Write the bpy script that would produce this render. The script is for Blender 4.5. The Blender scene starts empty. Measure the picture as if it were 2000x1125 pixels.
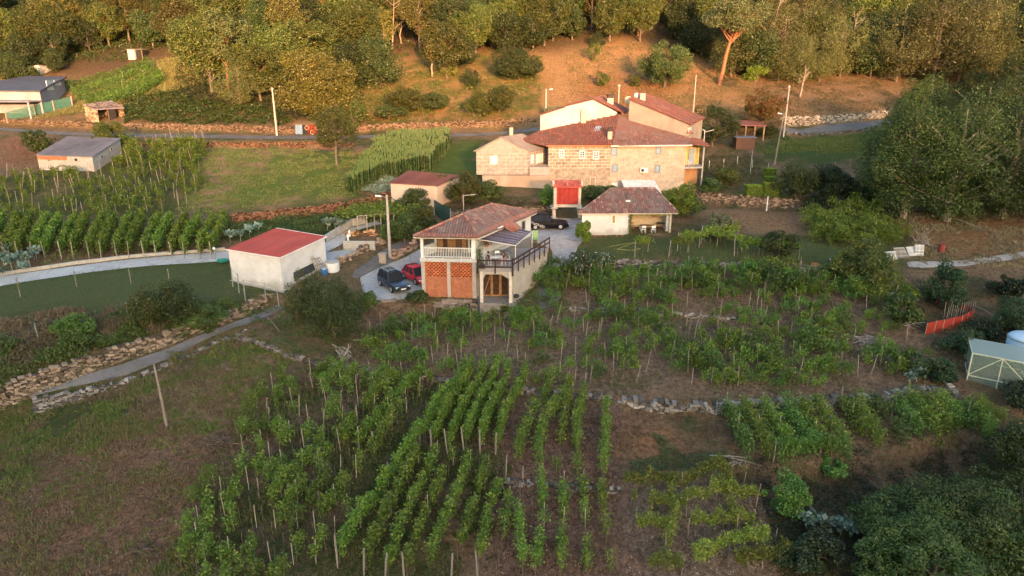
import bpy, math, random
import numpy as np
scene = bpy.context.scene
COL = scene.collection
random.seed(7); RNG = np.random.default_rng(11)
# ---------------------------------------------------------------- camera, sky, sun, exposure
cam_d = bpy.data.cameras.new('camera'); cam = bpy.data.objects.new('camera', cam_d); COL.objects.link(cam)
cam.location = (0, 0, 22.0); cam.rotation_euler = (math.radians(72.0), 0, 0)
cam_d.sensor_width = 36; cam_d.lens = 36*1350/2000; cam_d.clip_start = 0.5; cam_d.clip_end = 3000
scene.camera = cam
SUN_EL, SUN_AZ = math.radians(8.0), math.radians(168.0)      # azimuth clockwise from +Y: the sun stands behind the camera, a little to its right
world = bpy.data.worlds.new('World'); scene.world = world; world.use_nodes = True
wn = world.node_tree.nodes; wn.clear()
sky = wn.new('ShaderNodeTexSky'); sky.sky_type = 'NISHITA'; sky.sun_disc = False
sky.sun_elevation = SUN_EL; sky.sun_rotation = SUN_AZ; sky.air_density = 1.0; sky.dust_density = 2.5; sky.ozone_density = 1.0
bgn = wn.new('ShaderNodeBackground'); bgn.inputs['Strength'].default_value = 0.15
wout = wn.new('ShaderNodeOutputWorld')
world.node_tree.links.new(sky.outputs[0], bgn.inputs[0]); world.node_tree.links.new(bgn.outputs[0], wout.inputs[0])
sun_d = bpy.data.lights.new('sun', 'SUN'); sun_d.energy = 3.4; sun_d.angle = math.radians(3.6); sun_d.color = (0.88, 0.46, 0.22)
sun = bpy.data.objects.new('sun', sun_d); COL.objects.link(sun); sun.location = (0, -60, 90)
sun.rotation_euler = (math.radians(90)-SUN_EL, 0, math.pi-SUN_AZ)
scene.view_settings.view_transform = 'Standard'; scene.view_settings.look = 'None'
scene.view_settings.exposure = 2.28; scene.view_settings.gamma = 1.0; scene.view_settings.use_curve_mapping = False
scene.cycles.max_bounces = 5; scene.cycles.diffuse_bounces = 3; scene.cycles.glossy_bounces = 2
scene.cycles.transmission_bounces = 3; scene.cycles.transparent_max_bounces = 6
scene.cycles.caustics_reflective = False; scene.cycles.caustics_refractive = False

import numpy as np
# ---------------------------------------------------------------- camera model (pixels of the 2000x1125 photograph)
CH, PITCH, FPX = 22.0, math.radians(18.0), 1350.0
CP, SP = math.cos(PITCH), math.sin(PITCH)
def ray(u, v):
    x = (u-1000.0)/FPX; y = (562.5-v)/FPX
    return np.array([x, CP + y*SP, -SP + y*CP])
def atY(u, v, Y):
    d = ray(u, v); return np.array([0, 0, CH]) + d*(Y/d[1])
def atZ(u, v, z):
    d = ray(u, v); return np.array([0, 0, CH]) + d*((z-CH)/d[2])
def proj(p):
    x, y, z = p[0], p[1], p[2]-CH
    dep = y*CP - z*SP; up = y*SP + z*CP
    return (1000+FPX*x/dep, 562.5-FPX*up/dep, dep)
# ---------------------------------------------------------------- terrain
CTRL = [
 (1000,1125,30),(1000,906,38.2),(1000,780,44.8),(1000,650,54.5),(960,590,61),(1100,540,66),(1000,300,113),(1000,265,122),(1000,235,127),
 (1000,150,150),(1000,80,174),(1000,0,212),(1100,460,75.5),(1225,460,75),(1100,425,82),(1200,368,97),(1330,368,96),(1100,350,99),(1200,200,137),(1200,110,164),
 (0,1125,31),(0,900,39),(0,805,43.5),(0,700,46.5),(0,610,53.5),(0,550,62),(0,520,66),(0,450,76),(0,335,103),(0,255,126),(0,215,140),(0,140,162),(0,60,192),(0,0,228),
 (500,1125,30),(500,900,38.5),(500,780,45.2),(500,650,53.5),(549,568,61.5),(640,525,66.5),(480,520,67),(600,410,84),(500,300,108),(500,268,119),(500,220,132),(500,150,153),(500,60,186),(500,0,216),
 (780,590,60.5),(850,470,74),(760,560,63),(830,400,85),(740,440,78),
 (1500,1125,31),(1500,1000,34.5),(1500,870,40),(1500,780,45),(1500,650,55.5),(1500,520,66.5),(1500,440,79),(1500,400,87),(1500,290,113),(1500,240,126),(1500,200,136),(1500,165,149),(1500,60,186),(1500,0,216),
 (2000,1125,33),(2000,1000,36),(2000,780,45.5),(2000,640,55.5),(2000,500,69.5),(2000,440,78),(2000,300,109),(2000,180,141),(2000,60,183),(2000,0,212),
]
_pts = np.array([atY(*c) for c in CTRL])
_far = np.array([[x, y, z] for x, y, z in [(-330,420,122),(-120,420,125),(0,420,128),(140,420,124),(340,420,118),(-330,250,52),(330,250,52),(-330,120,14),(330,120,14),(-330,30,2),(330,30,2),
      (-60,10,-8),(0,10,-8.5),(60,10,-8),(-150,10,-8),(150,10,-8),(-150,60,3),(150,60,3),(-160,120,12),(160,120,13)]])
_P = np.vstack([_pts, _far]); _S = 60.0
def _phi(r2): return np.where(r2 > 1e-9, r2*np.log(r2+1e-12)*0.5, 0.0)
_xy = _P[:, :2]/_S; _n = len(_P)
_K = _phi(((_xy[:, None]-_xy[None])**2).sum(-1)) + np.eye(_n)*0.0015
_A = np.zeros((_n+3, _n+3)); _A[:_n, :_n] = _K; _A[:_n, _n] = 1; _A[:_n, _n+1:] = _xy; _A[_n, :_n] = 1; _A[_n+1:, :_n] = _xy.T
_w = np.linalg.solve(_A, np.concatenate([_P[:, 2], [0, 0, 0]]))
def base_z(x, y):
    x = np.asarray(x, float); y = np.asarray(y, float); sh = x.shape
    q = np.stack([x.ravel(), y.ravel()], 1)/_S; out = np.empty(len(q))
    for i in range(0, len(q), 20000):
        c = q[i:i+20000]
        out[i:i+20000] = _phi(((c[:, None]-_xy[None])**2).sum(-1)) @ _w[:_n] + _w[_n] + c @ _w[_n+1:]
    return out.reshape(sh)
def smooth(t): t = np.clip(t, 0, 1); return t*t*(3-2*t)
# grid: dense near, coarse far
def _axis(segs):
    a = [segs[0][0]]
    for x0, x1, s in segs:
        n = max(1, int(round((x1-x0)/s)))
        a += list(np.linspace(x0, x1, n+1)[1:])
    return np.array(a)
GX = _axis([(-420,-240,12),(-240,-120,4),(-120,-62,1.2),(-62,62,0.5),(62,120,1.2),(120,240,4),(240,420,12)])
GY = _axis([(6,24,1.5),(24,80,0.42),(80,135,0.6),(135,240,1.6),(240,450,8)])
_gx, _gy = np.meshgrid(GX, GY)
GZ = base_z(_gx, _gy)
def _bil(G, x, y):
    i = np.clip(np.searchsorted(GX, x)-1, 0, len(GX)-2); j = np.clip(np.searchsorted(GY, y)-1, 0, len(GY)-2)
    tx = np.clip((x-GX[i])/(GX[i+1]-GX[i]), 0, 1); ty = np.clip((y-GY[j])/(GY[j+1]-GY[j]), 0, 1)
    return (G[j, i]*(1-tx)+G[j, i+1]*tx)*(1-ty)+(G[j+1, i]*(1-tx)+G[j+1, i+1]*tx)*ty
def gz(x, y): return float(_bil(GZ, x, y))
def pick(u, v):
    d = ray(u, v); t = 18.0; o = np.array([0, 0, CH]); prev = t
    while t < 600:
        p = o+d*t
        if p[2] < gz(p[0], p[1]): break
        prev = t; t += 0.35 if t < 140 else 1.5
    lo, hi = prev, t
    for _ in range(12):
        m = (lo+hi)/2; p = o+d*m
        if p[2] < gz(p[0], p[1]): hi = m
        else: lo = m
    p = o+d*hi; return np.array([p[0], p[1], gz(p[0], p[1])])
def picks(l): return [pick(u, v) for u, v in l]
# ---------------------------------------------------------------- materials
MATS = {}
def nt(name):
    m = bpy.data.materials.new(name); m.use_nodes = True; t = m.node_tree
    for n in list(t.nodes): t.nodes.remove(n)
    return m, t, t.nodes.new, t.links.new
def rgba(c): return (c[0], c[1], c[2], 1)
def mixn(N, L, fac, a, b, kind='MIX'):
    n = N('ShaderNodeMix'); n.data_type = 'RGBA'; n.blend_type = kind
    for s, v in ((n.inputs[0], fac), (n.inputs[6], a), (n.inputs[7], b)):
        if isinstance(v, (int, float)): s.default_value = v
        elif isinstance(v, tuple): s.default_value = rgba(v)
        else: L(v, s)
    return n.outputs[2]
def ramp(N, L, src, lo, hi, a=0.0, b=1.0):
    n = N('ShaderNodeMapRange'); n.interpolation_type = 'SMOOTHSTEP'; L(src, n.inputs[0])
    n.inputs[1].default_value = lo; n.inputs[2].default_value = hi; n.inputs[3].default_value = a; n.inputs[4].default_value = b
    return n.outputs[0]
def noise(N, L, vec, scale, detail=4, rough=0.6):
    n = N('ShaderNodeTexNoise'); n.inputs['Scale'].default_value = scale; n.inputs['Detail'].default_value = detail; n.inputs['Roughness'].default_value = rough
    if vec is not None: L(vec, n.inputs['Vector'])
    return n.outputs['Fac']
def bright(N, L, col, src, lo, hi, amt_lo, amt_hi):
    f = ramp(N, L, src, lo, hi, amt_lo, amt_hi)
    h = N('ShaderNodeHueSaturation'); L(f, h.inputs['Value']); L(col, h.inputs['Color']); return h.outputs[0]
def mat(name, c1, c2=None, rough=0.85, scale=3.0, rnd=0.0, bump=0.0, bscale=None, metal=0.0, spec=0.3, dirt=0.0, dirtcol=(0.12,0.09,0.07), grime=0.0):
    if name in MATS: return MATS[name]
    m, t, N, L = nt(name); out = N('ShaderNodeOutputMaterial'); p = N('ShaderNodeBsdfPrincipled'); tc = N('ShaderNodeTexCoord'); vec = tc.outputs['Object']
    c2 = c2 or tuple(x*0.75 for x in c1)
    f = ramp(N, L, noise(N, L, vec, scale), 0.35, 0.65)
    col = mixn(N, L, f, tuple(c1), tuple(c2))
    if dirt: col = mixn(N, L, ramp(N, L, noise(N, L, vec, scale*0.35, 6, 0.7), 0.52, 0.72, 0, dirt), col, tuple(dirtcol))
    if rnd:
        a = N('ShaderNodeAttribute'); a.attribute_name = 'rnd'; col = bright(N, L, col, a.outputs['Fac'], 0, 1, 1-rnd, 1+rnd)
    if grime:
        sx = N('ShaderNodeSeparateXYZ'); L(vec, sx.inputs[0]); ma = N('ShaderNodeMath'); ma.operation = 'MULTIPLY_ADD'; L(noise(N, L, vec, 1.1, 6, .7), ma.inputs[0]); ma.inputs[1].default_value = -2.2; L(sx.outputs[2], ma.inputs[2]); col = mixn(N, L, ramp(N, L, ma.outputs[0], -1.0, .1, grime, 0), col, (.30,.26,.2))
    L(col, p.inputs['Base Color']); p.inputs['Roughness'].default_value = rough; p.inputs['Metallic'].default_value = metal; p.inputs['Specular IOR Level'].default_value = spec
    if bump:
        b = N('ShaderNodeBump'); b.inputs['Strength'].default_value = 1.0; b.inputs['Distance'].default_value = bump
        L(noise(N, L, vec, bscale or scale*4), b.inputs['Height']); L(b.outputs[0], p.inputs['Normal'])
    L(p.outputs[0], out.inputs[0]); MATS[name] = m; return m
GAIN = 1.3
def leafmat(name, ca, cb, cc=None, trans=0.35, size=0.8, objvar=0.36):
    """ca..cb over the clumps, cc on scattered leaves; translucent leaves"""
    if name in MATS: return MATS[name]
    m, t, N, L = nt(name); out = N('ShaderNodeOutputMaterial'); tc = N('ShaderNodeTexCoord'); a = N('ShaderNodeAttribute'); a.attribute_name = 'rnd'
    geo = N('ShaderNodeNewGeometry')
    ca, cb = [tuple(min(.4, x*GAIN) for x in c) for c in (ca, cb)]
    col = mixn(N, L, ramp(N, L, noise(N, L, geo.outputs['Position'], size, 3), 0.38, 0.62), tuple(ca), tuple(cb))
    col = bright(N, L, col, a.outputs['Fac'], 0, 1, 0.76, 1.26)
    if cc: col = mixn(N, L, ramp(N, L, a.outputs['Fac'], 0.86, 0.93), col, tuple(cc))
    oi = N('ShaderNodeObjectInfo'); col = bright(N, L, col, oi.outputs['Random'], 0, 1, 1-objvar, 1+objvar)
    h = N('ShaderNodeHueSaturation'); L(ramp(N, L, oi.outputs['Random'], 0, 1, 0.485, 0.515), h.inputs['Hue']); L(col, h.inputs['Color']); col = h.outputs[0]
    d = N('ShaderNodeBsdfDiffuse'); tr = N('ShaderNodeBsdfTranslucent'); g = N('ShaderNodeBsdfGlossy'); g.inputs['Roughness'].default_value = 0.45
    L(col, d.inputs[0]); L(col, tr.inputs[0]); mx = N('ShaderNodeMixShader'); mx.inputs[0].default_value = trans; L(d.outputs[0], mx.inputs[1]); L(tr.outputs[0], mx.inputs[2])
    m2 = N('ShaderNodeMixShader'); m2.inputs[0].default_value = 0.03; L(mx.outputs[0], m2.inputs[1]); L(g.outputs[0], m2.inputs[2])
    L(m2.outputs[0], out.inputs[0]); MATS[name] = m; return m
def blockmat(name, ca, cb, mortar, w, h, mort=0.03, rough=0.9, mottled=0.0, stain=None, bias=0.0):
    if name in MATS: return MATS[name]
    m, t, N, L = nt(name); out = N('ShaderNodeOutputMaterial'); p = N('ShaderNodeBsdfPrincipled'); uv = N('ShaderNodeUVMap'); uv.uv_map = 'UVMap'
    wob = N('ShaderNodeTexNoise'); wob.inputs['Scale'].default_value = 1.3; L(uv.outputs[0], wob.inputs['Vector'])
    va = N('ShaderNodeVectorMath'); va.operation = 'MULTIPLY_ADD'; L(wob.outputs['Color'], va.inputs[0]); va.inputs[1].default_value = (0.10*h/0.4, 0.10*h/0.4, 0); L(uv.outputs[0], va.inputs[2])
    b = N('ShaderNodeTexBrick'); L(va.outputs[0], b.inputs['Vector']); b.inputs['Scale'].default_value = 1.0
    b.inputs['Color1'].default_value = rgba(ca); b.inputs['Color2'].default_value = rgba(cb); b.inputs['Mortar'].default_value = rgba(mortar)
    b.inputs['Mortar Size'].default_value = mort; b.inputs['Mortar Smooth'].default_value = 0.3; b.inputs['Bias'].default_value = bias
    b.inputs['Brick Width'].default_value = w; b.inputs['Row Height'].default_value = h
    tc = N('ShaderNodeTexCoord'); col = b.outputs['Color']
    col = bright(N, L, col, noise(N, L, tc.outputs['Object'], 2.2, 6, 0.7), 0.3, 0.7, 1-mottled, 1+mottled)
    if stain: col = mixn(N, L, ramp(N, L, noise(N, L, tc.outputs['Object'], 0.5, 5, 0.7), 0.5, 0.7, 0, 0.6), col, tuple(stain))
    L(col, p.inputs['Base Color']); p.inputs['Roughness'].default_value = rough; p.inputs['Specular IOR Level'].default_value = 0.2
    bp = N('ShaderNodeBump'); bp.inputs['Distance'].default_value = 0.02; bp.invert = True; L(b.outputs['Fac'], bp.inputs['Height']); L(bp.outputs[0], p.inputs['Normal'])
    L(p.outputs[0], out.inputs[0]); MATS[name] = m; return m
# ---------------------------------------------------------------- mesh builder (world coordinates in, local to the parent out)
WPOS = {}
class MB:
    def __init__(s): s.v = []; s.f = []; s.r = []; s.n = 0
    def add(s, verts, faces, rnd=None):
        verts = np.asarray(verts, float).reshape(-1, 3); k = len(verts)
        s.v.append(verts); s.f += [tuple(i+s.n for i in f) for f in faces]
        s.r.append(np.full(k, random.random() if rnd is None else rnd)); s.n += k; return s
    def box(s, c, d, rz=0.0, rnd=None, rx=0.0, ry=0.0):
        h = np.array(d)/2; q = np.array([[x, y, z] for z in (-1, 1) for y in (-1, 1) for x in (-1, 1)])*h
        if rx: q = q @ np.array([[1,0,0],[0,math.cos(rx),math.sin(rx)],[0,-math.sin(rx),math.cos(rx)]])
        if ry: q = q @ np.array([[math.cos(ry),0,-math.sin(ry)],[0,1,0],[math.sin(ry),0,math.cos(ry)]])
        if rz: q = q @ np.array([[math.cos(rz),math.sin(rz),0],[-math.sin(rz),math.cos(rz),0],[0,0,1]])
        return s.add(q+np.array(c), [(0,2,3,1),(4,5,7,6),(0,1,5,4),(2,6,7,3),(0,4,6,2),(1,3,7,5)], rnd)
    def prism(s, poly, z0, z1, rnd=None):
        n = len(poly); z0 = z0 if hasattr(z0, '__len__') else [z0]*n; z1 = z1 if hasattr(z1, '__len__') else [z1]*n
        a = sum(poly[i][0]*poly[(i+1)%n][1]-poly[(i+1)%n][0]*poly[i][1] for i in range(n))
        if a < 0: poly = poly[::-1]; z0 = list(z0)[::-1]; z1 = list(z1)[::-1]
        v = [(p[0], p[1], z) for p, z in zip(poly, z0)]+[(p[0], p[1], z) for p, z in zip(poly, z1)]
        return s.add(v, [tuple(range(n))[::-1], tuple(range(n, 2*n))]+[(i, (i+1)%n, n+(i+1)%n, n+i) for i in range(n)], rnd)
    def slab(s, pts, th, rnd=None):
        """a closed plate: 3D polygon pts as its top, thickness th downwards"""
        n = len(pts); P = [tuple(p) for p in pts]
        a = sum(P[i][0]*P[(i+1)%n][1]-P[(i+1)%n][0]*P[i][1] for i in range(n))
        if a < 0: P = P[::-1]
        v = [(p[0], p[1], p[2]-th) for p in P]+P
        return s.add(v, [tuple(range(n))[::-1], tuple(range(n, 2*n))]+[(i, (i+1)%n, n+(i+1)%n, n+i) for i in range(n)], rnd)
    def beam(s, p0, p1, w, h=None, rnd=None):
        h = h or w; p0 = np.array(p0, float); p1 = np.array(p1, float); d = p1-p0; L = np.linalg.norm(d); d = d/max(L, 1e-9)
        up = np.array([0, 0, 1.0]) if abs(d[2]) < 0.95 else np.array([0, 1.0, 0]); a = np.cross(d, up); a /= np.linalg.norm(a); b = np.cross(a, d)
        v = [p+a*x*w/2+b*y*h/2 for p in (p0, p1) for x, y in ((-1,-1),(1,-1),(1,1),(-1,1))]
        return s.add(v, [(0,1,2,3),(7,6,5,4),(0,4,5,1),(1,5,6,2),(2,6,7,3),(3,7,4,0)], rnd)
    def tube(s, pts, rad, n=6, rnd=None, cap=True):
        pts = [np.array(p, float) for p in pts]; rad = rad if hasattr(rad, '__len__') else [rad]*len(pts); v = []; f = []
        for i, p in enumerate(pts):
            d = pts[min(i+1, len(pts)-1)]-pts[max(i-1, 0)]; d = d/max(np.linalg.norm(d), 1e-9)
            up = np.array([0, 0, 1.0]) if abs(d[2]) < 0.9 else np.array([1.0, 0, 0]); a = np.cross(d, up); a /= np.linalg.norm(a); b = np.cross(d, a)
            for k in range(n):
                t = 2*math.pi*k/n; v.append(p+rad[i]*(a*math.cos(t)+b*math.sin(t)))
        for i in range(len(pts)-1):
            for k in range(n): f.append((i*n+k, i*n+(k+1)%n, (i+1)*n+(k+1)%n, (i+1)*n+k))
        if cap: f.append(tuple(range(n))[::-1]); f.append(tuple(range((len(pts)-1)*n, len(pts)*n)))
        return s.add(v, f, rnd)
    def lathe(s, c, prof, n=16, rnd=None, sx=1.0, sy=1.0):
        v = []; f = []; m = len(prof)
        for r, z in prof:
            for k in range(n): t = 2*math.pi*k/n; v.append((c[0]+r*sx*math.cos(t), c[1]+r*sy*math.sin(t), c[2]+z))
        for i in range(m-1):
            for k in range(n): f.append((i*n+k, i*n+(k+1)%n, (i+1)*n+(k+1)%n, (i+1)*n+k))
        f.append(tuple(range(n))[::-1]); f.append(tuple(range((m-1)*n, m*n)))
        return s.add(v, f, rnd)
    def grid(s, P, rnd=None):
        """P[i][j] grid of 3D points as a surface"""
        P = np.asarray(P, float); a, b = P.shape[:2]
        return s.add(P.reshape(-1, 3), [(i*b+j, i*b+j+1, (i+1)*b+j+1, (i+1)*b+j) for i in range(a-1) for j in range(b-1)], rnd)
    def build(s, name, material, parent=None, smooth=False, bevel=0.0, solid=0.0):
        V = np.vstack(s.v); off = WPOS.get(parent.name, np.zeros(3)) if parent else np.zeros(3)
        me = bpy.data.meshes.new(name); me.from_pydata((V-off).tolist(), [], s.f)
        at = me.attributes.new('rnd', 'FLOAT', 'POINT'); at.data.foreach_set('value', np.concatenate(s.r))
        n = len(me.polygons); nor = np.empty(n*3); me.polygons.foreach_get('normal', nor); nor = nor.reshape(-1, 3)
        li = np.empty(len(me.loops), int); me.loops.foreach_get('vertex_index', li); cnt = np.empty(n, int); me.polygons.foreach_get('loop_total', cnt)
        fn = np.repeat(nor, cnt, 0); W = V[li]; h = np.hypot(fn[:, 0], fn[:, 1]); tx = np.where(h > 0.3, -fn[:, 1]/np.maximum(h, 1e-6), 1); ty = np.where(h > 0.3, fn[:, 0]/np.maximum(h, 1e-6), 0)
        u = W[:, 0]*tx+W[:, 1]*ty; vv = np.where(h > 0.3, W[:, 2], W[:, 1])
        uv = me.uv_layers.new(name='UVMap'); uv.data.foreach_set('uv', np.stack([u, vv], 1).ravel())
        me.materials.append(material)
        if smooth: me.polygons.foreach_set('use_smooth', np.ones(n, bool))
        o = bpy.data.objects.new(name, me); COL.objects.link(o)
        if parent: o.parent = parent
        WPOS[o.name] = off
        if bevel: md = o.modifiers.new('bevel', 'BEVEL'); md.width = bevel; md.segments = 2; md.limit_method = 'ANGLE'
        if solid: md = o.modifiers.new('solid', 'SOLIDIFY'); md.thickness = solid
        return o
    def center(s):
        V = np.vstack(s.v); return np.array([(V[:, 0].min()+V[:, 0].max())/2, (V[:, 1].min()+V[:, 1].max())/2, V[:, 2].min()])
    def solo(s, name, material, label, cat, group=None, kind=None, **k):
        """one-mesh thing, its origin at its base"""
        c = s.center(); e = type('E', (), {'name': '__solo'})(); WPOS['__solo'] = c
        s.v = [v-c for v in s.v]; o = s.build(name, material, None, **k); WPOS[o.name] = c; o.location = c
        tag(o, label, cat, group, kind); return o
def tag(o, label=None, cat=None, group=None, kind=None):
    if label: o['label'] = label
    if cat: o['category'] = cat
    if group: o['group'] = group
    if kind: o['kind'] = kind
    return o
def thing(name, label, cat, loc, group=None):
    o = bpy.data.objects.new(name, None); COL.objects.link(o); o.location = tuple(loc); o.empty_display_size = 0.3
    WPOS[o.name] = np.array(loc, float); return tag(o, label, cat, group)
def copy_thing(o, loc, rz=0.0, sc=1.0, label=None, group=None):
    c = o.copy(); COL.objects.link(c); c.location = tuple(loc); c.rotation_euler = (0, 0, rz)
    c.scale = (sc, sc, sc) if not hasattr(sc, '__len__') else sc
    if label: c['label'] = label
    if group: c['group'] = group
    for ch in list(o.children):
        d = ch.copy(); COL.objects.link(d); d.parent = c
        for g in list(ch.children):
            e = g.copy(); COL.objects.link(e); e.parent = d
    return c
def fast_mesh(name, V, nper, rnd, material, parent=None, off=None):
    """V: (k*nper,3) separate polygons of nper vertices each"""
    me = bpy.data.meshes.new(name); k = len(V)//nper
    if off is not None: V = V-off
    me.vertices.add(len(V)); me.vertices.foreach_set('co', V.astype(np.float32).ravel())
    me.loops.add(len(V)); me.loops.foreach_set('vertex_index', np.arange(len(V), dtype=np.int32))
    me.polygons.add(k); me.polygons.foreach_set('loop_start', np.arange(0, len(V), nper, dtype=np.int32))
    at = me.attributes.new('rnd', 'FLOAT', 'POINT'); at.data.foreach_set('value', np.repeat(rnd, nper).astype(np.float32))
    me.update(calc_edges=True); me.materials.append(material)
    o = bpy.data.objects.new(name, me); COL.objects.link(o)
    if parent: o.parent = parent
    return o
def leaves(C, size, aspect=0.6, up=0.3, fold=True, outward=None):
    """leaf quads around centres C (n,3); returns (n*4,3) vertices"""
    n = len(C); a = RNG.normal(size=(n, 3)); a[:, 2] *= 0.6; a /= np.linalg.norm(a, axis=1)[:, None]
    nn = RNG.normal(size=(n, 3))*0.8; nn[:, 2] = np.abs(nn[:, 2])+up
    if outward is not None: nn += outward*0.9
    b = np.cross(a, nn); b /= np.maximum(np.linalg.norm(b, axis=1), 1e-6)[:, None]
    s = (size*RNG.uniform(0.6, 1.3, n))[:, None]
    return np.stack([C-a*s*0.5, C-b*s*aspect*0.5, C+a*s*0.5, C+b*s*aspect*0.5], 1).reshape(-1, 3)
def inside(poly, X, Y):
    X = np.asarray(X); Y = np.asarray(Y); r = np.zeros(X.shape, bool); n = len(poly)
    for i in range(n):
        x0, y0 = poly[i][:2]; x1, y1 = poly[(i+1)%n][:2]
        c = ((y0 > Y) != (y1 > Y)) & (X < (x1-x0)*(Y-y0)/(y1-y0+1e-12)+x0); r ^= c
    return r
def along(pts, step):
    """resample a polyline of 3D points in plan, re-laid on the terrain"""
    out = []; P = [np.array(p[:2], float) for p in pts]
    for a, b in zip(P[:-1], P[1:]):
        n = max(1, int(np.linalg.norm(b-a)/step)); out += [a+(b-a)*i/n for i in range(n)]
    out.append(P[-1]); return out
# ---------------------------------------------------------------- terraces: the ground steps down on the camera side of each wall
def seg_dist(poly, X, Y):
    """distance to a polyline (left to right in the picture), positive on its near side, and arc parameter 0..1"""
    best = np.full(X.shape, 1e9); sg = np.zeros(X.shape); tt = np.zeros(X.shape); L = [0.0]
    for a, b in zip(poly[:-1], poly[1:]): L.append(L[-1]+math.hypot(b[0]-a[0], b[1]-a[1]))
    for k, (a, b) in enumerate(zip(poly[:-1], poly[1:])):
        dx, dy = b[0]-a[0], b[1]-a[1]; l2 = dx*dx+dy*dy
        t = np.clip(((X-a[0])*dx+(Y-a[1])*dy)/l2, 0, 1); px = a[0]+t*dx; py = a[1]+t*dy
        d = np.hypot(X-px, Y-py); s = -np.sign((X-a[0])*(-dy)+(Y-a[1])*dx); m = d < best
        best = np.where(m, d, best); sg = np.where(m, s, sg); tt = np.where(m, (L[k]+t*(L[k+1]-L[k]))/L[-1], tt)
    return best*sg, tt
# name: (pixels of the wall's top edge, drop at start, drop at end, reach of the slope below)
STEPS = {
 'path_wall': ([(-60,782),(0,766),(130,716),(270,668),(360,640),(430,616),(485,592),(530,572)], 1.7, 1.0, 4.0),
 'path_low_wall': ([(70,802),(150,776),(250,743),(330,711),(400,679),(450,659),(480,645)], 0.18, 0.18, 2.5),
 'field_wall': ([(458,660),(560,690),(640,713),(760,724),(860,737),(940,747),(1060,765),(1200,778)], 0.3, 0.4, 4.0),
 'stone_wall': ([(1206,778),(1300,788),(1400,790),(1480,788),(1560,783),(1640,778),(1700,774),(1790,760),(1850,757)], 0.55, 0.65, 4.0),
 'row_wall': ([(960,936),(1030,940),(1100,947),(1210,956)], 0.3, 0.3, 3.0),
 'earth_bank': ([(438,418),(520,412),(600,404),(680,393),(735,380),(780,372)], 1.1, 1.1, 4.0),
 'road_wall': ([(-40,228),(60,236),(150,239),(240,243),(400,246),(500,248),(560,250),(680,250),(750,243),(860,240),(960,238),(1045,236)], 0.7, 0.9, 6.0),
 'lower_road_bank': ([(90,270),(200,276),(400,277),(520,277),(650,278),(700,280)], 0.6, 1.2, 4.0),
 'right_road_wall': ([(1524,231),(1600,229),(1680,224),(1740,214)], 1.4, 1.0, 6.0),
 'right_lower_wall': ([(1526,259),(1600,257),(1680,250),(1730,243)], 0.9, 0.6, 5.0),
 'hedge_wall': ([(1355,372),(1400,380),(1455,384),(1520,388),(1560,390)], 1.4, 1.2, 5.0),
 'vine_terrace': ([(1140,508),(1300,512),(1440,514),(1560,518),(1690,527)], 0.7, 0.6, 4.0),
 'yard_wall': ([(730,583),(780,584),(830,582),(930,588),(1000,598),(1040,602)], 1.4, 1.0, 4.0),
 'vine_step': ([(1100,600),(1200,604),(1340,612),(1440,622)], 0.35, 0.3, 3.0),
 'corner_bank': ([(1400,905),(1500,912),(1640,900),(1760,880),(1890,842)], 1.0, 1.5, 5.0),
 'house_bank': ([(870,415),(960,408),(1030,405),(1080,404)], 0.7, 0.9, 4.0),
}
STEPW = {}
for k, (px, h0, h1, reach) in STEPS.items():
    P = STEPW[k] = picks(px); xs = [p[0] for p in P]; ys = [p[1] for p in P]
    m = (_gx > min(xs)-6) & (_gx < max(xs)+6) & (_gy > min(ys)-reach*3) & (_gy < max(ys)+6)
    d, t = seg_dist(P, _gx[m], _gy[m]); h = (h0+(h1-h0)*t)*smooth(t/0.06+0.15)*smooth((1-t)/0.06+0.15)
    drop = np.where(d > 0, h*np.exp(-(d/reach)**2), 0.0); drop *= np.where((t <= 0) | (t >= 1), np.exp(-(d/1.2)**2), 1)
    GZ[m] -= drop
# level yards
def level(poly, z, soft):
    global GZ
    xs = [p[0] for p in poly]; ys = [p[1] for p in poly]; m = (_gx > min(xs)-soft) & (_gx < max(xs)+soft) & (_gy > min(ys)-soft) & (_gy < max(ys)+soft)
    d, _ = seg_dist(list(poly)+[poly[0]], _gx[m], _gy[m]); d = np.abs(d); ins = inside(poly, _gx[m], _gy[m]); w = np.where(ins, 1.0, smooth(1-d/soft))
    GZ[m] = GZ[m]*(1-w)+z*w
level([(-14.6,61.2),(-8.4,61.3),(-5.0,68.0),(-8.5,71.5),(-11.5,68.5),(-14.3,65)], 1.3, 1.8)
level([(0.5,73.5),(7.6,74.5),(7.4,80.5),(1.5,80)], 3.8, 2.0)
def S(p, dz=0.0): return np.array([p[0], p[1], gz(p[0], p[1])+dz])
# ground relief and colours
_r = RNG.normal(size=(90, 90))
def vnoise(x, y, s, seed=0):
    x = np.asarray(x)/s+seed*17.3+400; y = np.asarray(y)/s+seed*9.1+400; i = np.floor(x).astype(int); j = np.floor(y).astype(int); u = smooth(x-i); v = smooth(y-j)
    g = lambda a, b: _r[a % 90, b % 90]
    return (g(i, j)*(1-u)+g(i+1, j)*u)*(1-v)+(g(i, j+1)*(1-u)+g(i+1, j+1)*u)*v
GZ = GZ + np.where(_gy < 200, 0.05*vnoise(_gx, _gy, 1.1)+0.03*vnoise(_gx, _gy, 0.5, 1), 0.8*vnoise(_gx, _gy, 9))
SOIL, SOIL2, DRY, REDDRY, GRASS, LAWN, EARTH = (0.19,0.125,0.085), (0.23,0.165,0.115), (0.25,0.19,0.105), (0.27,0.145,0.08), (0.085,0.105,0.032), (0.115,0.135,0.048), (0.30,0.15,0.085)
A = np.empty(_gx.shape+(3,)); A[:] = SOIL2; B = np.empty_like(A); B[:] = GRASS; M = np.full(_gx.shape, 0.45)
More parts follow.
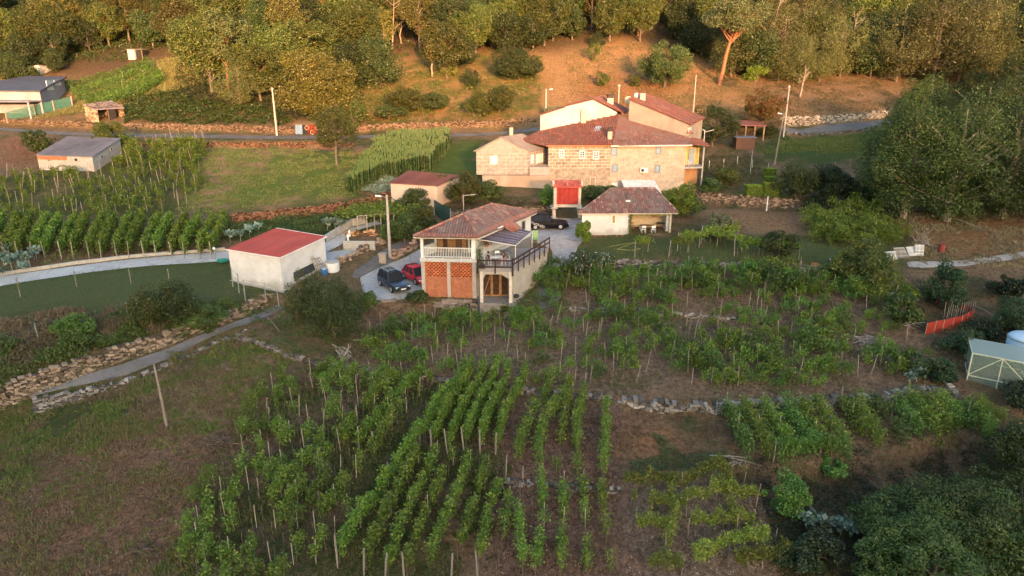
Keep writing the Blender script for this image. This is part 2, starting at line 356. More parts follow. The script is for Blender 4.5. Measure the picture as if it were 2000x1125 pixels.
wx = _gx+0.9*vnoise(_gx, _gy, 2.2, 2); wy = _gy+0.9*vnoise(_gx, _gy, 2.2, 3)
ZONES = []
def zone(px, a=None, b=None, m=None, pts=None):
    P = pts or picks(px); q = inside(P, wx, wy); ZONES.append((P, m))
    if a is not None: A[q] = a
    if b is not None: B[q] = b
    if m is not None: M[q] = m
hill = _gy > 128; A[hill] = (0.28,0.155,0.075); B[hill] = (0.10,0.10,0.03); M[hill] = 0.30
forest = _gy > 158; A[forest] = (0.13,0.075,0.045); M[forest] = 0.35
clr3 = None
zone([(-80,800),(80,790),(240,735),(450,650),(600,705),(580,760),(440,1125),(-80,1160)], (0.20,0.145,0.10), (0.085,0.095,0.034), 0.42)          # rough field, lower left
zone([(-60,960),(120,890),(300,840),(430,850),(500,900),(420,960),(340,1060),(250,1180),(-60,1180)], (0.195,0.118,0.082), (0.095,0.09,0.04), 0.22)   # bare red-brown soil
zone([(-80,810),(60,800),(200,760),(330,770),(180,870),(0,960),(-80,980)], (0.17,0.14,0.08), (0.078,0.10,0.03), 0.72)
zone([(440,660),(560,700),(520,790),(430,830),(330,790)], (0.25,0.19,0.12), (0.10,0.11,0.04), 0.40)
zone([(-60,560),(440,515),(545,560),(520,585),(300,600),(-60,625)], (0.16,0.13,0.07), LAWN, 0.90)                                               # lawn by the drive
zone([(-60,625),(300,600),(520,585),(470,620),(300,650),(130,712),(-60,770)], (0.24,0.16,0.10), (0.085,0.095,0.035), 0.55)
zone([(-60,500),(-60,440),(300,440),(440,425),(440,495),(200,530)], (0.23,0.145,0.10), (0.08,0.10,0.035), 0.22)
zone([(-60,350),(60,345),(240,300),(390,270),(410,300),(360,415),(-60,440)], (0.20,0.155,0.085), (0.09,0.105,0.03), 0.60)
zone([(400,285),(720,300),(680,385),(440,412),(355,415),(390,330)], (0.34,0.23,0.145), (0.13,0.17,0.035), 0.42)                                # mown field
zone([(560,300),(700,300),(690,380),(480,400),(470,340)], None, (0.13,0.18,0.035), 0.66)
zone([(440,430),(740,395),(740,440),(640,455),(480,470)], (0.18,0.14,0.08), (0.07,0.095,0.03), 0.75)
zone([(810,290),(940,275),(930,345),(820,345)], None, (0.10,0.15,0.035), 0.95)
zone([(-60,225),(180,215),(440,150),(440,120),(330,110),(150,190),(-60,200)], (0.30,0.19,0.09), (0.15,0.14,0.035), 0.60)
zone([(0,262),(0,320),(70,330),(100,272)], (0.22,0.11,0.07), None, 0.12)
zone([(330,215),(350,120),(560,60),(720,100),(720,240),(480,212)], (0.12,0.08,0.045), (0.06,0.08,0.025), 0.5)
zone([(690,110),(1060,100),(1130,200),(1000,240),(700,240)], (0.38,0.20,0.085), (0.12,0.13,0.03), 0.48)
zone([(1040,110),(1210,78),(1400,120),(1520,200),(1400,225),(1180,235),(1060,232),(1080,160)], (0.42,0.215,0.10), (0.22,0.17,0.055), 0.30)
zone([(1130,150),(1300,150),(1290,250),(1130,215)], (0.38,0.165,0.075), (0.16,0.13,0.045), 0.15)
zone([(1520,232),(1500,170),(1600,165),(1830,180),(1900,200),(1740,216)], (0.34,0.18,0.10), (0.18,0.15,0.06), 0.25)
zone([(1480,300),(1530,272),(1740,252),(1760,300),(1600,312)], (0.20,0.15,0.08), (0.065,0.11,0.03), 0.92)
zone([(1400,410),(1560,395),(1620,410),(1540,450),(1420,440)], (0.27,0.175,0.11), GRASS, 0.12)
zone([(1150,468),(1330,462),(1760,480),(1740,520),(1300,508),(1150,505)], (0.17,0.14,0.08), LAWN, 0.88)
zone([(1760,400),(2080,400),(2080,500),(1900,505),(1780,480)], (0.24,0.15,0.09), (0.08,0.09,0.035), 0.25)
zone([(1760,520),(2080,510),(2080,780),(1880,740),(1800,640)], (0.21,0.15,0.11), (0.07,0.085,0.03), 0.35)
zone([(700,610),(850,600),(1040,610),(1640,620),(1700,520),(1850,760),(1200,775),(700,720)], (0.205,0.15,0.115), (0.075,0.09,0.035), 0.12)
zone([(1040,520),(1640,530),(1720,620),(1040,620)], (0.20,0.14,0.105), (0.08,0.09,0.035), 0.20)
zone([(580,740),(1000,745),(960,935),(700,1160),(300,1160),(430,930)], (0.17,0.125,0.09), (0.065,0.078,0.03), 0.48)
zone([(990,780),(1215,790),(1230,1160),(930,1160)], (0.185,0.115,0.09), (0.075,0.08,0.035), 0.05)
zone([(1215,790),(1400,800),(1440,930),(1215,950)], (0.20,0.145,0.09), (0.055,0.072,0.025), 0.50)
zone([(1265,830),(1330,832),(1345,865),(1310,880),(1260,860)], (0.33,0.15,0.085), None, 0.0)
zone([(1215,960),(1480,960),(1520,1160),(1230,1160)], (0.225,0.17,0.135), (0.08,0.085,0.04), 0.10)
zone([(1420,800),(1850,775),(1960,800),(1900,860),(1640,905),(1440,915)], (0.165,0.12,0.09), (0.07,0.08,0.035), 0.15)
def blur(G, n):
    for _ in range(n):
        G = G.copy(); G[1:-1] = (G[:-2]+2*G[1:-1]+G[2:])/4; G[:, 1:-1] = (G[:, :-2]+2*G[:, 1:-1]+G[:, 2:])/4
    return G
A = A*np.where((_gy > 128)[..., None], np.array([.92,1.0,.95]), np.array([1.10,1.0,0.84])); A = blur(A, 12); B = blur(B, 12); M = blur(M, 12)
# roads, paths and yards: sheets laid on the ground, which is smoothed beneath them
ROADS = {
 'driveway': [(-60,550),(0,541),(200,513),(440,492),(470,489),(637,475),(688,444),(716,437),(735,432),(745,437),(705,447),(680,461),(670,476),(638,493),(550,520),(470,507),(440,510),(300,519),(200,530),(0,560),(-60,568)],
 'concrete_yard': [(637,494),(670,489),(704,489),(700,497),(650,522),(560,540),(560,520)],
 'lane': [(686,545),(692,527),(760,481),(800,462),(835,448),(850,452),(815,470),(800,487),(770,507),(745,517),(702,545)],
 'parking_yard': [(818,484),(790,500),(770,509),(746,518),(703,545),(710,572),(724,583),(827,577),(900,560),(850,480)],
 'patio': [(1000,470),(1010,436),(1100,428),(1137,432),(1152,463),(1130,480),(1112,520),(1100,548),(1066,548),(1076,515),(1080,490),(1050,474)],
 'lower_yard': [(1048,560),(1078,553),(1098,560),(1088,600),(1052,604)],
 'road': [(-60,249),(0,250),(120,258),(300,262),(500,266),(640,266),(800,264),(1000,256),(1080,249),(1150,243),(1150,250),(1080,256),(1000,262),(800,270),(640,272.5),(500,272),(300,268),(120,264),(0,256),(-60,255)],
 'upper_road': [(1440,256),(1525,250),(1600,248),(1690,240),(1760,230),(1900,222),(1900,230),(1760,238),(1690,249),(1600,258),(1525,260),(1440,266)],
 'path': [(-60,806),(0,797),(120,765),(240,721),(330,690),(385,668),(440,645),(500,620),(540,602),(556,604),(503,628),(454,646),(396,670),(330,701),(250,733),(130,770),(0,804),(-60,813)],
 'gravel_path': [(1770,512),(1880,509),(2000,492),(2090,480),(2090,492),(2000,504),(1880,521),(1800,524),(1775,522)],
}
ROADW = {k: [p for p in picks(v)] for k, v in ROADS.items()}
_nz = _gx*0; _sm = blur(GZ, 10); _pre = GZ.copy()
for k, P in ROADW.items():
    xs = [p[0] for p in P]; ys = [p[1] for p in P]; m = (_gx > min(xs)-2) & (_gx < max(xs)+2) & (_gy > min(ys)-2) & (_gy < max(ys)+2)
    d, _ = seg_dist(list(P)+[P[0]], _gx[m], _gy[m]); w = np.where(inside(P, _gx[m], _gy[m]), 1, smooth(1-np.abs(d)/1.2))
    GZ[m] = GZ[m]*(1-w)+_sm[m]*w
def roadmat(name, c1, c2, edge, rough=0.9):
    m, t, N, L = nt(name); out = N('ShaderNodeOutputMaterial'); p = N('ShaderNodeBsdfPrincipled'); tc = N('ShaderNodeTexCoord'); ob = tc.outputs['Object']
    col = mixn(N, L, ramp(N, L, noise(N, L, ob, 0.5, 7, 0.7), 0.38, 0.62), c1, c2)
    col = mixn(N, L, ramp(N, L, noise(N, L, ob, 0.8, 8, 0.75), 0.56, 0.66, 0, 0.75), col, edge)
    col = bright(N, L, col, noise(N, L, ob, 14, 3), 0.3, 0.7, 0.85, 1.15)
    vo = N('ShaderNodeTexVoronoi'); vo.feature = 'DISTANCE_TO_EDGE'; vo.inputs['Scale'].default_value = .55; L(ob, vo.inputs['Vector']); col = mixn(N, L, ramp(N, L, vo.outputs['Distance'], 0.0, 0.018, 0.55, 0.0), col, (.09,.085,.07))
    L(col, p.inputs['Base Color']); p.inputs['Roughness'].default_value = rough; p.inputs['Specular IOR Level'].default_value = 0.25; L(p.outputs[0], out.inputs[0]); return m
def road_sheet(name, key, m, step=0.45, lift=0.045):
    P = ROADW[key]; xs = [p[0] for p in P]; ys = [p[1] for p in P]
    X, Y = np.meshgrid(np.arange(min(xs), max(xs)+step, step), np.arange(min(ys), max(ys)+step, step)); ins = inside(P, X, Y)
    Px = np.array([p[:2] for p in P]); Q = np.vstack([Px, Px[:1]])
    mb = MB(); vid = {}; V = []; F = []
    # every cell that touches the outline is pulled to it, so the edge stays a clean line
    def v(i, j):
        if (i, j) not in vid:
            x, y = X[j, i], Y[j, i]
            if not ins[j, i]:
                best = None
                for a, b in zip(Q[:-1], Q[1:]):
                    dd = b-a; t = min(1, max(0, ((x-a[0])*dd[0]+(y-a[1])*dd[1])/(dd@dd+1e-9))); c = a+dd*t; e = (c[0]-x)**2+(c[1]-y)**2
                    if best is None or e < best[0]: best = (e, c)
                x, y = best[1]
            vid[i, j] = len(V); V.append((x, y, gz(x, y)+lift))
        return vid[i, j]
    for j in range(X.shape[0]-1):
        for i in range(X.shape[1]-1):
            if ins[j, i]+ins[j, i+1]+ins[j+1, i+1]+ins[j+1, i] >= 1: F.append((v(i, j), v(i+1, j), v(i+1, j+1), v(i, j+1)))
    mb.add(V, F); o = mb.build(name, m, smooth=True); o['kind'] = 'structure'; return o
def build_ground():
    ny, nx = GZ.shape; V = np.stack([_gx, _gy, GZ], -1).reshape(-1, 3)
    idx = np.arange(ny*nx).reshape(ny, nx); F = np.stack([idx[:-1, :-1], idx[:-1, 1:], idx[1:, 1:], idx[1:, :-1]], -1).reshape(-1, 4)
    me = bpy.data.meshes.new('ground'); me.vertices.add(len(V)); me.vertices.foreach_set('co', V.astype(np.float32).ravel())
    me.loops.add(F.size); me.loops.foreach_set('vertex_index', F.astype(np.int32).ravel()); me.polygons.add(len(F)); me.polygons.foreach_set('loop_start', np.arange(0, F.size, 4, dtype=np.int32))
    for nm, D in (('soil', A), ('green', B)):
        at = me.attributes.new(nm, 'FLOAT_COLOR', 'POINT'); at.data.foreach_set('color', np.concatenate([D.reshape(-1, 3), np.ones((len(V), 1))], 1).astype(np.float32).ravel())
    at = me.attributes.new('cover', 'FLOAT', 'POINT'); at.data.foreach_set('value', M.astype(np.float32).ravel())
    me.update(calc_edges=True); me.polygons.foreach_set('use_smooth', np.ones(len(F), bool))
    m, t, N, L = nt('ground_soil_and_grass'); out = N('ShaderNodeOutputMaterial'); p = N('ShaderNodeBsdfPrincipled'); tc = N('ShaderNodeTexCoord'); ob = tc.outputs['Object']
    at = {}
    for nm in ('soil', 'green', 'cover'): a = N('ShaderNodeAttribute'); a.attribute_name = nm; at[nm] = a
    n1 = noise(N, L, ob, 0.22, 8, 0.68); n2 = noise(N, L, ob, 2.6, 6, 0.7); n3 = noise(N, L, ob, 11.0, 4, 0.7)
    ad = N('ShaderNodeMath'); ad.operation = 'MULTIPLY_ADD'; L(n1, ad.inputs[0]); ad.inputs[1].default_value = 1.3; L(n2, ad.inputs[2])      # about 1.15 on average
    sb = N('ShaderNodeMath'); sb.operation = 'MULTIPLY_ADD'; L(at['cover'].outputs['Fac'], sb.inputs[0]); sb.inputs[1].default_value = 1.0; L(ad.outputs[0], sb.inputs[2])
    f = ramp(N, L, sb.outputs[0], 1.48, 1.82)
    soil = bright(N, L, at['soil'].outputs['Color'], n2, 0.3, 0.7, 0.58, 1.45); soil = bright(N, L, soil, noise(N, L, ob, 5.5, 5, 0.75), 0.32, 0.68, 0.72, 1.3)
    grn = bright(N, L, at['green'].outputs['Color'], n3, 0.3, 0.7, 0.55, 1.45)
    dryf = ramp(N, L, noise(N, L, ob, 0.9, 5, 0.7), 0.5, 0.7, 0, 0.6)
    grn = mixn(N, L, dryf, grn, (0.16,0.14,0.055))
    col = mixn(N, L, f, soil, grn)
    st = N('ShaderNodeTexVoronoi'); st.inputs['Scale'].default_value = 2.3; L(ob, st.inputs['Vector'])
    col = mixn(N, L, ramp(N, L, st.outputs['Distance'], 0.05, 0.12, 0.5, 0.0), col, (0.30,0.25,0.2))
    L(col, p.inputs['Base Color']); p.inputs['Roughness'].default_value = 0.95; p.inputs['Specular IOR Level'].default_value = 0.1
    b = N('ShaderNodeBump'); b.inputs['Distance'].default_value = 0.22; L(n3, b.inputs['Height']); b2 = N('ShaderNodeBump'); b2.inputs['Distance'].default_value = 0.35; L(n2, b2.inputs['Height']); L(b.outputs[0], b2.inputs['Normal']); L(b2.outputs[0], p.inputs['Normal'])
    L(p.outputs[0], out.inputs[0]); me.materials.append(m)
    o = bpy.data.objects.new('ground', me); COL.objects.link(o); o['kind'] = 'structure'; return o
build_ground()
_cl = roadmat('pale_concrete', (0.46,0.44,0.42), (0.38,0.37,0.36), (0.33,0.29,0.25)); _as = roadmat('old_asphalt', (0.15,0.138,0.135), (0.11,0.10,0.097), (0.2,0.16,0.12))
road_sheet('driveway', 'driveway', _cl); road_sheet('concrete_yard', 'concrete_yard', roadmat('grey_concrete', (0.34,0.35,0.37), (0.29,0.3,0.32), (0.25,0.24,0.22)), lift=0.055)
road_sheet('lane', 'lane', _as, lift=0.045); road_sheet('parking_yard', 'parking_yard', MATS.get('x') or roadmat('yard_concrete', (0.36,0.36,0.37), (0.31,0.31,0.32), (0.26,0.24,0.21)), lift=0.055)
road_sheet('patio', 'patio', roadmat('patio_concrete', (0.42,0.38,0.35), (0.30,0.27,0.27), (0.22,0.19,0.19))); road_sheet('lower_yard', 'lower_yard', _as)
road_sheet('road', 'road', _as); road_sheet('upper_road', 'upper_road', _as); road_sheet('path', 'path', roadmat('worn_path', (0.17,0.16,0.165), (0.13,0.12,0.12), (0.27,0.2,0.15)), step=0.3); road_sheet('gravel_path', 'gravel_path', roadmat('gravel', (0.36,0.33,0.31), (0.27,0.24,0.22), (0.22,0.17,0.13)))
# the far side of the valley, behind the camera: it is what keeps the evening sun off the lower slope
def valley_side():
    xs = np.linspace(-700, 700, 90); ys = np.array([-700,-520,-430,-380,-350,-330,-310,-280,-220,-150,-80,-20,7])
    P = []
    for j, y in enumerate(ys):
        row = []
        for x in xs:
            top = 72.5 + 11*smooth((x-25-80)/45) + 9*smooth((-60-x)/40) + 2.5*float(vnoise(x, 0, 14)) + 1.2*float(vnoise(x, 5, 4))
            lo = -30.0
            prof = {0:0.2,1:0.5,2:0.8,3:0.93,4:0.99,5:1.0,6:0.98,7:0.85,8:0.55,9:0.25,10:0.08,11:0.0,12:0.0}[j]
            z = lo+(top-lo)*prof + (22.0 if j == 12 else 0) + (8.0 if j == 11 else 0)
            row.append((x, y, z))
        P.append(row)
    mb = MB(); mb.grid(P); o = mb.build('valley_hillside', mat('hillside_green', (0.06,0.075,0.03), (0.09,0.08,0.04), scale=0.05), smooth=True); o['kind'] = 'structure'
valley_side()
# ---------------------------------------------------------------- helpers for buildings
def onplane(u, v, a, b, off=0.0):
    """pixel -> point on the vertical plane through plan points a, b"""
    a = np.array(a[:2], float); b = np.array(b[:2], float); d = b-a; n = np.array([d[1], -d[0]]); n /= np.linalg.norm(n)
    r = ray(u, v); t = ((a+n*off)@n)/(r[:2]@n); return np.array([0, 0, CH])+r*t
def facade(a, b):
    a = np.array(a[:2], float); b = np.array(b[:2], float); s = (b-a)/np.linalg.norm(b-a); n = np.array([s[1], -s[0]])
    if n@(-a) < 0: n = -n
    return np.array([s[0], s[1], 0]), np.array([n[0], n[1], 0])
FRAME = {}
def pwin(parent, a, b, px, frame, pane, mx=1, my=1, fw=0.07, proud=0.05, name='window', sill=None, label=None):
    """a window or door on the facade a-b covering the pixels px=(u0,v0,u1,v1); frame > pane"""
    s, n = facade(a, b); p0 = onplane(px[0], px[3], a, b); p1 = onplane(px[2], px[1], a, b); w = abs((p1-p0)@s); zb, zt = p0[2], p1[2]
    if (p1-p0)@s < 0: s = -s
    c = p0; mb = MB(); up = np.array([0, 0, 1.0]); O = n*proud/2
    def pt(x, z): return c+s*x+up*(z)+O
    H = zt-zb
    for q0, q1 in ((pt(0, -fw/2), pt(0, H+fw/2)), (pt(w, -fw/2), pt(w, H+fw/2))): mb.beam(q0, q1, fw, proud+0.04)
    for q0, q1 in ((pt(fw/2, 0), pt(w-fw/2, 0)), (pt(fw/2, H), pt(w-fw/2, H))): mb.beam(q0, q1, proud+0.036, fw)
    for i in range(1, mx): mb.beam(pt(w*i/mx, fw/2), pt(w*i/mx, H-fw/2), fw*0.6, proud+0.02)
    for i in range(1, my): mb.beam(pt(fw/2, H*i/my), pt(w-fw/2, H*i/my), proud+0.016, fw*0.6)
    f = mb.build(name, frame, parent)
    g = MB(); q = [c+n*0.012, c+s*w+n*0.012, c+s*w+up*H+n*0.012, c+up*H+n*0.012]
    g.add([x for x in q]+[x-n*0.06 for x in q], [(0,1,2,3),(7,6,5,4),(0,4,5,1),(1,5,6,2),(2,6,7,3),(3,7,4,0)]); g.build('pane' if name == 'window' else 'panel', pane, f)
    if sill: k = MB(); k.beam(c-s*0.08+n*0.08-up*(fw/2+0.04), c+s*(w+0.08)+n*0.08-up*(fw/2+0.04), 0.18, 0.07); k.build('sill', sill, f)
    if label: f['label'] = label
    return f
def tiles(mb, poly, w=0.26, L=0.42, h=0.075, lift=0.02, seed=0, down=None):
    """rows of half-round tiles over a sloping polygon"""
    P = [np.array(p, float) for p in poly]; n = np.zeros(3)
    for i in range(len(P)): n += np.cross(P[i]-P[0], P[(i+1) % len(P)]-P[0])
    n /= np.linalg.norm(n)
    if n[2] < 0: n = -n
    d = np.array([n[0], n[1], 0]); d = d-n*(d@n)
    d = d/np.linalg.norm(d) if np.linalg.norm(d) > 1e-3 else np.array([0, -1.0, 0])
    if down is not None: d = np.array(down, float); d = d-n*(d@n); d /= np.linalg.norm(d)
    c = np.cross(n, d); o = P[0]; q = [((p-o)@c, (p-o)@d) for p in P]
    us = np.arange(min(x for x, y in q)+w/2, max(x for x, y in q), w); vs = np.arange(min(y for x, y in q)+L/2, max(y for x, y in q), L)
    if len(us) == 0 or len(vs) == 0: return
    U, Vv = np.meshgrid(us, vs); m = inside(q, U, Vv); U = U[m]; Vv = Vv[m]; k = len(U)
    U = U+RNG.normal(size=k)*0.008
    prof = [(-0.48, 0.0), (-0.26, 0.85), (0.26, 0.85), (0.48, 0.0)]; V = np.empty((k, 8, 3)); jit = RNG.normal(size=k)*0.006
    for e, sv in enumerate((-0.5, 0.5)):
        for i, (a, z) in enumerate(prof):
            V[:, e*4+i] = o+np.outer(U+a*w*(0.92+0.14*e), c)+np.outer(Vv+sv*L*1.04, d)+np.outer(z*h+lift+0.022*(1 if e else 0)+jit, n)
    F = np.array([(0,4,5,1),(1,5,6,2),(2,6,7,3),(4,7,6,5)]); W = o+np.outer(U, c)+np.outer(Vv, d)
    r = np.clip(0.5+0.15*RNG.normal(size=k)+0.07*vnoise(W[:, 0]+W[:, 2], W[:, 1], 0.9, seed), 0, 1)
    mb.v.append(V.reshape(-1, 3)); mb.r.append(np.repeat(r, 8)); F = (F[None]+(np.arange(k)*8)[:, None, None]+mb.n).reshape(-1, 4); mb.f += [tuple(x) for x in F.tolist()]; mb.n += k*8
def tilemat(name, c_dark, c_mid, c_light, moss=None):
    if name in MATS: return MATS[name]
    m, t, N, L = nt(name); out = N('ShaderNodeOutputMaterial'); p = N('ShaderNodeBsdfPrincipled'); a = N('ShaderNodeAttribute'); a.attribute_name = 'rnd'; tc = N('ShaderNodeTexCoord')
    cr = N('ShaderNodeValToRGB'); L(a.outputs['Fac'], cr.inputs[0]); e = cr.color_ramp.elements; e[0].position = 0.15; e[0].color = rgba(c_dark); e[1].position = 0.55; e[1].color = rgba(c_mid); x = e.new(0.85); x.color = rgba(c_light)
    col = cr.outputs[0]
    if moss: col = mixn(N, L, ramp(N, L, noise(N, L, tc.outputs['Object'], 0.9, 6, 0.72), 0.42, 0.58, 0, 0.75), col, moss)
    col = bright(N, L, col, noise(N, L, tc.outputs['Object'], 8, 3), 0.3, 0.7, 0.8, 1.2)
    L(col, p.inputs['Base Color']); p.inputs['Roughness'].default_value = 0.9; p.inputs['Specular IOR Level'].default_value = 0.15; L(p.outputs[0], out.inputs[0]); MATS[name] = m; return m
def stones(line, width, hs, courses_h=0.22, below=0.5, sz=0.4, up=True, jit=0.05, tops=None):
    """dry stone wall as single irregular stones along plan polyline; hs(t)->top height above the upper ground line"""
    mb = MB(); P = [np.array(p[:2], float) for p in line]; Ls = [0]
    for a, b in zip(P[:-1], P[1:]): Ls.append(Ls[-1]+np.linalg.norm(b-a))
    T = Ls[-1]
    def at(s):
        k = max(0, min(len(P)-2, int(np.searchsorted(Ls, s))-1)); t = (s-Ls[k])/max(1e-6, Ls[k+1]-Ls[k]); d = (P[k+1]-P[k])/max(1e-6, Ls[k+1]-Ls[k]); return P[k]+d*(s-Ls[k]), d
    k = 0
    while k < 40:
        s = random.uniform(-sz*.6, 0); drawn = False; hk = courses_h*random.uniform(.8, 1.2); k += 1
        while s < T:
            L0 = sz*random.uniform(.55, 1.5); sm = min(max(s+L0/2, .01), T-.01); s += L0; p, d = at(sm); n = np.array([d[1], -d[0]])
            if n@(-p) < 0: n = -n
            pu = p-n*(width*0.5+0.55); pl = p+n*(width*0.5+0.45); top = gz(*pu)*.5+max(gz(*pu), gz(*p))*.5+hs(sm/T); zb = gz(*pl)-.1; z = top-(k-1)*courses_h
            if z < zb: continue
            drawn = True
            if k == 1 and random.random() < .35: continue
            off = n*((top-z)*0.10+random.uniform(-jit, jit)); h = courses_h*random.uniform(.85, 1.25)
            c = np.array([p[0]+off[0], p[1]+off[1], z-h/2+random.uniform(-.03, .03)]); dim = (L0*1.02, width*random.uniform(0.85, 1.1), h*1.02)
            q = np.array([[x, y, w] for w in (-1, 1) for y in (-1, 1) for x in (-1, 1)])*np.array(dim)/2*(1+RNG.uniform(-0.32, 0.05, (8, 3)))
            ang = math.atan2(d[1], d[0])+random.uniform(-0.1, 0.1); ca, sa = math.cos(ang), math.sin(ang); q = q @ np.array([[ca, sa, 0], [-sa, ca, 0], [0, 0, 1]])
            mb.add(q+c, [(0,2,3,1),(4,5,7,6),(0,1,5,4),(2,6,7,3),(0,4,6,2),(1,3,7,5)])
        if not drawn: break
    return mb
def stone_mat(name, a, b, rnd=0.6): return mat(name, a, b, rough=0.95, scale=1.6, rnd=rnd, bump=0.03, bscale=9, spec=0.1, dirt=0.45, dirtcol=(0.10,0.09,0.05))
# shared materials
WHITE = mat('white_render', (0.70,0.68,0.665), (0.61,0.59,0.575), scale=1.2, dirt=0.4, dirtcol=(0.47,0.44,0.4), grime=.55); WHITEP = mat('white_paint', (0.82,0.80,0.77), (0.76,0.74,0.71), rough=0.5, rnd=0.05)
CREAM = mat('cream_render', (0.52,0.44,0.35), (0.43,0.36,0.29), scale=0.8, dirt=0.5, dirtcol=(0.36,0.30,0.24)); CONC = mat('grey_cement', (0.42,0.40,0.38), (0.33,0.31,0.29), scale=1.5, dirt=0.4, dirtcol=(0.22,0.2,0.18), bump=0.01)
DARK = mat('painted_interior_shade', (0.03,0.025,0.022), (0.02,0.017,0.015)); BROWNW = mat('dark_brown_wood', (0.060,0.030,0.022), (0.045,0.022,0.017), rough=0.6, rnd=0.2); WOOD = mat('weathered_wood', (0.27,0.19,0.12), (0.20,0.14,0.09), rnd=0.35, bump=0.005); OAK = mat('warm_wood', (0.42,0.22,0.09), (0.30,0.15,0.07), rnd=0.25, rough=0.6)  # DARK: the shade of interiors put into a near-black colour
GREYW = mat('grey_old_wood', (0.33,0.29,0.25), (0.24,0.2,0.17), rnd=0.35); GLASS = mat('dark_glass', (0.02,0.022,0.028), (0.03,0.03,0.035), rough=0.3, spec=0.12); PALEG = mat('pale_blue_glass', (0.34,0.42,0.52), (0.28,0.36,0.46), rough=0.15, spec=0.6)
METAL = mat('galvanised_metal', (0.45,0.46,0.47), (0.38,0.39,0.4), rough=0.45, metal=0.6); BLACKM = mat('black_metal', (0.02,0.02,0.022), (0.03,0.03,0.03), rough=0.5); GREYM = mat('grey_frame_paint', (0.22,0.24,0.27), (0.2,0.21,0.24), rough=0.5)
ROOF_OLD = tilemat('old_clay_tiles', (0.14,0.08,0.07), (0.23,0.105,0.085), (0.38,0.25,0.21), (0.185,0.15,0.14)); ROOF_NEW = tilemat('red_clay_tiles', (0.15,0.06,0.045), (0.25,0.085,0.06), (0.34,0.15,0.10), (0.18,0.10,0.08)); ROOF_EDGE = tilemat('fresh_clay_tiles', (0.26,0.09,0.065), (0.38,0.13,0.09), (0.50,0.24,0.17), (0.24,0.16,0.13))
GRANITE = blockmat('granite_blocks', (0.25,0.185,0.14), (0.40,0.31,0.235), (0.62,0.54,0.45), 0.85, 0.42, 0.035, mottled=0.25); GRANITE2 = blockmat('pale_granite_blocks', (0.42,0.33,0.26), (0.50,0.41,0.32), (0.56,0.47,0.38), 0.9, 0.44, 0.02, mottled=0.16); GRANITE3 = blockmat('weathered_granite_blocks', (0.32,0.26,0.22), (0.38,0.32,0.27), (0.52,0.45,0.38), 1.05, 0.5, 0.04, mottled=0.22, stain=(0.34,0.29,0.25))
BRICK = blockmat('orange_bricks', (0.48,0.14,0.065), (0.56,0.20,0.10), (0.48,0.24,0.15), 0.26, 0.09, 0.012, mottled=0.18); CBLOCK = blockmat('cement_blocks', (0.42,0.40,0.37), (0.46,0.43,0.40), (0.34,0.32,0.29), 0.42, 0.21, 0.012, mottled=0.12, stain=(0.33,0.29,0.25))
def roof_part(parent, planes, m, th=0.12, seed=0, **k):
    mb = MB()
    for i, p in enumerate(planes): mb.slab(p, th, rnd=0.4); tiles(mb, p, seed=i+seed, **k)
    return mb.build('roof', m, parent)
def ridge_tiles(mb, a, b, r=0.13):
    a = np.array(a, float); b = np.array(b, float); n = max(1, int(np.linalg.norm(b-a)/0.4))
    for i in range(n): mb.tube([a+(b-a)*i/n, a+(b-a)*(i+1.05)/n], [r, r*0.85], n=7)
ORD = ['first','second','third','fourth','fifth','sixth','seventh','eighth','ninth','tenth','eleventh','twelfth','thirteenth','fourteenth','fifteenth','sixteenth','seventeenth','eighteenth','nineteenth','twentieth']
# ================================================================ the brick and white house with the terrace
def L2(a, b, t): return (a[0]+(b[0]-a[0])*t, a[1]+(b[1]-a[1])*t)
FL, FR, BR, BL = (-8.45,61.9), (-3.35,61.5), (2.0,71.7), (-3.1,72.1)
bh = thing('brick_house', 'white house with orange brick lattice ground floor, hipped tile roof and a railed terrace', 'house', (-4,63,1.1))
sv, nv = facade(FL, FR); sdir = np.array([BR[0]-FR[0], BR[1]-FR[1], 0]); sdir /= np.linalg.norm(sdir)
def fp(t, back=0.0, z=0.0): q = np.array(L2(FL, FR, t)); q = q-nv[:2]*back; return np.array([q[0], q[1], z])
def sidep(c, back): return (c[0]+sdir[0]*back, c[1]+sdir[1]*back)
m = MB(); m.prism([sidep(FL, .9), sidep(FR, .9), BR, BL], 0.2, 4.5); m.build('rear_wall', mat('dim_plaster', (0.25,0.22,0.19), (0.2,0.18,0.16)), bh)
m = MB()
for t0, t1 in ((-0.005, 0.055), (0.47, 0.53), (0.93, 1.005)): m.prism([tuple(fp(t0)[:2]), tuple(fp(t1)[:2]), tuple(fp(t1, .35)[:2]), tuple(fp(t0, .35)[:2])], 0.0, 4.497)
m.prism([FL, sidep(FL, .36), (sidep(FL, .36)[0]+.3, sidep(FL, .36)[1]), (FL[0]+.3, FL[1]-.02)], 0.0, 4.49)
m.prism([(FL[0]+.01, FL[1]+.3), sidep(FL, 1.0), (sidep(FL, 1.0)[0]+.25, sidep(FL, 1.0)[1]), (FL[0]+.3, FL[1]+.3)], 0.0, 4.48)
m.prism([(FR[0]-.25, FR[1]+.3), (FR[0]-.01, FR[1]+.3), sidep(FR, 1.0), (sidep(FR, 1.0)[0]-.3, sidep(FR, 1.0)[1])], 0.0, 4.48)
m.build('concrete_frame', mat('pink_grey_cement', (0.50,0.43,0.37), (0.42,0.36,0.31), scale=1.2, dirt=0.4, dirtcol=(0.3,0.25,0.2)), bh)
m = MB(); m.prism([tuple(fp(.03, .42)[:2]), tuple(fp(.97, .42)[:2]), tuple(fp(.97, .5)[:2]), tuple(fp(.03, .5)[:2])], 1.0, 4.4); m.build('painted_interior_shade', DARK, bh)  # dark sheet added behind the lattice so that its holes look shaded
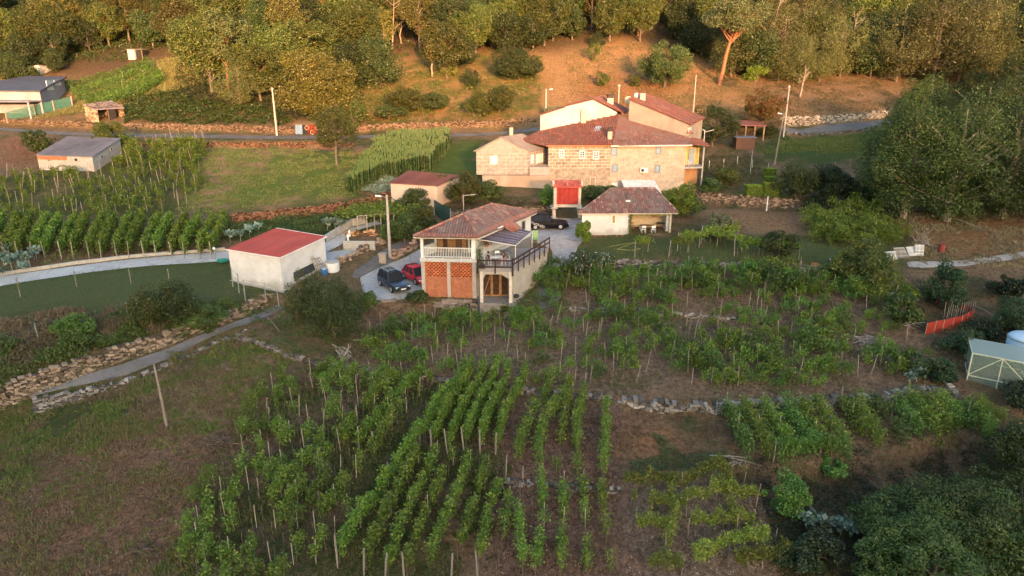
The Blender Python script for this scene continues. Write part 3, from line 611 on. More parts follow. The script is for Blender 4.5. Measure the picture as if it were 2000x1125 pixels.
# brick panels: solid below, open lattice above
for t0, t1 in ((0.057, 0.468), (0.532, 0.928)):
    m = MB(); m.prism([tuple(fp(t0, .06)[:2]), tuple(fp(t1, .06)[:2]), tuple(fp(t1, .2)[:2]), tuple(fp(t0, .2)[:2])], 1.0, 3.02); m.build('brick_wall', BRICK, bh)
    m = MB(); W = np.linalg.norm(fp(t1)-fp(t0)); nc = 6; cw = W/nc; rh = 0.165; rows = 9
    for r in range(rows):
        z = 3.03+r*rh; o = 0.5*cw if r % 2 else 0.0
        for k in range(nc+1):
            x0 = max(0, k*cw+o-cw*0.27); x1 = min(W, k*cw+o+cw*0.27)
            if x1-x0 > 0.03:
                tt = (x0+x1)/2/W; c = fp(t0+(t1-t0)*tt, .13, z+rh/2-0.03); m.box(c, (x1-x0, .14, rh-0.045), rz=math.atan2(sv[1], sv[0]))
        c = fp((t0+t1)/2, .131, z+rh-0.02); m.box(c, (W, .138, 0.036), rz=math.atan2(sv[1], sv[0]), rnd=0.5)
    m.build('brick_lattice', mat('loose_orange_bricks', (0.62,0.18,0.075), (0.52,0.14,0.06), rnd=0.25), bh)
m = MB(); m.slab([(*fp(-.02, -.12)[:2], 4.85), (*fp(1.02, -.12)[:2], 4.85), (BR[0]-.02, BR[1]-.02, 4.85), (BL[0]+.02, BL[1]-.02, 4.85)], .34); m.build('floor_slab', mat('pale_cement', (0.60,0.57,0.54), (0.5,0.47,0.45), scale=1.4, dirt=0.3, dirtcol=(0.35,0.33,0.3)), bh)
LB = 2.3   # loggia depth
m = MB(); m.prism([sidep(FL, LB), sidep(FR, LB), (BR[0]-.01, BR[1]), BL], 4.86, 6.95); m.prism([FL, (FL[0]+.22, FL[1]), (sidep(FL, LB)[0]+.22, sidep(FL, LB)[1]), sidep(FL, LB-.003)], 6.55, 6.945)
m.prism([(FR[0]-.2, FR[1]+.3), (FR[0], FR[1]+.3), sidep(FR, LB-.003), (sidep(FR, LB)[0]-.2, sidep(FR, LB-.003)[1])], 4.86, 6.949)
m.prism([(FL[0], FL[1]+.3), (FL[0]+.2, FL[1]+.3), (sidep(FL, LB)[0]+.2, sidep(FL, LB-.003)[1]), sidep(FL, LB-.003)], 4.86, 5.8)
m.build('wall', WHITE, bh)
for t0, t1 in ((-0.003, 0.05), (0.925, 1.003)): m = MB(); m.prism([tuple(fp(t0)[:2]), tuple(fp(t1)[:2]), tuple(fp(t1, .3)[:2]), tuple(fp(t0, .3)[:2])], 4.855, 6.94); m.build('column', WHITEP, bh)
m = MB(); q = [np.array((*sidep(FL, LB-.03), 0)), np.array((*sidep(FR, LB-.03), 0))]
for t0, t1, c in ((0.06, 0.16, 0), (0.25, 0.40, 1), (0.52, 0.60, 0), (0.70, 0.80, 0)):
    a, b = q[0]+(q[1]-q[0])*t0, q[0]+(q[1]-q[0])*t1; m.beam([a[0], a[1], 5.85], [b[0], b[1], 5.85], 0.05, 1.95)
m.build('cladding', OAK, bh)
m = MB(); a, b = q[0]+(q[1]-q[0])*0.17, q[0]+(q[1]-q[0])*0.24; m.beam([a[0], a[1]-.04, 5.8], [b[0], b[1]-.04, 5.8], 0.06, 1.85); m.build('door', BROWNW, bh)
m = MB(); a, b = q[0]+(q[1]-q[0])*0.63, q[0]+(q[1]-q[0])*0.675; m.beam([a[0], a[1]-.04, 5.8], [b[0], b[1]-.04, 5.8], 0.06, 1.85); m.build('door', WHITEP, bh)
m = MB(); a, b = q[0]+(q[1]-q[0])*.045+[0,.02,0], q[0]+(q[1]-q[0])*.95+[0,.02,0]; m.beam([a[0], a[1], 5.88], [b[0], b[1], 5.88], 0.03, 2.04); m.build('loggia_shade_panel', mat('loggia_shade_brown', (.13,.075,.045),(.09,.055,.035)), bh)  # brown sheet added over the back wall, loggia shade put into its colour
m = MB(); m.slab([(*fp(.05,.35)[:2],4.875),(*fp(.93,.35)[:2],4.875),(*sidep(FR,LB-.1),4.875),(*sidep(FL,LB-.1),4.875)], .02); m.build('loggia_shade_floor', mat('loggia_floor_shade', (.12,.08,.06)), bh)  # dark sheet added on the slab, with the loggia's shade in its colour
# balcony rail
m = MB(); z0, z1 = 4.98, 5.82
m.beam(fp(.05, .02, z1), fp(.925, .02, z1), .07, .07); m.beam(fp(.05, .02, z0), fp(.925, .02, z0), .06, .05)
for i in range(30): t = .06+.86*i/29; m.beam(fp(t, .02, z0), fp(t, .02, z1), .045, .03)
for i in range(6): t = .07+.84*i/5; m.beam(fp(t, -.1, 4.62), fp(t, -.1, 5.0), .04, .04); m.beam(fp(t, -.1, 4.98), fp(t, .02, 4.98), .04, .04)
m.build('balcony_railing', WHITEP, bh)
# hipped roof
eFL, eFR, eBR, eBL = (-9.0,61.25,7.0), (-2.95,60.85,7.0), (2.55,71.9,7.0), (-3.3,72.6,7.0); r1, r2 = (-4.55,64.3,8.42), (-2.0,69.0,8.45)
rp = roof_part(bh, [[eFL, eFR, r1], [eFR, eBR, r2, r1], [eBR, eBL, r2], [eBL, eFL, r1, r2]], ROOF_OLD, h=0.085)
m = MB()
for a, b in ((eFL, r1), (eFR, r1), (r1, r2), (eBR, r2), (eBL, r2)): ridge_tiles(m, np.array(a)+[0,0,.08], np.array(b)+[0,0,.08])
a, b = np.array(eFR), np.array(eBR); up = (np.array(r1)-a); k = np.cross(b-a, up); 
for i in range(2): tiles(m, [a+[0,0,.03], b+[0,0,.03], b+(np.array(r2)-b)*0.16+[0,0,.03], a+(np.array(r1)-a)*0.16+[0,0,.03]], lift=0.05+0.02*i, h=.09)
tiles(m, [np.array(eFL)+[0,0,.03], np.array(eFR)+[0,0,.03], np.array(eFR)+(np.array(r1)-np.array(eFR))*.1+[0,0,.03], np.array(eFL)+(np.array(r1)-np.array(eFL))*.1+[0,0,.03]], lift=.05, h=.09)
m.build('ridge_tile', ROOF_EDGE, rp)
m = MB()
for a, b in ((eFL, eFR), (eFR, eBR), (eFL, eBL)): m.beam(np.array(a)-[0,0,.07], np.array(b)-[0,0,.07], .09, .12)
m.build('gutter', mat('cream_gutter', (0.74,0.66,0.55), (0.68,0.6,0.5), rough=0.5), bh)
# small side roof over the terrace door
P1, P2, P3, P4 = atZ(983,441,7.35), atZ(1001,451,6.75), atZ(1018,444,6.75), atZ(997,432,7.35); P5, P6 = atZ(947,455,6.75), atZ(975,440,6.95)
o = roof_part(bh, [[P1, P2, P3, P4]], ROOF_EDGE, h=.07); o.name = 'side_roof'
m = MB(); m.slab([P5, P1, P6], .1); m.build('side_fascia', WHITEP, bh)
pwin(bh, FR, BR, (1019,431,1025,450), GREYM, GLASS, fw=.08)
# terrace: slab, solid side, portico
dk = [(-3.33,61.45), (-3.0,60.1), (0.02,59.95), (3.65,67.1), (-.45,67.2)]
m = MB(); m.prism(dk, 4.05, 4.4); m.build('terrace_slab', mat('terrace_cement', (0.36,0.32,0.31), (0.30,0.27,0.26), scale=1.0, dirt=0.3), bh)
m = MB(); m.prism([(-3.2,62.3), (1.1,62.1), (3.55,67.0), (-.5,67.15)], 0.0, 4.04); m.prism([(-0.02,60.35), (0.16,60.25), (1.1,62.098), (0.9,62.098)], 0.0, 4.03); m.build('terrace_wall', CREAM, bh)
m = MB(); m.prism([(-3.25,61.4), (-2.95,59.85), (0.2,59.7), (1.05,61.9), (-3.2,62.2)], -0.6, 1.08); m.build('porch_floor', mat('mossy_cement', (0.27,0.24,0.21), (0.2,0.17,0.15), dirt=.5), bh)
for c in ((-2.78,60.2), (-.12,60.08)): m = MB(); m.box((c[0], c[1], 2.05 if c[0] < -1 else 1.7), (.3,.3,4.0 if c[0] < -1 else 4.7)); m.build('pillar', mat('pale_plaster_column', (0.66,0.58,0.5), (0.58,0.5,0.42), dirt=0.4), bh)
m = MB(); m.beam((-2.62,60.15,3.92), (-.28,60.05,3.92), .24, .24)
for x0, x1 in ((-.28, -1.0), (-2.62, -2.4)): m.add([(x0,60.0,3.8),(x1,60.0,3.8),(x0,60.0,3.35),(x0,60.22,3.8),(x1,60.22,3.8),(x0,60.22,3.35)], [(0,2,1),(3,4,5),(0,1,4,3),(1,2,5,4),(0,3,5,2)])
m.build('portico_beam', CREAM, bh)
for x0, x1 in ((-2.75, -1.95), (-1.85, -1.15), (-1.05, -.35)):
    m = MB(); y = 62.0
    for q0, q1 in (((x0,y,1.1),(x0,y,3.5)), ((x1,y,1.1),(x1,y,3.5)), ((x0,y,1.15),(x1,y,1.15)), ((x0,y,3.45),(x1,y,3.45))): m.beam(q0, q1, .12, .1)
    if x0 < -2: m.beam((x0+.1,y,1.2), (x1,y,3.4), .06, .06)
    o = m.build('door', OAK, bh); m = MB(); m.box(((x0+x1)/2, y+.03, 2.3), (x1-x0-.1, .04, 2.2)); m.build('pane', mat('brown_glass', (0.09,0.05,0.03), (0.05,0.03,0.02), rough=0.3), o)
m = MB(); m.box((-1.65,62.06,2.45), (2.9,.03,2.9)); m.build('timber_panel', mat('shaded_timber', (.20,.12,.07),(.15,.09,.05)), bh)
# brown timber railing round the terrace
m = MB(); c0, c1, c2 = np.array((-3.1,60.0,0)), np.array((.06,59.86,0)), np.array((3.75,67.0,0)); zz = lambda p, z: (p[0], p[1], z)
m.beam(zz(c0, 5.12), zz(c1, 5.12), .09, .12); m.beam(zz(c0, 4.52), zz(c1, 4.52), .08, .12)
for t in (0.0, .5): p = c0+(c1-c0)*t; m.beam(zz(p, 3.9), zz(p, 5.2), .12, .12)
m.beam(zz(c1, 3.7), zz(c1, 5.35), .17, .17)
m.beam(zz(c1, 5.15), zz(c2, 5.5), .08, .13); m.beam(zz(c1, 4.75), zz(c2, 5.05), .07, .12)
for i in range(1, 8): p = c1+(c2-c1)*i/7; m.beam(zz(p, 3.85), zz(p, 5.17+.36*i/7), .1, .1)
m.build('terrace_railing', BROWNW, bh)
# slatted awning
m = MB(); a = [np.array(p) for p in ((-3.2,61.9,6.62), (.32,60.95,6.25), (2.0,65.9,6.42), (-.95,66.3,6.98))]
for i in range(7):
    t0, t1 = i/7, (i+.93)/7; f = lambda t, e: a[0]*(1-e)*(1-t)+a[1]*e*(1-t)+a[3]*(1-e)*t+a[2]*e*t
    m.slab([f(t0, 0), f(t0, 1), f(t1, 1)-[0,0,.03], f(t1, 0)-[0,0,.03]], .03)
o = m.build('awning', mat('mauve_awning_cloth', (0.17,0.125,0.15), (0.12,0.09,0.11), rnd=0.25), bh)
m = MB(); m.beam(a[0], a[1], .06, .06); m.beam(a[1], a[2], .06, .06); m.beam(a[0], a[3], .06, .06); m.beam((.3,61.0,4.4), a[1], .06, .06); m.beam((1.95,65.85,4.4), a[2], .06, .06); m.build('awning_frame', mat('cream_gutter', (0,0,0)), o)
# on the terrace
def chair(name, pos, rz, m_, label, seat_h=.44, back_h=.88, w=.44, group=None):
    t = thing(name, label, 'chair', pos, group); p = MB(); p.box((0,0,seat_h), (w,w,.04)); 
    def put(mb, nm):
        c, s_ = math.cos(rz), math.sin(rz); mb.v = [v @ np.array([[c, s_, 0], [-s_, c, 0], [0, 0, 1]])+np.array(pos) for v in mb.v]; return mb.build(nm, m_, t)
    put(p, 'seat'); p = MB(); p.box((0, w/2-.02, (seat_h+back_h)/2+.1), (w, .03, back_h-seat_h-.2)); put(p, 'backrest')
    for x in (-1, 1):
        for y in (-1, 1): p = MB(); p.beam((x*w*.44, y*w*.44, 0), (x*w*.44, y*w*.46, seat_h if y < 0 else back_h), .035, .035); put(p, 'leg')
    return t
def table(pos, dims, m_, label, rz=0, name='table', top_m=None):
    t = thing(name, label, 'table', pos); L, W, H = dims
    def put(mb, nm, mm):
        c, s_ = math.cos(rz), math.sin(rz); mb.v = [v @ np.array([[c, s_, 0], [-s_, c, 0], [0, 0, 1]])+np.array(pos) for v in mb.v]; return mb.build(nm, mm, t)
    p = MB(); p.box((0,0,H-.02), (L,W,.05)); put(p, 'table_top', top_m or m_)
    for x in (-1, 1):
        for y in (-1, 1): p = MB(); p.beam((x*(L/2-.06), y*(W/2-.06), 0), (x*(L/2-.06), y*(W/2-.06), H-.04), .05, .05); put(p, 'leg', m_)
    return t
WP = WHITEP
table((-1.42,61.25,4.4), (1.15,.75,.72), WP, 'white outdoor table between the two seated people on the terrace')
chair('garden_chair', (-2.35,61.2,4.4), math.pi/2, WP, 'white garden chair under the dark-shirted person on the left of the terrace table')
chair('garden_chair', (-.42,61.2,4.4), -math.pi/2, WP, 'white garden chair under the long-haired person on the right of the terrace table')
chair('garden_chair', (-1.35,62.6,4.4), 0.2, WP, 'empty white chair behind the terrace table')
table((-1.0,63.3,4.4), (1.4,.8,.72), GREYM, 'dark grey table behind the white one on the terrace', name='garden_table')
def plantpot(pos, r, h, fm, label, hang=None, name='hanging_plant', pm=None, size=.09, n=260):
    t = thing(name, label, 'plant', pos); p = MB(); p.lathe(pos, [(r*.35,0),(r*.5,.22),(r*.45,.22)], 10); p.build('pot', pm or mat('terracotta_pot', (0.4,0.16,0.09)), t)
    C = RNG.normal(size=(n, 3))*np.array([r*.45, r*.45, h*.3])+np.array(pos)+[0,0,.25+h*.25]; fast_mesh('foliage', leaves(C, size), 4, RNG.uniform(0, 1, n), fm, t, off=np.array(pos))
    if hang: p = MB(); p.beam((pos[0], pos[1], pos[2]+.2), (pos[0], pos[1], pos[2]+hang), .012, .012); p.build('cord', BLACKM, t)
    return t
LF = lambda n, a, b, c=None, **k: leafmat(n, a, b, c, **k)
LGREEN = LF('fresh_leaves', (0.06,0.11,0.02), (0.10,0.155,0.03)); LRED = LF('reddish_leaves', (0.14,0.04,0.03), (0.10,0.10,0.03), (0.35,0.05,0.03))
plantpot((-2.35,62.05,5.9), .5, .5, LRED, 'hanging basket of reddish leaves nearest the balcony, above the terrace', hang=.9)
plantpot((-.72,63.6,5.8), .4, .5, LGREEN, 'hanging basket of green leaves farther along the terrace wall', hang=.9)
C = RNG.normal(size=(900, 3))*np.array([.16,.16,.5])+np.array((-2.98,61.35,5.3)); t = thing('climbing_plant', 'tall green climbing plant at the corner of the terrace and balcony', 'plant', (-2.98,61.35,4.4)); fast_mesh('foliage', leaves(C, .1), 4, RNG.uniform(0, 1, 900), LGREEN, t, off=np.array((-2.98,61.35,4.4))); m = MB(); m.tube([(-2.98,61.35,4.4),(-3.0,61.4,5.9)], .02); m.build('stem', WOOD, t)
t = thing('flower_box', 'dark planter hung on the terrace railing at its left end', 'planter', (-2.75,59.8,4.45)); m = MB(); m.box((-2.75,59.78,4.6), (.62,.22,.3)); m.build('box', mat('dark_planter', (0.05,0.03,0.025)), t); C = RNG.normal(size=(120, 3))*np.array([.22,.07,.07])+np.array((-2.75,59.78,4.82)); fast_mesh('foliage', leaves(C, .08), 4, RNG.uniform(0, 1, 120), LRED, t, off=np.array((-2.75,59.8,4.45)))
t = thing('kettle_grill', 'round black kettle grill beside the right porch pillar', 'grill', (.35,60.0,1.08)); m = MB(); m.lathe((.42,59.95,1.75), [(.05,-.2),(.24,-.12),(.28,0),(.24,.12),(.05,.2)], 14); m.build('bowl', BLACKM, t, smooth=True)
for k in range(3): m = MB(); a_ = k*2.1; m.beam((.42+.1*math.cos(a_),59.95+.1*math.sin(a_),1.6), (.42+.28*math.cos(a_),59.95+.28*math.sin(a_),1.08), .03, .03); m.build('leg', METAL, t)
t = thing('tv_antenna', 'thin aerial on a mast behind the hipped tile roof of the brick house', 'antenna', (-4.9,70.2,7.0)); m = MB(); m.beam((-4.95,69.8,6.5), (-4.95,69.8,9.3), .05, .05); m.build('mast', METAL, t); m = MB(); m.beam((-4.95,69.8,9.2), (-3.7,69.8,9.35), .05, .05); 
for i in range(6): m.beam((-4.6+.16*i,69.55,9.25), (-4.6+.16*i,70.05,9.25), .02, .02)
m.build('aerial', METAL, t)
# ================================================================ white garage with the red sheet roof
gar = thing('garage', 'white rendered garage with a flat red sheet roof beside the concrete driveway', 'garage', (-22.5,65,1.8))
gL, gF, gR, gB = (-26.75,63.1), (-21.35,61.3), (-18.75,67.3), (-24.3,69.6)
m = MB(); m.prism([gL, gF, gR, gB], 0.8, [5.28, 4.98, 5.45, 5.75]); m.build('wall', WHITE, gar)
def grow(P, e): c = np.mean([p[:2] for p in P], 0); return [tuple(np.array(p[:2])+(np.array(p[:2])-c)/np.linalg.norm(np.array(p[:2])-c)*e) for p in P]
q = grow([gL, gF, gR, gB], .25); zs = [5.36, 5.05, 5.52, 5.83]; m = MB(); m.slab([(*p, z) for p, z in zip(q, zs)], .1)
Pq = [np.array((*p, z+.01)) for p, z in zip(q, zs)]
for i in range(44): t = (i+.5)/44; m.beam(Pq[0]+(Pq[1]-Pq[0])*t, Pq[3]+(Pq[2]-Pq[3])*t, .05, .03)
m.beam(Pq[0]+(Pq[1]-Pq[0])*.5+[0,0,.02], Pq[3]+(Pq[2]-Pq[3])*.5+[0,0,.02], .12, .03, rnd=.1)
m.build('roof', mat('red_roof_sheet', (0.46,0.085,0.06), (0.40,0.075,0.055), rough=0.6, rnd=.12, scale=.7), gar)
m = MB(); m.beam((*q[2], 5.5), (*q[3], 5.81), .09, .1); m.beam((*q[1], 5.03), (*q[2], 5.5), .05, .11); m.beam((*q[0], 5.34), (*q[1], 5.03), .05, .11); m.build('fascia', WHITEP, gar)
m = MB(); m.prism(grow([gL, gF, gR, gB], .22), 0.6, [2.3,1.75,2.2,2.4]); m.build('footing', CONC, gar)
pwin(gar, gF, gR, (563,549,610,541), BLACKM, BLACKM, name='vent') if False else None
a, b = np.array(gF), np.array(gR); d_ = (b-a)/np.linalg.norm(b-a); n_ = np.array([d_[1], -d_[0]])
m = MB(); p0 = a+d_*1.6+n_*.03; p1 = a+d_*4.6+n_*.03; m.beam((*p0, 2.75), (*p1, 2.95), .06, .8); m.build('opening_or_shutter', mat('garage_opening_shade', (0.06,0.065,0.075)), gar)  # black opening in the wall, drawn as a sheet with shade as its colour
lad = thing('leaning_pallet', 'worn grey timber frame leaning against the right wall of the white garage', 'pallet', (*(a+d_*4.9+n_*.8), 2.1)); m = MB()
w0 = a+d_*4.3+n_*.85; w1 = a+d_*6.0+n_*.75; t0_ = a+d_*4.1+n_*.08; t1_ = a+d_*5.4+n_*.08
for i in range(5): t = i/4; m.beam((*(w0+(w1-w0)*t), 1.9), (*(t0_+(t1_-t0_)*t), 3.9-(.25 if i > 1 else -.2)), .1, .05)
for z in (.25, .62, .95): m.beam((*(w0+(t0_-w0)*z), 1.9+2.0*z), (*(w1+(t1_-w1)*z), 1.9+1.85*z), .09, .05)
m.build('slat', GREYW, lad)
t = thing('water_tank', 'round white plastic tub behind the garage corner', 'tank', (-17.9,66.2,2.3)); m = MB(); m.lathe((-17.9,66.2,2.2), [(.62,0),(.68,.1),(.68,.95),(.62,1.0),(.6,.8)], 20); m.build('tub', WHITEP, t, smooth=False); m = MB(); m.lathe((-17.9,66.2,3.22), [(.7,0),(.7,.05)], 20); m.build('rim', CONC, t)
t = thing('plastic_drum', 'small blue plastic drum beside the white tub', 'drum', (-18.5,65.2,2.2)); m = MB(); m.lathe((-18.5,65.2,2.1), [(.3,0),(.36,.1),(.36,.6),(.3,.7)], 14); m.build('body', mat('blue_plastic', (0.06,0.17,0.42), rough=.5), t); m = MB(); m.lathe((-18.5,65.2,2.8), [(.3,0),(.3,.06)], 14); m.build('lid', mat('pale_plastic', (0.5,0.55,0.6)), t)
m = MB(); m.lathe(tuple(pick(436,512)), [(.2,0),(.42,.05),(.46,.3),(.4,.32),(.3,.15)], 14, sx=1.3); m.solo('sandpit_tub', mat('turquoise_plastic', (0.03,0.24,0.20), rough=.5), 'small turquoise plastic tub on the lawn by the garage corner', 'tub')
# ================================================================ pink block shed with brown roof
sh = thing('block_shed', 'pinkish cement block shed with a brown corrugated lean-to roof beside the corn', 'shed', (-11.5,87,5.2)); q = [(-15.14,86.0), (-9.2,84.2), (-6.75,88.4), (-13.5,90.4)]; zs = [7.75,7.7,8.3,8.6]
m = MB(); m.prism(q, 4.3, zs); m.build('wall', mat('pink_render', (0.56,0.45,0.37), (0.50,0.40,0.33), dirt=.35, dirtcol=(.36,.3,.25), scale=.6), sh)
def sheet_roof(parent, q, zs, m_, e=.2, n=26, name='roof', th=.08):
    g = grow(q, e); P = [np.array((*p, z+.1)) for p, z in zip(g, zs)]; m = MB(); m.slab(P, th, rnd=.5)
    for i in range(n): t = (i+.5)/n; m.beam(P[0]+(P[1]-P[0])*t+[0,0,.015], P[3]+(P[2]-P[3])*t+[0,0,.015], .1, .035)
    return m.build(name, m_, parent)
sheet_roof(sh, q, zs, mat('brown_corrugated', (0.23,0.085,0.065), (0.18,0.07,0.055), rnd=.2, dirt=.4, dirtcol=(.3,.17,.12)))
m = MB(); m.beam((-9.18,84.1,7.7),(-6.7,88.4,8.3),.05,.1); m.build('fascia', CREAM, sh)
# ================================================================ cement block shed on the left
sh = thing('block_barn', 'long grey cement block shed with a slate-grey sheet roof above the left vineyard', 'shed', (-66,106,7)); q = [(-70.3,103.3), (-60.9,101.2), (-62.0,111.2), (-71.4,113)]; zs = [9.05,9.05,10.65,10.75]
m = MB(); m.prism(q, 5.6, zs); m.build('wall', CBLOCK, sh)
m = MB(); m.beam((-70.2,103.2,8.75), (-65.2,102.1,8.75), .06, .5); m.build('brick_band', BRICK, sh)
sheet_roof(sh, q, zs, mat('slate_sheet', (0.22,0.20,0.215), (0.17,0.155,0.165), dirt=.4, dirtcol=(.26,.2,.17), rnd=.08, scale=.6), n=40)
for px in ((146,309,151,315), (94,308,97,314)): pwin(sh, q[0], q[1], px, CONC, DARK)
for px in ((197,303,200,309), (216,288,219,294)): pwin(sh, q[1], q[2], px, CONC, DARK)
# ================================================================ grey house far left
gh_ = thing('grey_house', 'grey house with a dark sloping roof at the far left', 'house', (-94,142,14))
a = pick(0,208); A0 = atZ(-60,208,13.6); F0 = atY(28,213,137.5); C0 = atY(126,177,150); base = 12.5
q = [(-108,139.5), (F0[0]+6.2,136.5), (C0[0],150.5), (-103,153.5)]; zs = [17.0,16.9,19.2,19.3]
m = MB(); m.prism(q, base, zs); m.build('wall', mat('lilac_grey_render', (0.36,0.33,0.34), (0.31,0.29,0.3), scale=.4, dirt=.3), gh_)
m = MB(); m.slab([(*p, z+.2) for p, z in zip(grow(q, .7), zs)], .2); m.build('roof', mat('dark_slate', (0.075,0.078,0.095), (0.06,0.062,0.075), rough=.6, scale=.5, rnd=.1), gh_)
for px, nm in (((93,157,101,176), 'door'), ((107,156,117,167), 'window')): pwin(gh_, q[1], q[2], px, WHITEP, WHITEP, name=nm)
m = MB(); m.prism([(-108,134.2), (q[1][0]-.2,133.0), (q[1][0]-.01,136.45), (-108,139.4)], 15.1, 15.3); m.build('porch_roof', mat('porch_sheet', (0.25,0.24,0.26)), gh_)
for x in (-101.5, -98.8): m = MB(); m.box((x,138.2,13.9),(1.0,.3,1.9)); m.build('opening_or_shutter', WHITEP, gh_)
for x in (-104, q[1][0]-.5): m = MB(); m.beam((x,133.4,12), (x,133.4,15.1), .25); m.build('post', CONC, gh_)
sh = thing('low_outbuilding', 'low white outbuilding with a brown roof in the trees behind the grey house', 'shed', pick(55,146)); c = pick(55,146); q = [(c[0]-3.2,c[1]),(c[0]+3.2,c[1]-.3),(c[0]+3.6,c[1]+3),(c[0]-2.8,c[1]+3.4)]
m = MB(); m.prism(q, c[2]-1, [c[2]+1.3,c[2]+2.1,c[2]+2.3,c[2]+1.5]); m.build('wall', WHITE, sh); sheet_roof(sh, q, [c[2]+1.3,c[2]+2.1,c[2]+2.3,c[2]+1.5], mat('maroon_sheet', (0.12,0.05,0.05)), e=.5, n=10)
sh = thing('metal_shed', 'small cream metal shed with open dark front on the slope at upper left', 'shed', pick(262,114)); c = pick(262,116); q = [(c[0]-1.3,c[1]),(c[0]+.4,c[1]-.2),(c[0]+.6,c[1]+1.6),(c[0]-1.1,c[1]+1.8)]
m = MB(); m.prism(q, c[2]-.3, c[2]+2.2)
for i in range(8): m.beam((q[0][0],q[0][1]-.03,c[2]+.2+.25*i),(q[1][0],q[1][1]-.03,c[2]+.2+.25*i),.03,.05)
m.build('wall', mat('cream_sheet', (0.60,0.57,0.45), (0.5,0.48,0.4), rnd=.2), sh); m = MB(); m.prism([(c[0]+.42,c[1]+.3),(c[0]+2.0,c[1]+.2),(c[0]+2.2,c[1]+1.7),(c[0]+.6,c[1]+1.65)], c[2]-.3, c[2]+1.9); m.build('opening_shade', DARK, sh)  # open front is a solid block, its inner shade put into the colour
m = MB(); m.slab([(c[0]-1.5,c[1]-.3,c[2]+2.3),(c[0]+2.2,c[1]-.4,c[2]+2.15),(c[0]+2.4,c[1]+2,c[2]+2.35),(c[0]-1.3,c[1]+2.1,c[2]+2.45)], .08); m.build('roof', mat('rusty_sheet', (0.25,0.15,0.1), (.2,.17,.15)), sh); m = MB(); m.beam((c[0]+2,c[1]+.1,c[2]-.5),(c[0]+2,c[1]+.1,c[2]+2.1),.14); m.build('post', WOOD, sh)
# ---- old stone hut
c = pick(200,234); hut = thing('stone_hut', 'crumbling stone hut with a broken slate roof on the grass above the road', 'hut', c)
q = [(c[0]-3.0,c[1]+.2),(c[0]+.1,c[1]-1.6),(c[0]+3.2,c[1]+1.6),(c[0]+.1,c[1]+3.4)]
SM = stone_mat('warm_field_stone', (0.44,0.30,0.19), (0.30,0.2,0.13))
def stone_face(mb, a, b, z0, z1, th=.4, sz=.45, h=.24):
    a = np.array(a[:2], float); b = np.array(b[:2], float); L = np.linalg.norm(b-a); d = (b-a)/L; z = z0; ang = math.atan2(d[1], d[0])
    while z < z1:
        hh = min(h*random.uniform(.7,1.3), z1-z+.02); x = 0.0
        while x < L:
            w = min(sz*random.uniform(.6,1.5), L-x+.05); p = a+d*(x+w/2); mb.box((p[0]+random.uniform(-.03,.03), p[1]+random.uniform(-.03,.03), z+hh/2), (w*.93, th*random.uniform(.9,1.1), hh*.9), rz=ang+random.uniform(-.04,.04)); x += w
        z += hh
m = MB(); stone_face(m, q[0], q[1], c[2]-.5, c[2]+2.0); stone_face(m, q[3], q[0], c[2]-.5, c[2]+2.8); stone_face(m, q[2], q[3], c[2]-.5, c[2]+2.6); m.build('wall', SM, hut)
m = MB(); m.slab([(q[0][0]+.3,q[0][1],c[2]+2.5),(q[1][0],q[1][1]-.5,c[2]+2.0),(q[2][0]+.6,q[2][1]-.4,c[2]+2.1),(q[3][0],q[3][1]+.3,c[2]+3.3)], .12)
for i in range(120): s_, t_ = random.random(), random.random(); p = np.array([*L2(L2(q[0],q[1],s_), L2(q[3],q[2],s_), t_), 0]); p[2] = c[2]+2.15+.5*(1-s_)*(1-t_)+ (0.9*(1-s_)+.1)*t_; m.box(p+[0,0,.12], (.5,.45,.06), rz=random.random()*3, rx=random.uniform(-.3,.3))
m.build('roof', mat('mossy_slates', (0.22,0.17,0.15), (0.14,0.12,0.13), rnd=.4), hut); m = MB(); m.box((c[0]+1.6,c[1]+.4,c[2]+.9),(1.2,1.2,1.9),rz=.78); m.build('opening_shade', DARK, hut); m = MB(); m.beam((c[0]+1.5,c[1]-.35,c[2]-.2),(c[0]+1.5,c[1]-.35,c[2]+2.0),.16); m.build('post', WOOD, hut)  # dark block stands in for the shade inside the hut
# ---- roadside wood store
c = pick(600,262); ws = thing('roadside_shelter', 'low roadside shelter with a blue sheet and red painted wheels and tools', 'shelter', c)
m = MB(); m.box((c[0]-1.3,c[1]-.2,c[2]+.85),(1.2,.08,1.7),rx=-.12); 
for i in range(6): m.beam((c[0]-1.8+.2*i,c[1]-.3,c[2]+.05),(c[0]-1.8+.2*i,c[1]-.1,c[2]+1.7),.06,.04)
m.build('blue_sheet', mat('blue_grey_sheet', (0.22,0.33,0.45), (0.17,0.26,0.36), rnd=.3), ws)
m = MB(); m.box((c[0]+.3,c[1]+.5,c[2]+.8),(4.2,1.2,1.7)); m.build('opening_shade', DARK, ws); m = MB(); m.slab([(c[0]-2.2,c[1]-.4,c[2]+1.75),(c[0]+2.6,c[1]-.4,c[2]+1.8),(c[0]+2.6,c[1]+1.6,c[2]+2.2),(c[0]-2.2,c[1]+1.6,c[2]+2.1)], .1); m.build('roof', mat('earth_roof', (0.24,0.13,0.08), (.16,.12,.06)), ws)  # dark box fills the shelter, the shade within painted as its colour
RED = mat('faded_red_paint', (0.42,0.06,0.03), (0.30,0.05,0.03), rnd=.5)
for i in range(9):
    m = MB(); x = c[0]+.1+.24*i; R_ = random.uniform(.2,.38); z = c[2]+random.choice([.35,.5,1.1]); m.tube([(x+R_*math.cos(k*.7), c[1]-.25-.04*i, z+R_*math.sin(k*.7)) for k in range(10)], .05, n=5); m.build('wheel', RED if i % 4 else CREAM, ws)
m = MB(); m.box((c[0]+1.1,c[1]-.12,c[2]+1.05),(1.9,.06,1.0)); m.build('panel', RED, ws)
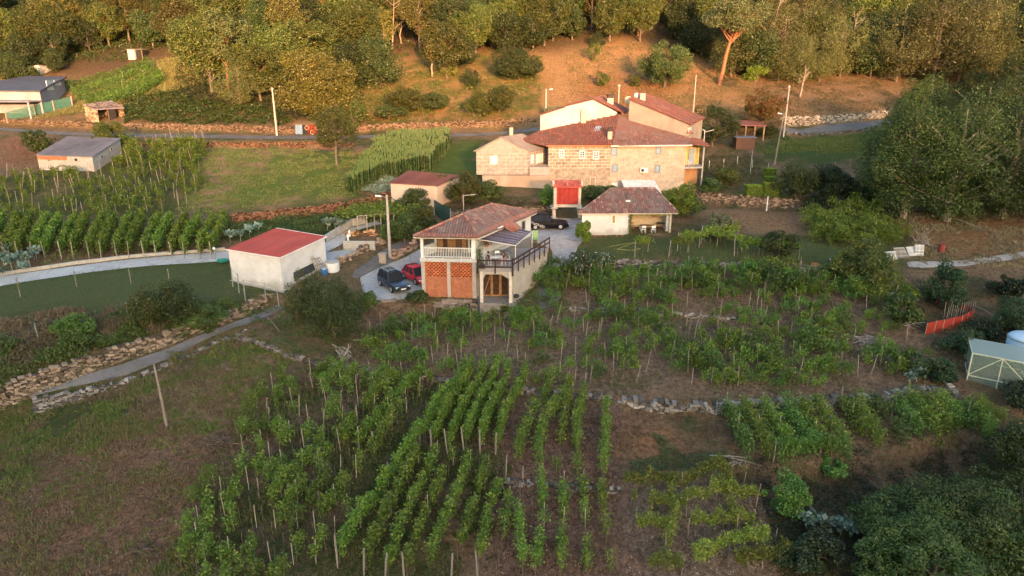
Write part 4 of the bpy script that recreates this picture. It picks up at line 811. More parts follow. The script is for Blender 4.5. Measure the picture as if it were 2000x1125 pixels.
# ================================================================ white cottage with porch
ct = thing('cottage', 'small white cottage with a mossy tile roof and an open furnished porch', 'cottage', (13,78,3.7))
W0, W1, W2 = (7.75,75.35), (13.1,75.45), (17.75,75.75); zc = 6.3
m = MB(); m.prism([W0, W1, (13.1,80.6), (9.9,80.2)], 3.0, zc); m.prism([(13.1,78.2),(17.6,78.4),(17.6,81),(13.1,81)], 3.0, zc-.002); m.prism([(17.35,76.2),(17.75,76.2),(17.75,78.4),(17.35,78.4)], 3.0, zc-.004); m.build('wall', WHITE, ct)
m = MB(); m.prism([(13.1,75.2),(18.2,75.4),(18.2,78.4),(13.1,78.2)], 3.0, 3.82); m.build('porch_floor', mat('porch_tiles', (0.42,0.24,0.18), (0.36,0.2,0.15)), ct)
m = MB(); m.box((17.7,75.85,5.0),(.22,.22,2.55)); m.build('pillar', CREAM, ct)
m = MB(); m.box((15.4,78.16,5.0),(4.4,.05,2.4),rz=.04); m.build('porch_lining', mat('ochre_plaster', (0.62,0.5,0.34), (0.55,0.43,0.28)), ct)
m = MB(); m.box((15.4,75.9,6.0),(4.3,.3,.22)); m.build('lintel', mat('green_beam', (0.32,0.36,0.16)), ct)
e0, e1, e2, e3, k0, k1 = (7.35,75.0,6.3), (18.3,75.2,6.32), (18.3,81.6,6.4), (9.9,80.7,6.4), (11.3,78.6,8.35), (16.3,78.7,8.35)
rp = roof_part(ct, [[e0, e1, k1, k0], [e3, e0, k0], [e1, e2, k1], [e2, e3, k0, k1]], ROOF_OLD)
m = MB()
for a, b in ((e0,k0),(e1,k1),(k0,k1),(e2,k1),(e3,k0)): ridge_tiles(m, np.array(a)+[0,0,.08], np.array(b)+[0,0,.08])
m.build('ridge_tile', ROOF_OLD, rp); m = MB(); m.beam(np.array(e0)-[0,0,.07], np.array(e1)-[0,0,.07], .1, .12); m.build('gutter', MATS['cream_gutter'], ct)
m = MB(); m.beam((13.0,76.9,7.2),(13.0,76.9,8.35),.16,.16); m.build('flue', mat('rusty_flue', (.16,.12,.1)), ct); m = MB(); m.box((13.0,76.7,7.35),(.5,.4,.15)); m.build('flue_collar', WHITEP, ct); m = MB(); m.beam((14.9,79.2,8.2),(14.9,79.2,9.0),.1,.1); m.build('flue', METAL, ct)
pwin(ct, W0, W1, (1195,420,1202,436), WHITEP, mat('amber_shutter', (0.42,0.26,0.07)), name='window')
C = np.array((13.15,75.3,3.9))+RNG.normal(size=(500,3))*[.12,.08,.0]+np.c_[np.zeros(500),np.zeros(500),RNG.uniform(0,2.3,500)]; t = thing('climbing_vine', 'leafy climber on the porch corner of the white cottage', 'plant', (13.15,75.3,3.8)); fast_mesh('foliage', leaves(C,.12), 4, RNG.uniform(0,1,500), LGREEN, t, off=np.array((13.15,75.3,3.8))); m = MB(); m.tube([(13.15,75.3,3.7),(13.1,75.28,6.0)],.03); m.build('stem', WOOD, t)
table((15.3,76.7,3.82), (1.6,.8,.74), WP, 'long table with white legs on the cottage porch', name='porch_table', top_m=OAK)
chair('porch_chair', (14.8,76.0,3.82), math.pi, WP, 'white chair at the left front of the porch table'); chair('porch_chair', (15.9,76.0,3.82), math.pi, WP, 'white chair at the right front of the porch table')
chair('wooden_stool', (13.65,77.0,3.82), 0, OAK, 'wooden chair by the left end of the porch back wall', seat_h=.6, back_h=1.0); table((17.0,76.9,3.82), (1.1,.7,.95), BROWNW, 'dark sideboard with a grill at the right end of the porch', name='sideboard')
t = thing('wall_fan', 'large semicircular red fan hung on the porch back wall', 'fan', (16.4,78.05,5.3)); m = MB(); P = [(16.4+.75*math.cos(a),78.1,5.75-.5*math.sin(a)) for a in np.linspace(0,math.pi,12)]; m.add(P+[(p[0],p[1]-.04,p[2]) for p in P], [tuple(range(12)), tuple(range(23,11,-1))]+[(i,(i+1)%12,12+(i+1)%12,12+i) for i in range(12)]); m.build('leaf', mat('fan_red', (.4,.12,.07)), t)
for i,x in enumerate((13.9,14.6)): m = MB(); m.tube([(x+.2*math.cos(k*.785),78.08,5.6+.2*math.sin(k*.785)) for k in range(9)],.03,n=5); m.solo('wall_basket', OAK, ('left' if i == 0 else 'right')+'most woven ring hung on the porch back wall' if i == 0 else 'woven ring hung nearer the middle of the porch back wall', 'ornament')
for i in range(7): m = MB(); x = 9.2+.62*i; m.lathe((x,75.05,3.55), [(.09,0),(.14,.24),(.12,.24)], 10); m.solo('flower_pot', mat('terracotta_pot',(0,0,0)), ORD[i]+' clay pot from the left along the foot of the cottage wall', 'pot', 'clay pots along the cottage wall')
m = MB(); m.prism([(8.6,74.5),(18.4,74.7),(18.4,75.3),(8.6,75.2)], 3.0, 3.55); m.build('kerb', mat('pink_paving', (0.5,0.36,0.3),(0.42,0.3,0.25)), ct)
# ================================================================ granary on pillars
c = pick(1108,428); z0 = c[2]; gx0, gx1, gy0, gy1 = c[0]-1.62, c[0]+1.55, c[1]+.2, c[1]+1.9; hr = thing('granary', 'raised stone granary with bright red slatted walls standing on stone pillars', 'granary', c)
PALE = mat('pale_granite', (0.58,0.48,0.38), (0.48,0.39,0.31), rough=.9, dirt=.4, dirtcol=(.3,.24,.2), bump=.02); HB = z0+1.55; HT = z0+3.95
m = MB(); stone_face(m, (gx0-.3,gy0-.1), (gx1+.4,gy0-.1), z0-1.2, z0+.05, th=.5, sz=.7, h=.4); m.prism([(gx0-.3,gy0),(gx1+.3,gy0),(gx1+.3,gy1),(gx0-.3,gy1)], z0-1.2, z0); m.build('plinth', PALE, hr)
for x in (gx0+.05, gx1-.05):
    for y in (gy0+.15, gy1-.15):
        m = MB(); m.box((x,y,z0+.55),(.34,.34,1.1)); m.lathe((x,y,z0+1.1), [(.16,0),(.2,.12)], 10); m.build('leg', PALE, hr); m = MB(); m.lathe((x,y,z0+1.22), [(.42,0),(.44,.08),(.2,.2)], 14); m.build('staddle_stone', PALE, hr)
m = MB(); m.prism([(gx0-.05,gy0-.02),(gx1+.05,gy0-.02),(gx1+.05,gy1+.02),(gx0-.05,gy1+.02)], HB-.14, HB+.2); m.build('base_beam', PALE, hr)
for x in (gx0+.12, gx1-.12):
    for y in (gy0+.12, gy1-.12): m = MB(); m.box((x,y,(HB+HT)/2+.1),(.32,.32,HT-HB-.2)); m.build('corner_post', PALE, hr)
REDP = mat('bright_red_paint', (0.46,0.045,0.035), (0.36,0.035,0.03), rnd=.3, rough=.55); m = MB(); m.box(((gx0+gx1)/2,(gy0+gy1)/2,(HB+HT)/2+.1),(gx1-gx0-.2,gy1-gy0-.1,HT-HB-.25))
n = 30
for i in range(n): x = gx0+.3+(gx1-gx0-.6)*i/(n-1); m.box((x,gy0-.01,(HB+HT)/2+.1),(.05,.05,HT-HB-.3))
for z in (.95,): m.box(((gx0+gx1)/2,gy0-.03,HB+z+.1),(gx1-gx0-.62,.05,.07))
for i in range(8): m.box((gx1+.01,gy0+.4+.13*i,(HB+HT)/2+.1),(.05,.07,HT-HB-.3))
m.build('slatted_wall', REDP, hr)
rz_ = HT+.0; planes = [[(gx0-.1,gy0-.35,rz_),(gx1+.1,gy0-.35,rz_),(gx1+.1,(gy0+gy1)/2,rz_+.55),(gx0-.1,(gy0+gy1)/2,rz_+.55)],[(gx1+.1,gy1+.35,rz_),(gx0-.1,gy1+.35,rz_),(gx0-.1,(gy0+gy1)/2,rz_+.55),(gx1+.1,(gy0+gy1)/2,rz_+.55)]]
roof_part(hr, planes, tilemat('granary_tiles', (0.34,0.08,0.06),(0.48,0.12,0.09),(0.55,0.22,0.16)), w=.22)
for x in (gx0-.12, gx1+.12): m = MB(); m.box((x,(gy0+gy1)/2,rz_+.2),(.2,1.9,.4)); m.lathe((x,gy0+.2,rz_+.35), [(.12,0),(.16,.1),(.05,.35)], 8); m.build('gable_stone', PALE, hr)
# ================================================================ big stone farmhouse
fh = thing('stone_farmhouse', 'large stone farmhouse with sweeping red tile roofs and white and beige gables', 'house', (14,100,5.3))
M0, M1, M2 = (4.95,95.3), (13.5,95.6), (23.7,95.15); E = 11.45
def rz3(p): return E+.42*(p[1]-95.4)
m = MB(); m.prism([M0, M1, (13.5,103), (5.2,102)], 3.5, E-.1); m.build('wall', GRANITE, fh)
m = MB(); m.prism([(13.502,95.62), M2, (23.9,101), (13.502,103)], 3.5, E-.1); m.build('wall', GRANITE2, fh)
m = MB(); m.prism([(4.97,95.1),(13.46,95.38),(13.46,95.7),(4.97,95.4)], 3.5, 8.05); m.build('lower_wall', blockmat('rough_granite_plinth', (0.34,0.26,0.19), (0.39,0.31,0.24), (0.38,0.31,0.25), .9, .45, .02, mottled=.35, stain=(.42,.33,.26)), fh)
R = [(3.2,95.0), (13.5,95.05), (24.6,94.75), (24.6,97.2), (16.9,102.0), (15.3,103.7), (3.9,98.7), (1.6,98.2)]
RP = [[(4.6,94.95,E),(13.45,95.0,E),(15.6,103.6,rz3((0,103.6))),(3.8,99.0,rz3((0,99.0)))], [(13.55,94.85,E-.02),(24.3,94.6,E+.12),(24.4,97.6,12.45),(16.7,102.4,14.45),(15.6,103.6,15.0)]]
rf = roof_part(fh, [RP[0], [(4.6,94.95,E),(3.8,99.0,rz3((0,99.0))),(1.2,97.2,11.9)]], ROOF_NEW, w=.28)
r2_ = roof_part(fh, [RP[1]], tilemat('dusty_clay_tiles', (0.16,0.085,0.07), (0.27,0.12,0.085), (0.40,0.24,0.17), (0.22,0.14,0.12)), w=.3, seed=4)
m = MB(); m.beam((4.6,94.9,E-.06),(13.4,94.95,E-.06),.12,.16); m.build('gutter', mat('orange_gutter', (0.5,0.2,0.1)), fh); m = MB(); m.beam((13.4,94.8,E-.08),(24.3,94.55,E+.04),.14,.16); m.build('gutter', MATS['cream_gutter'], fh)
WF = mat('white_window_paint', (0.82,0.80,0.78))
for px in ((1093,293,1101,307), (1132,295,1142,309), (1159,296,1169,310)): pwin(fh, M0, M1, px, WF, GLASS, mx=2, my=3, fw=.16)
for px in ((1194,288,1205,303), (1281,287,1291,300), (1196,322,1206,335), (1279,323,1289,336)): pwin(fh, M1, M2, px, GREYM, PALEG, fw=.12)
pwin(fh, (4.97,95.1), (13.46,95.38), (1152,346,1163,370), mat('stone_jamb', (.6,.5,.4)), mat('dull_wood_door', (0.36,0.25,0.18)), name='door', fw=.14); pwin(fh, M1, M2, (1195,357,1206,370), WF, WF, name='door')
p = onplane(1257,332,M1,M2); ac = MB(); ac.box((p[0],p[1]-.2,p[2]),(1.0,.35,.6)); o = ac.build('air_conditioner', WHITEP, fh); ac = MB(); ac.lathe((0,0,0), [(.22,0),(.22,.03)], 14); v = ac.v[0]; ac.v[0] = np.stack([v[:,0]+p[0]-.2, -v[:,2]+p[1]-.38, v[:,1]+p[2]], 1); ac.build('fan', BLACKM, o)
def chimney(c, w, h, cap=True, mat_=None, parent=None, nm='chimney'):
    m = MB(); m.box((c[0],c[1],c[2]+h/2),(w,w,h)); o = m.build(nm, mat_ or CREAM, parent)
    if cap: k = MB(); k.box((c[0],c[1],c[2]+h+.25),(w*.96,w*.96,.5)); k.box((c[0],c[1],c[2]+h+.52),(w*1.15,w*1.15,.06)); k.build('cap', mat('sooty_cap', (.07,.05,.045)), o)
    return o
chimney((13.4,96.6,11.4), .6, 1.75, parent=rf, mat_=mat('cement_chimney', (.5,.4,.32),(.4,.32,.26)))
m = MB(); p = atZ(1166,243,13.2); s0 = RP[0]; cx, cy = 11.9,99.2
for dx, dy in ((0,0),): m.slab([(cx-.55,cy-.6,rz3((0,cy-.6))+.2),(cx+.25,cy-.6,rz3((0,cy-.6))+.2),(cx+.75,cy+.8,rz3((0,cy+.8))+.2),(cx-.05,cy+.8,rz3((0,cy+.8))+.2)], .12)
m.build('skylight', PALEG, rf)
# white gable wing behind
ga, gb = np.array((3.95,98.9)), np.array((15.25,103.7)); bk = np.array((2.0,8.5))
def gp(t): q = ga+(gb-ga)*t; return q
prof = [(0,15.1), (.30,16.05), (.31,16.2), (.675,17.05), (1.0,15.25)]
m = MB(); Vf = [(*gp(t), z) for t, z in prof]+[(*gp(1), 11.5),(*gp(0), 11.5)]; Vb = [(x+bk[0], y+bk[1], z) for x, y, z in Vf]; k = len(Vf); m.add(Vf+Vb, [tuple(range(k))[::-1], tuple(range(k,2*k))]+[(i,(i+1)%k,k+(i+1)%k,k+i) for i in range(k)])
m.build('gable_wall', mat('bright_white_render', (0.54,0.50,0.47),(0.45,0.39,0.36), scale=.35, dirt=.5, dirtcol=(.62,.45,.38)), fh)
def ext(t, z, b, dz=.12): q = gp(t)+bk*b; return (q[0], q[1], z+dz)
nr = MB()
roof_part(fh, [[ext(-.02,15.05,-.03),ext(.31,16.05,-.03),ext(.31,16.05,1.03),ext(-.02,15.05,1.03)],[ext(.3,16.2,-.03),ext(.675,17.1,-.03),ext(.675,17.1,1.03),ext(.3,16.2,1.03)],[ext(.675,17.1,-.03),ext(1.12,14.9,-.03),ext(1.12,14.9,1.03),ext(.675,17.1,1.03)]], ROOF_NEW, th=.08)
q = gp(.56)-np.array((.1,.5)); m = MB(); m.box((q[0],q[1],14.9),(.7,.4,2.0)); m.build('chimney', mat('grey_pink_chimney', (.5,.42,.36),(.42,.36,.31)), fh)
chimney((14.6,106.5,16.2), .9, .9, parent=fh, mat_=CREAM); m = MB(); m.tube([(18.1,104.5,15.6),(18.1,104.5,17.9)],.28,n=10); m.build('flue', WHITEP, fh); m = MB(); m.lathe((0,0,0), [(.55,0),(.4,.1),(.05,.16)], 16); v = m.v[0]; m.v[0] = np.stack([v[:,0]+17.0, v[:,2]+104.6, v[:,1]+16.9], 1); m.build('satellite_dish', CREAM, fh); m = MB(); m.beam((17.0,104.8,15.2),(17.0,104.8,17),.08); m.build('dish_mast', METAL, fh)
# long beige wing
la, lb = np.array((16.75,101.9)), np.array((24.3,97.3)); bk2 = np.array((4.0,8.0))
Vf = [(*la,17.15),(*lb,14.15),(*lb,11.0),(*la,12.0)]; Vb = [(x+bk2[0],y+bk2[1],z) for x,y,z in Vf]; m = MB(); m.add(Vf+Vb, [(3,2,1,0),(4,5,6,7),(0,1,5,4),(1,2,6,5),(2,3,7,6),(3,0,4,7)])
m.build('wing_wall', mat('stained_beige_render', (0.38,0.31,0.24),(0.30,0.25,0.2), scale=.7, dirt=.6, dirtcol=(.33,.27,.2)), fh)
u_ = (lb-la)/np.linalg.norm(lb-la); a3 = np.array((*(la-u_*.15),17.2+.06)); b3 = np.array((*(lb+u_*.35),14.06)); B3 = np.array((*bk2,0.3))
roof_part(fh, [[a3-B3*.02, b3-B3*.02, b3+B3, a3+B3]], ROOF_NEW, th=.12)
chimney((18.9,103.8,16.4), .75, 1.5, cap=False, parent=fh, mat_=CREAM)
pwin(fh, lb, lb+bk2, (1344,249,1349,262), WHITEP, PALEG)
m = MB(); m.slab([(24.2,97.0,12.9),(25.6,99.0,12.7),(25.6,99.0,12.65),(24.2,97.6,13.6)], .1); m.build('small_canopy', ROOF_NEW, fh)
# right-hand gallery
m = MB(); m.prism([(23.72,95.6),(26.6,96.6),(26.6,99.5),(23.9,99.8)], 8.15, 8.4); m.build('gallery_floor', CONC, fh)
m = MB(); m.slab([(24.1,94.9,11.75),(27.1,95.9,11.3),(27.1,99.9,11.6),(24.3,99.9,12.3)], .15); tiles(m, [(24.1,94.9,11.77),(27.1,95.9,11.32),(27.1,99.9,11.62),(24.3,99.9,12.32)]); m.build('gallery_roof', ROOF_NEW, fh)
m = MB(); m.prism([(23.72,98.4),(26.4,98.6),(26.4,99.4),(23.8,99.6)], 8.4, 11.4); m.build('gallery_wall', mat('yellow_light_render', (0.72,0.52,0.16),(0.62,0.44,0.14)), fh)  # yellow light inside the gallery is put into this wall colour
m = MB(); m.prism([(23.72,97.4),(26.2,97.9),(26.2,99.3),(23.8,99.5)], 4.5, 8.15); m.build('ground_wall', mat('orange_render', (.5,.25,.1),(.36,.2,.12)), fh)
for x, y, zb in ((26.5,96.7,4.0),): m = MB(); m.box((x,y,(zb+11.3)/2),(.2,.2,11.3-zb)); m.build('pillar', CONC, fh)
m = MB(); m.box((25.3,98.3,9.6),(.8,.06,2.2)); m.build('door', PALEG, fh)
chair('gallery_chair', (24.6,97.0,8.4), 2.2, WP, 'white chair on the upper gallery of the stone farmhouse')
m = MB(); m.beam((26.9,98.5,11.5),(26.9,98.5,13.2),.06); m.beam((26.9,98.5,12.9),(28.2,98.5,13.2),.05); m.beam((26.9,98.5,13.0),(26.6,98.5,13.3),.05); m.solo('tv_antenna', METAL, 'aerial on a short mast at the right end of the farmhouse roof', 'antenna')
# left annex
an = thing('stone_annex', 'stone annex with gabled grey roof at the left end of the farmhouse', 'house', (-.5,96,6)); N0, N1, N2, N3 = (-4.85,94.6), (2.15,94.5), (5.0,98.9), (-2.0,99.5)
m = MB(); k = 7.55; Pk = np.array((-1.45,94.55)); sd = np.array(N2)-np.array(N1)
Vf = [(*N0,k),(*N1,k),(*N1,10.7),(*Pk,12.5),(*N0,10.7)]; Vb = [(x+sd[0],y+sd[1],z) for x,y,z in Vf]; m.add(Vf+Vb, [(0,1,2,3,4),(9,8,7,6,5)]+[((i+1)%5,i,5+i,5+(i+1)%5) for i in range(5)]); m.build('wall', GRANITE3, an)
m = MB(); m.add([(N0[0]+.1,N0[1]-.03,10.5),(N1[0]-.1,N1[1]-.03,10.5),(Pk[0],Pk[1]-.03,12.3),(N0[0]+.1,N0[1]+.2,10.5),(N1[0]-.1,N1[1]+.2,10.5),(Pk[0],Pk[1]+.2,12.3)], [(0,1,2),(5,4,3),(0,3,4,1),(1,4,5,2),(2,5,3,0)]); m.build('gable', mat('pink_beige_render', (.40,.33,.28),(.34,.28,.24), dirt=.5), an)
o3 = lambda p, f, z, e=0: (p[0]+sd[0]*f+e, p[1]+sd[1]*f, z)
m = MB(); g0 = [o3(N0,-.03,10.75,-.25), o3(Pk,-.03,12.62), o3(Pk,1.03,12.62), o3(N0,1.03,10.75,-.25)]; g1 = [o3(Pk,-.03,12.62), o3(N1,-.03,10.72,.3), o3(N1,1.05,10.72,.3), o3(Pk,1.03,12.62)]
for g in (g0, g1):
    m.slab(g, .12, rnd=.5)
    for i in range(22): t = (i+.5)/22; a, b = [np.array(x) for x in g][:2]; c, d = np.array(g[3]), np.array(g[2]); m.beam(a+(c-a)*t+[0,0,.02], b+(d-b)*t+[0,0,.02], .12, .04)
rfa = m.build('roof', mat('grey_fibre_sheet', (0.30,0.25,0.23),(0.24,0.2,0.19), rnd=.12, dirt=.4, scale=.8), an); chimney((-.1,97.6,12.1), .5, 1.5, parent=rfa, mat_=mat('cement_chimney',(0,0,0)))
m = MB(); m.prism([(N0[0]+.8,N0[1]-.25),(5.0,93.9),(5.1,95.2),(4.9,98.5),(-2,99)], 3.6, 7.5); m.build('retaining_wall', mat('flaking_plaster', (0.42,0.34,0.27),(0.34,0.25,0.19), scale=.5, dirt=.6, dirtcol=(.42,.26,.18)), an)
pwin(an, N0, N1, (957,304,972,321), mat('stone_jamb',(0,0,0)), WF, fw=.12); pwin(an, N1, N2, (1037,302,1041,319), WF, WF); pwin(an, N1, N2, (1047,299,1060,319), WF, WF); m = MB(); m.prism([(2.4,94.4),(5.1,94.2),(5.05,98.0),(2.4,94.7)], 7.5, 8.6); m.build('terrace_wall', mat('mauve_render', (.45,.36,.32),(.38,.3,.27), dirt=.5), an)
# ---- cream tarpaulin, canopy, huts on the right
c = pick(1255,372); m = MB(); m.slab([(14.9,94.2,6.9),(19.4,94.2,6.9),(20.1,91.3,5.35),(15.3,91.2,5.3)], .04); t = thing('shade_sail', 'stretched white sheet awning at the foot of the farmhouse wall', 'awning', (17.5,92.5,5)); m.build('cloth', mat('white_cloth', (.72,.66,.64)), t)
for x, y, z in ((15.3,91.2,5.3),(20.1,91.3,5.35)): m = MB(); m.beam((x,y,3.8),(x,y,z),.08); m.build('pole', METAL, t)
c = pick(1470,272); t = thing('timber_shed', 'open fronted timber shed with brown roof under the ivy on the right', 'shed', c); m = MB(); m.slab([(c[0]-3.3,c[1]-1,c[2]+2.5),(c[0]+1.6,c[1]-1.2,c[2]+2.3),(c[0]+1.8,c[1]+2.6,c[2]+2.8),(c[0]-3.1,c[1]+2.8,c[2]+3.0)], .15); m.build('roof', mat('brown_corrugated',(0,0,0)), t)
m = MB(); m.box((c[0]-.7,c[1]+2.0,c[2]+1.0),(4.6,.2,2.6)); m.build('rear_wall', mat('dim_wood', (.12,.08,.05)), t)
for i in range(4): m = MB(); x = c[0]-3.1+1.5*i; m.beam((x,c[1]-.9,c[2]-.6),(x,c[1]-.9,c[2]+2.4),.2); m.build('post', WOOD, t)
c = pick(1455,292); t = thing('brown_hut', 'low brown hut with a flat grey roof below the timber shed', 'hut', c); m = MB(); m.box((c[0],c[1]+1,c[2]+.8),(3.0,2.0,2.0)); m.build('wall', mat('brown_boards', (.26,.12,.08),(.2,.1,.06),rnd=.3), t); m = MB(); m.box((c[0],c[1]+1,c[2]+1.88),(3.4,2.4,.14)); m.build('roof', mat('slate_sheet',(0,0,0)), t)
# ================================================================ cars and people
def loft(mb, secs, rnd=.5):
    """secs: list of (x, [(y,z)...half outline bottom->top]) mirrored into a closed hull"""
    R = []
    for x, h in secs: R.append([(x, y, z) for y, z in h]+[(x, -y, z) for y, z in h[::-1]])
    n = len(R[0]); V = [p for r in R for p in r]; F = [(i*n+k, (i+1)*n+k, (i+1)*n+(k+1)%n, i*n+(k+1)%n) for i in range(len(R)-1) for k in range(n)]
    F += [tuple(range(n)), tuple(range((len(R)-1)*n, len(R)*n))[::-1]]; return mb.add(V, F, rnd)
def car(name, label, pos, rz, paint, kind, L=4.3, W=1.78, H=1.65, rim=None, extra=None, glass=None):
    t = thing(name, label, 'car', pos); c, s_ = math.cos(rz), math.sin(rz); R = np.array([[c, s_, 0], [-s_, c, 0], [0, 0, 1]])
    def put(mb, nm, m_, parent=None, **k): mb.v = [v @ R+np.array(pos) for v in mb.v]; return mb.build(nm, m_, parent or t, **k)
    h = L/2; w = W/2; gc = .26; bz = H*.56
    m = MB()
    if kind == 'suv': st = [(-h,.78,.45,bz-.08),(-h+.08,.94,.32,bz),(-h+.8,1,gc,bz+.02),(.0,1,gc,bz),(.55,1,gc,bz-.02),(.8,.99,gc,bz-.06),(h-.35,.96,gc,bz-.14),(h-.08,.9,.34,bz-.22),(h,.8,.42,bz-.34)]
    else: st = [(-h,.74,.45,bz-.1),(-h+.1,.93,.32,bz),(-h+.8,1,gc,bz+.02),(.0,1,gc,bz),(.6,1,gc,bz-.03),(.95,.98,gc,bz-.10),(h-.4,.93,gc,bz-.22),(h-.1,.84,.32,bz-.34),(h,.7,.4,bz-.45)]
    loft(m, [(x, [(w*f*.92, zb), (w*f, zb+.14), (w*f*1.0, (zb+zt)/2+.06), (w*f*.95, zt-.03), (w*f*.84, zt)]) for x, f, zb, zt in st]); body = put(m, 'body', paint, smooth=True, bevel=.02)
    tail = -h+.12 if kind == 'suv' else -h+.25; nose = .62 if kind == 'suv' else .95; top0 = -h+.42 if kind == 'suv' else -h+.75; top1 = .12 if kind == 'suv' else .2
    def cab(z0, z1, iw, g=0): return [(tail+g, z0, w*.90*iw), (nose-g, z0, w*.88*iw), (top1, z1, w*.72*iw), (top0, z1, w*.72*iw)]
    q = cab(bz-.04, H-.06, 1); m = MB(); V = [(x, y, z) for x, z, y in q]+[(x, -y, z) for x, z, y in q]
    m.add(V, [(0,1,2,3),(7,6,5,4),(0,4,5,1),(1,5,6,2),(2,6,7,3),(3,7,4,0)]); put(m, 'window', glass or GLASS, bevel=.02)
    m = MB(); loft(m, [(top0-.06, [(w*.70,H-.07),(w*.66,H-.02),(w*.3,H)]), ((top0+top1)/2, [(w*.74,H-.07),(w*.69,H),(w*.3,H+.03)]), (top1+.06, [(w*.70,H-.07),(w*.66,H-.03),(w*.3,H-.01)])]); put(m, 'roof', paint, smooth=True)
    m = MB()
    for sy in (-1, 1):
        for (x0, x1) in ((nose-.02, top1+.02), (tail+.02, top0-.02), (-.35, -.32), (tail+.62, top0+.45)): m.beam((x0, sy*w*.895, bz-.02), (x1, sy*w*.725, H-.05), .07, .05)
    put(m, 'pillar', paint)
    for sx in (-1, 1):
        x = sx*L*.305
        for sy in (-1, 1):
            m = MB(); m.lathe((0,0,0), [(.20,-.1),(.31,-.11),(.345,-.07),(.345,.07),(.31,.11),(.2,.1)], 18); v = m.v[0]; m.v[0] = np.stack([v[:,0]+x, v[:,2]+sy*(w-.09), v[:,1]+.345], 1); wh = put(m, 'wheel', mat('black_rubber', (.015,.015,.016), rough=.8))
            m = MB(); m.lathe((0,0,0), [(.05,.115),(.2,.10),(.21,.07)], 14)
            v = m.v[0]; m.v[0] = np.stack([v[:,0]+x, sy*(v[:,2]+w-.085), v[:,1]+.345], 1)
            for k in range(5): a = k*1.2566; m.beam((x, sy*(w+.035), .345), (x+.2*math.cos(a), sy*(w+.03), .345+.2*math.sin(a)), .05, .02)
            put(m, 'rim', rim or METAL, wh)
            m = MB(); P = [(x+.42*math.cos(a), sy*(w*.955), max(.25,.33+.40*math.sin(a))) for a in np.linspace(-.2, math.pi+.2, 12)]; m.tube(P, .035, n=4); put(m, 'wheel_arch', mat('black_trim', (.02,.02,.022), rough=.6), body)
    for sy in (-1, 1):
        m = MB(); m.box((h-.10 if kind == 'suv' else h-.2, sy*w*.62, bz-.32), (.14,.36,.15), rz=-sy*.2); put(m, 'headlight', mat('lamp_glass', (.85,.88,.92), rough=.15, spec=.8), body)
        m = MB(); m.box((-h+.03, sy*w*.72, bz-.15), (.1,.2,.34)); put(m, 'taillight', mat('tail_red', (.4,.02,.02), rough=.3), body)
        m = MB(); m.box((nose-.2, sy*(w+.06), bz+.06), (.12,.2,.14)); put(m, 'mirror', paint, body)
    m = MB(); m.box((h-.02, 0, .42), (.16, W*.84, .24)); put(m, 'bumper', mat('black_trim',(0,0,0)) if kind == 'suv' else paint, body, bevel=.03)
    m = MB(); m.box((h+.07, 0, .47), (.02, .5, .12)); put(m, 'number_plate', WHITEP, body)
    m = MB(); m.box((h+.0, 0, bz-.36), (.06, .8, .13)); put(m, 'grille', BLACKM, body)
    if kind == 'suv':
        m = MB()
        for sy in (-1, 1): m.beam((top0+.1, sy*w*.55, H+.05), (top1-.1, sy*w*.55, H+.05), .05, .05)
        for x in (top0+.3, -.3): m.beam((x, -w*.55, H+.05), (x, w*.55, H+.05), .04, .03)
        put(m, 'roof_rail', METAL if extra is None else BLACKM, body)
    if extra: extra(put, body, h, w, bz, H)
    return t
car('parked_car', 'dark navy off-road car with roof rails parked in the concrete yard', (-11.4,63.55,1.36), math.atan2(-2.0,1.35), mat('navy_car_paint', (0.012,0.02,0.035), (0.014,0.022,0.038), rough=.25, spec=.7), 'suv', L=4.2, W=1.78, H=1.68)
car('parked_car', 'red hatchback parked between the dark off-road car and the brick house', (-9.45,65.9,1.36), math.atan2(-2.3,1.6), mat('red_car_paint', (0.50,0.012,0.02), (0.48,0.012,0.02), rough=.25, spec=.7), 'hatch', L=4.0, W=1.72, H=1.5)
def lettering(put, body, h, w, bz, H):
    # pale slanted band of lettering over the rear side, as far as it can be read
    m = MB(); Wt = mat('white_decal', (.72,.68,.66), rough=.4)
    def glyph(x, z, s, kind):
        st = {'n': [(0,0,0,1),(0,1,.6,.8),(.6,.8,.6,0)], 'a': [(0,0,0,.7),(0,.7,.6,.7),(.6,.7,.6,0),(0,0,.6,0)], 'r': [(0,0,0,.8),(0,.8,.5,.8)], 't': [(.3,0,.3,1.2),(0,.8,.6,.8)], 'o': [(0,0,0,.8),(0,.8,.6,.8),(.6,.8,.6,0),(.6,0,0,0)], 'd': [(0,0,0,.7),(0,.7,.6,.7),(.6,0,.6,1.2),(0,0,.6,0)], 'l': [(.3,0,.3,1.2)]}[kind]
        for x0, z0, x1, z1 in st:
            f = lambda a, b: (x+a*s, -w-.012, z+b*s-a*s*.35)
            m.beam(f(x0, z0), f(x1, z1), .02, .045)
    for i, g in enumerate('dnaotanr'): glyph(-h+.25+.24*i, bz-.12-.085*i, .24, g)
    for i, g in enumerate('rtaon'): glyph(-h+1.15+.18*i, bz-.52-.06*i, .15, g)
    m.slab([(-h+.3,-w*.95,bz+.02),(-.55,-w*.95,bz-.0),(-.2,-w*.93,bz-.02),(-.3,-w*.70,H-.1),(-h+.55,-w*.75,bz+.3)], .0) if False else None
    put(m, 'lettering', Wt, body)
car('parked_car', 'black off-road car with white lettering on its rear side, parked behind the brick house', (4.05,78.2,3.86), .06, mat('black_car_paint', (0.010,0.009,0.012), (0.012,0.01,0.014), rough=.5, spec=.1), 'suv', L=4.75, W=1.9, H=1.78, extra=lettering, glass=mat('matt_dark_glass', (.035,.04,.05), rough=.7, spec=.0))
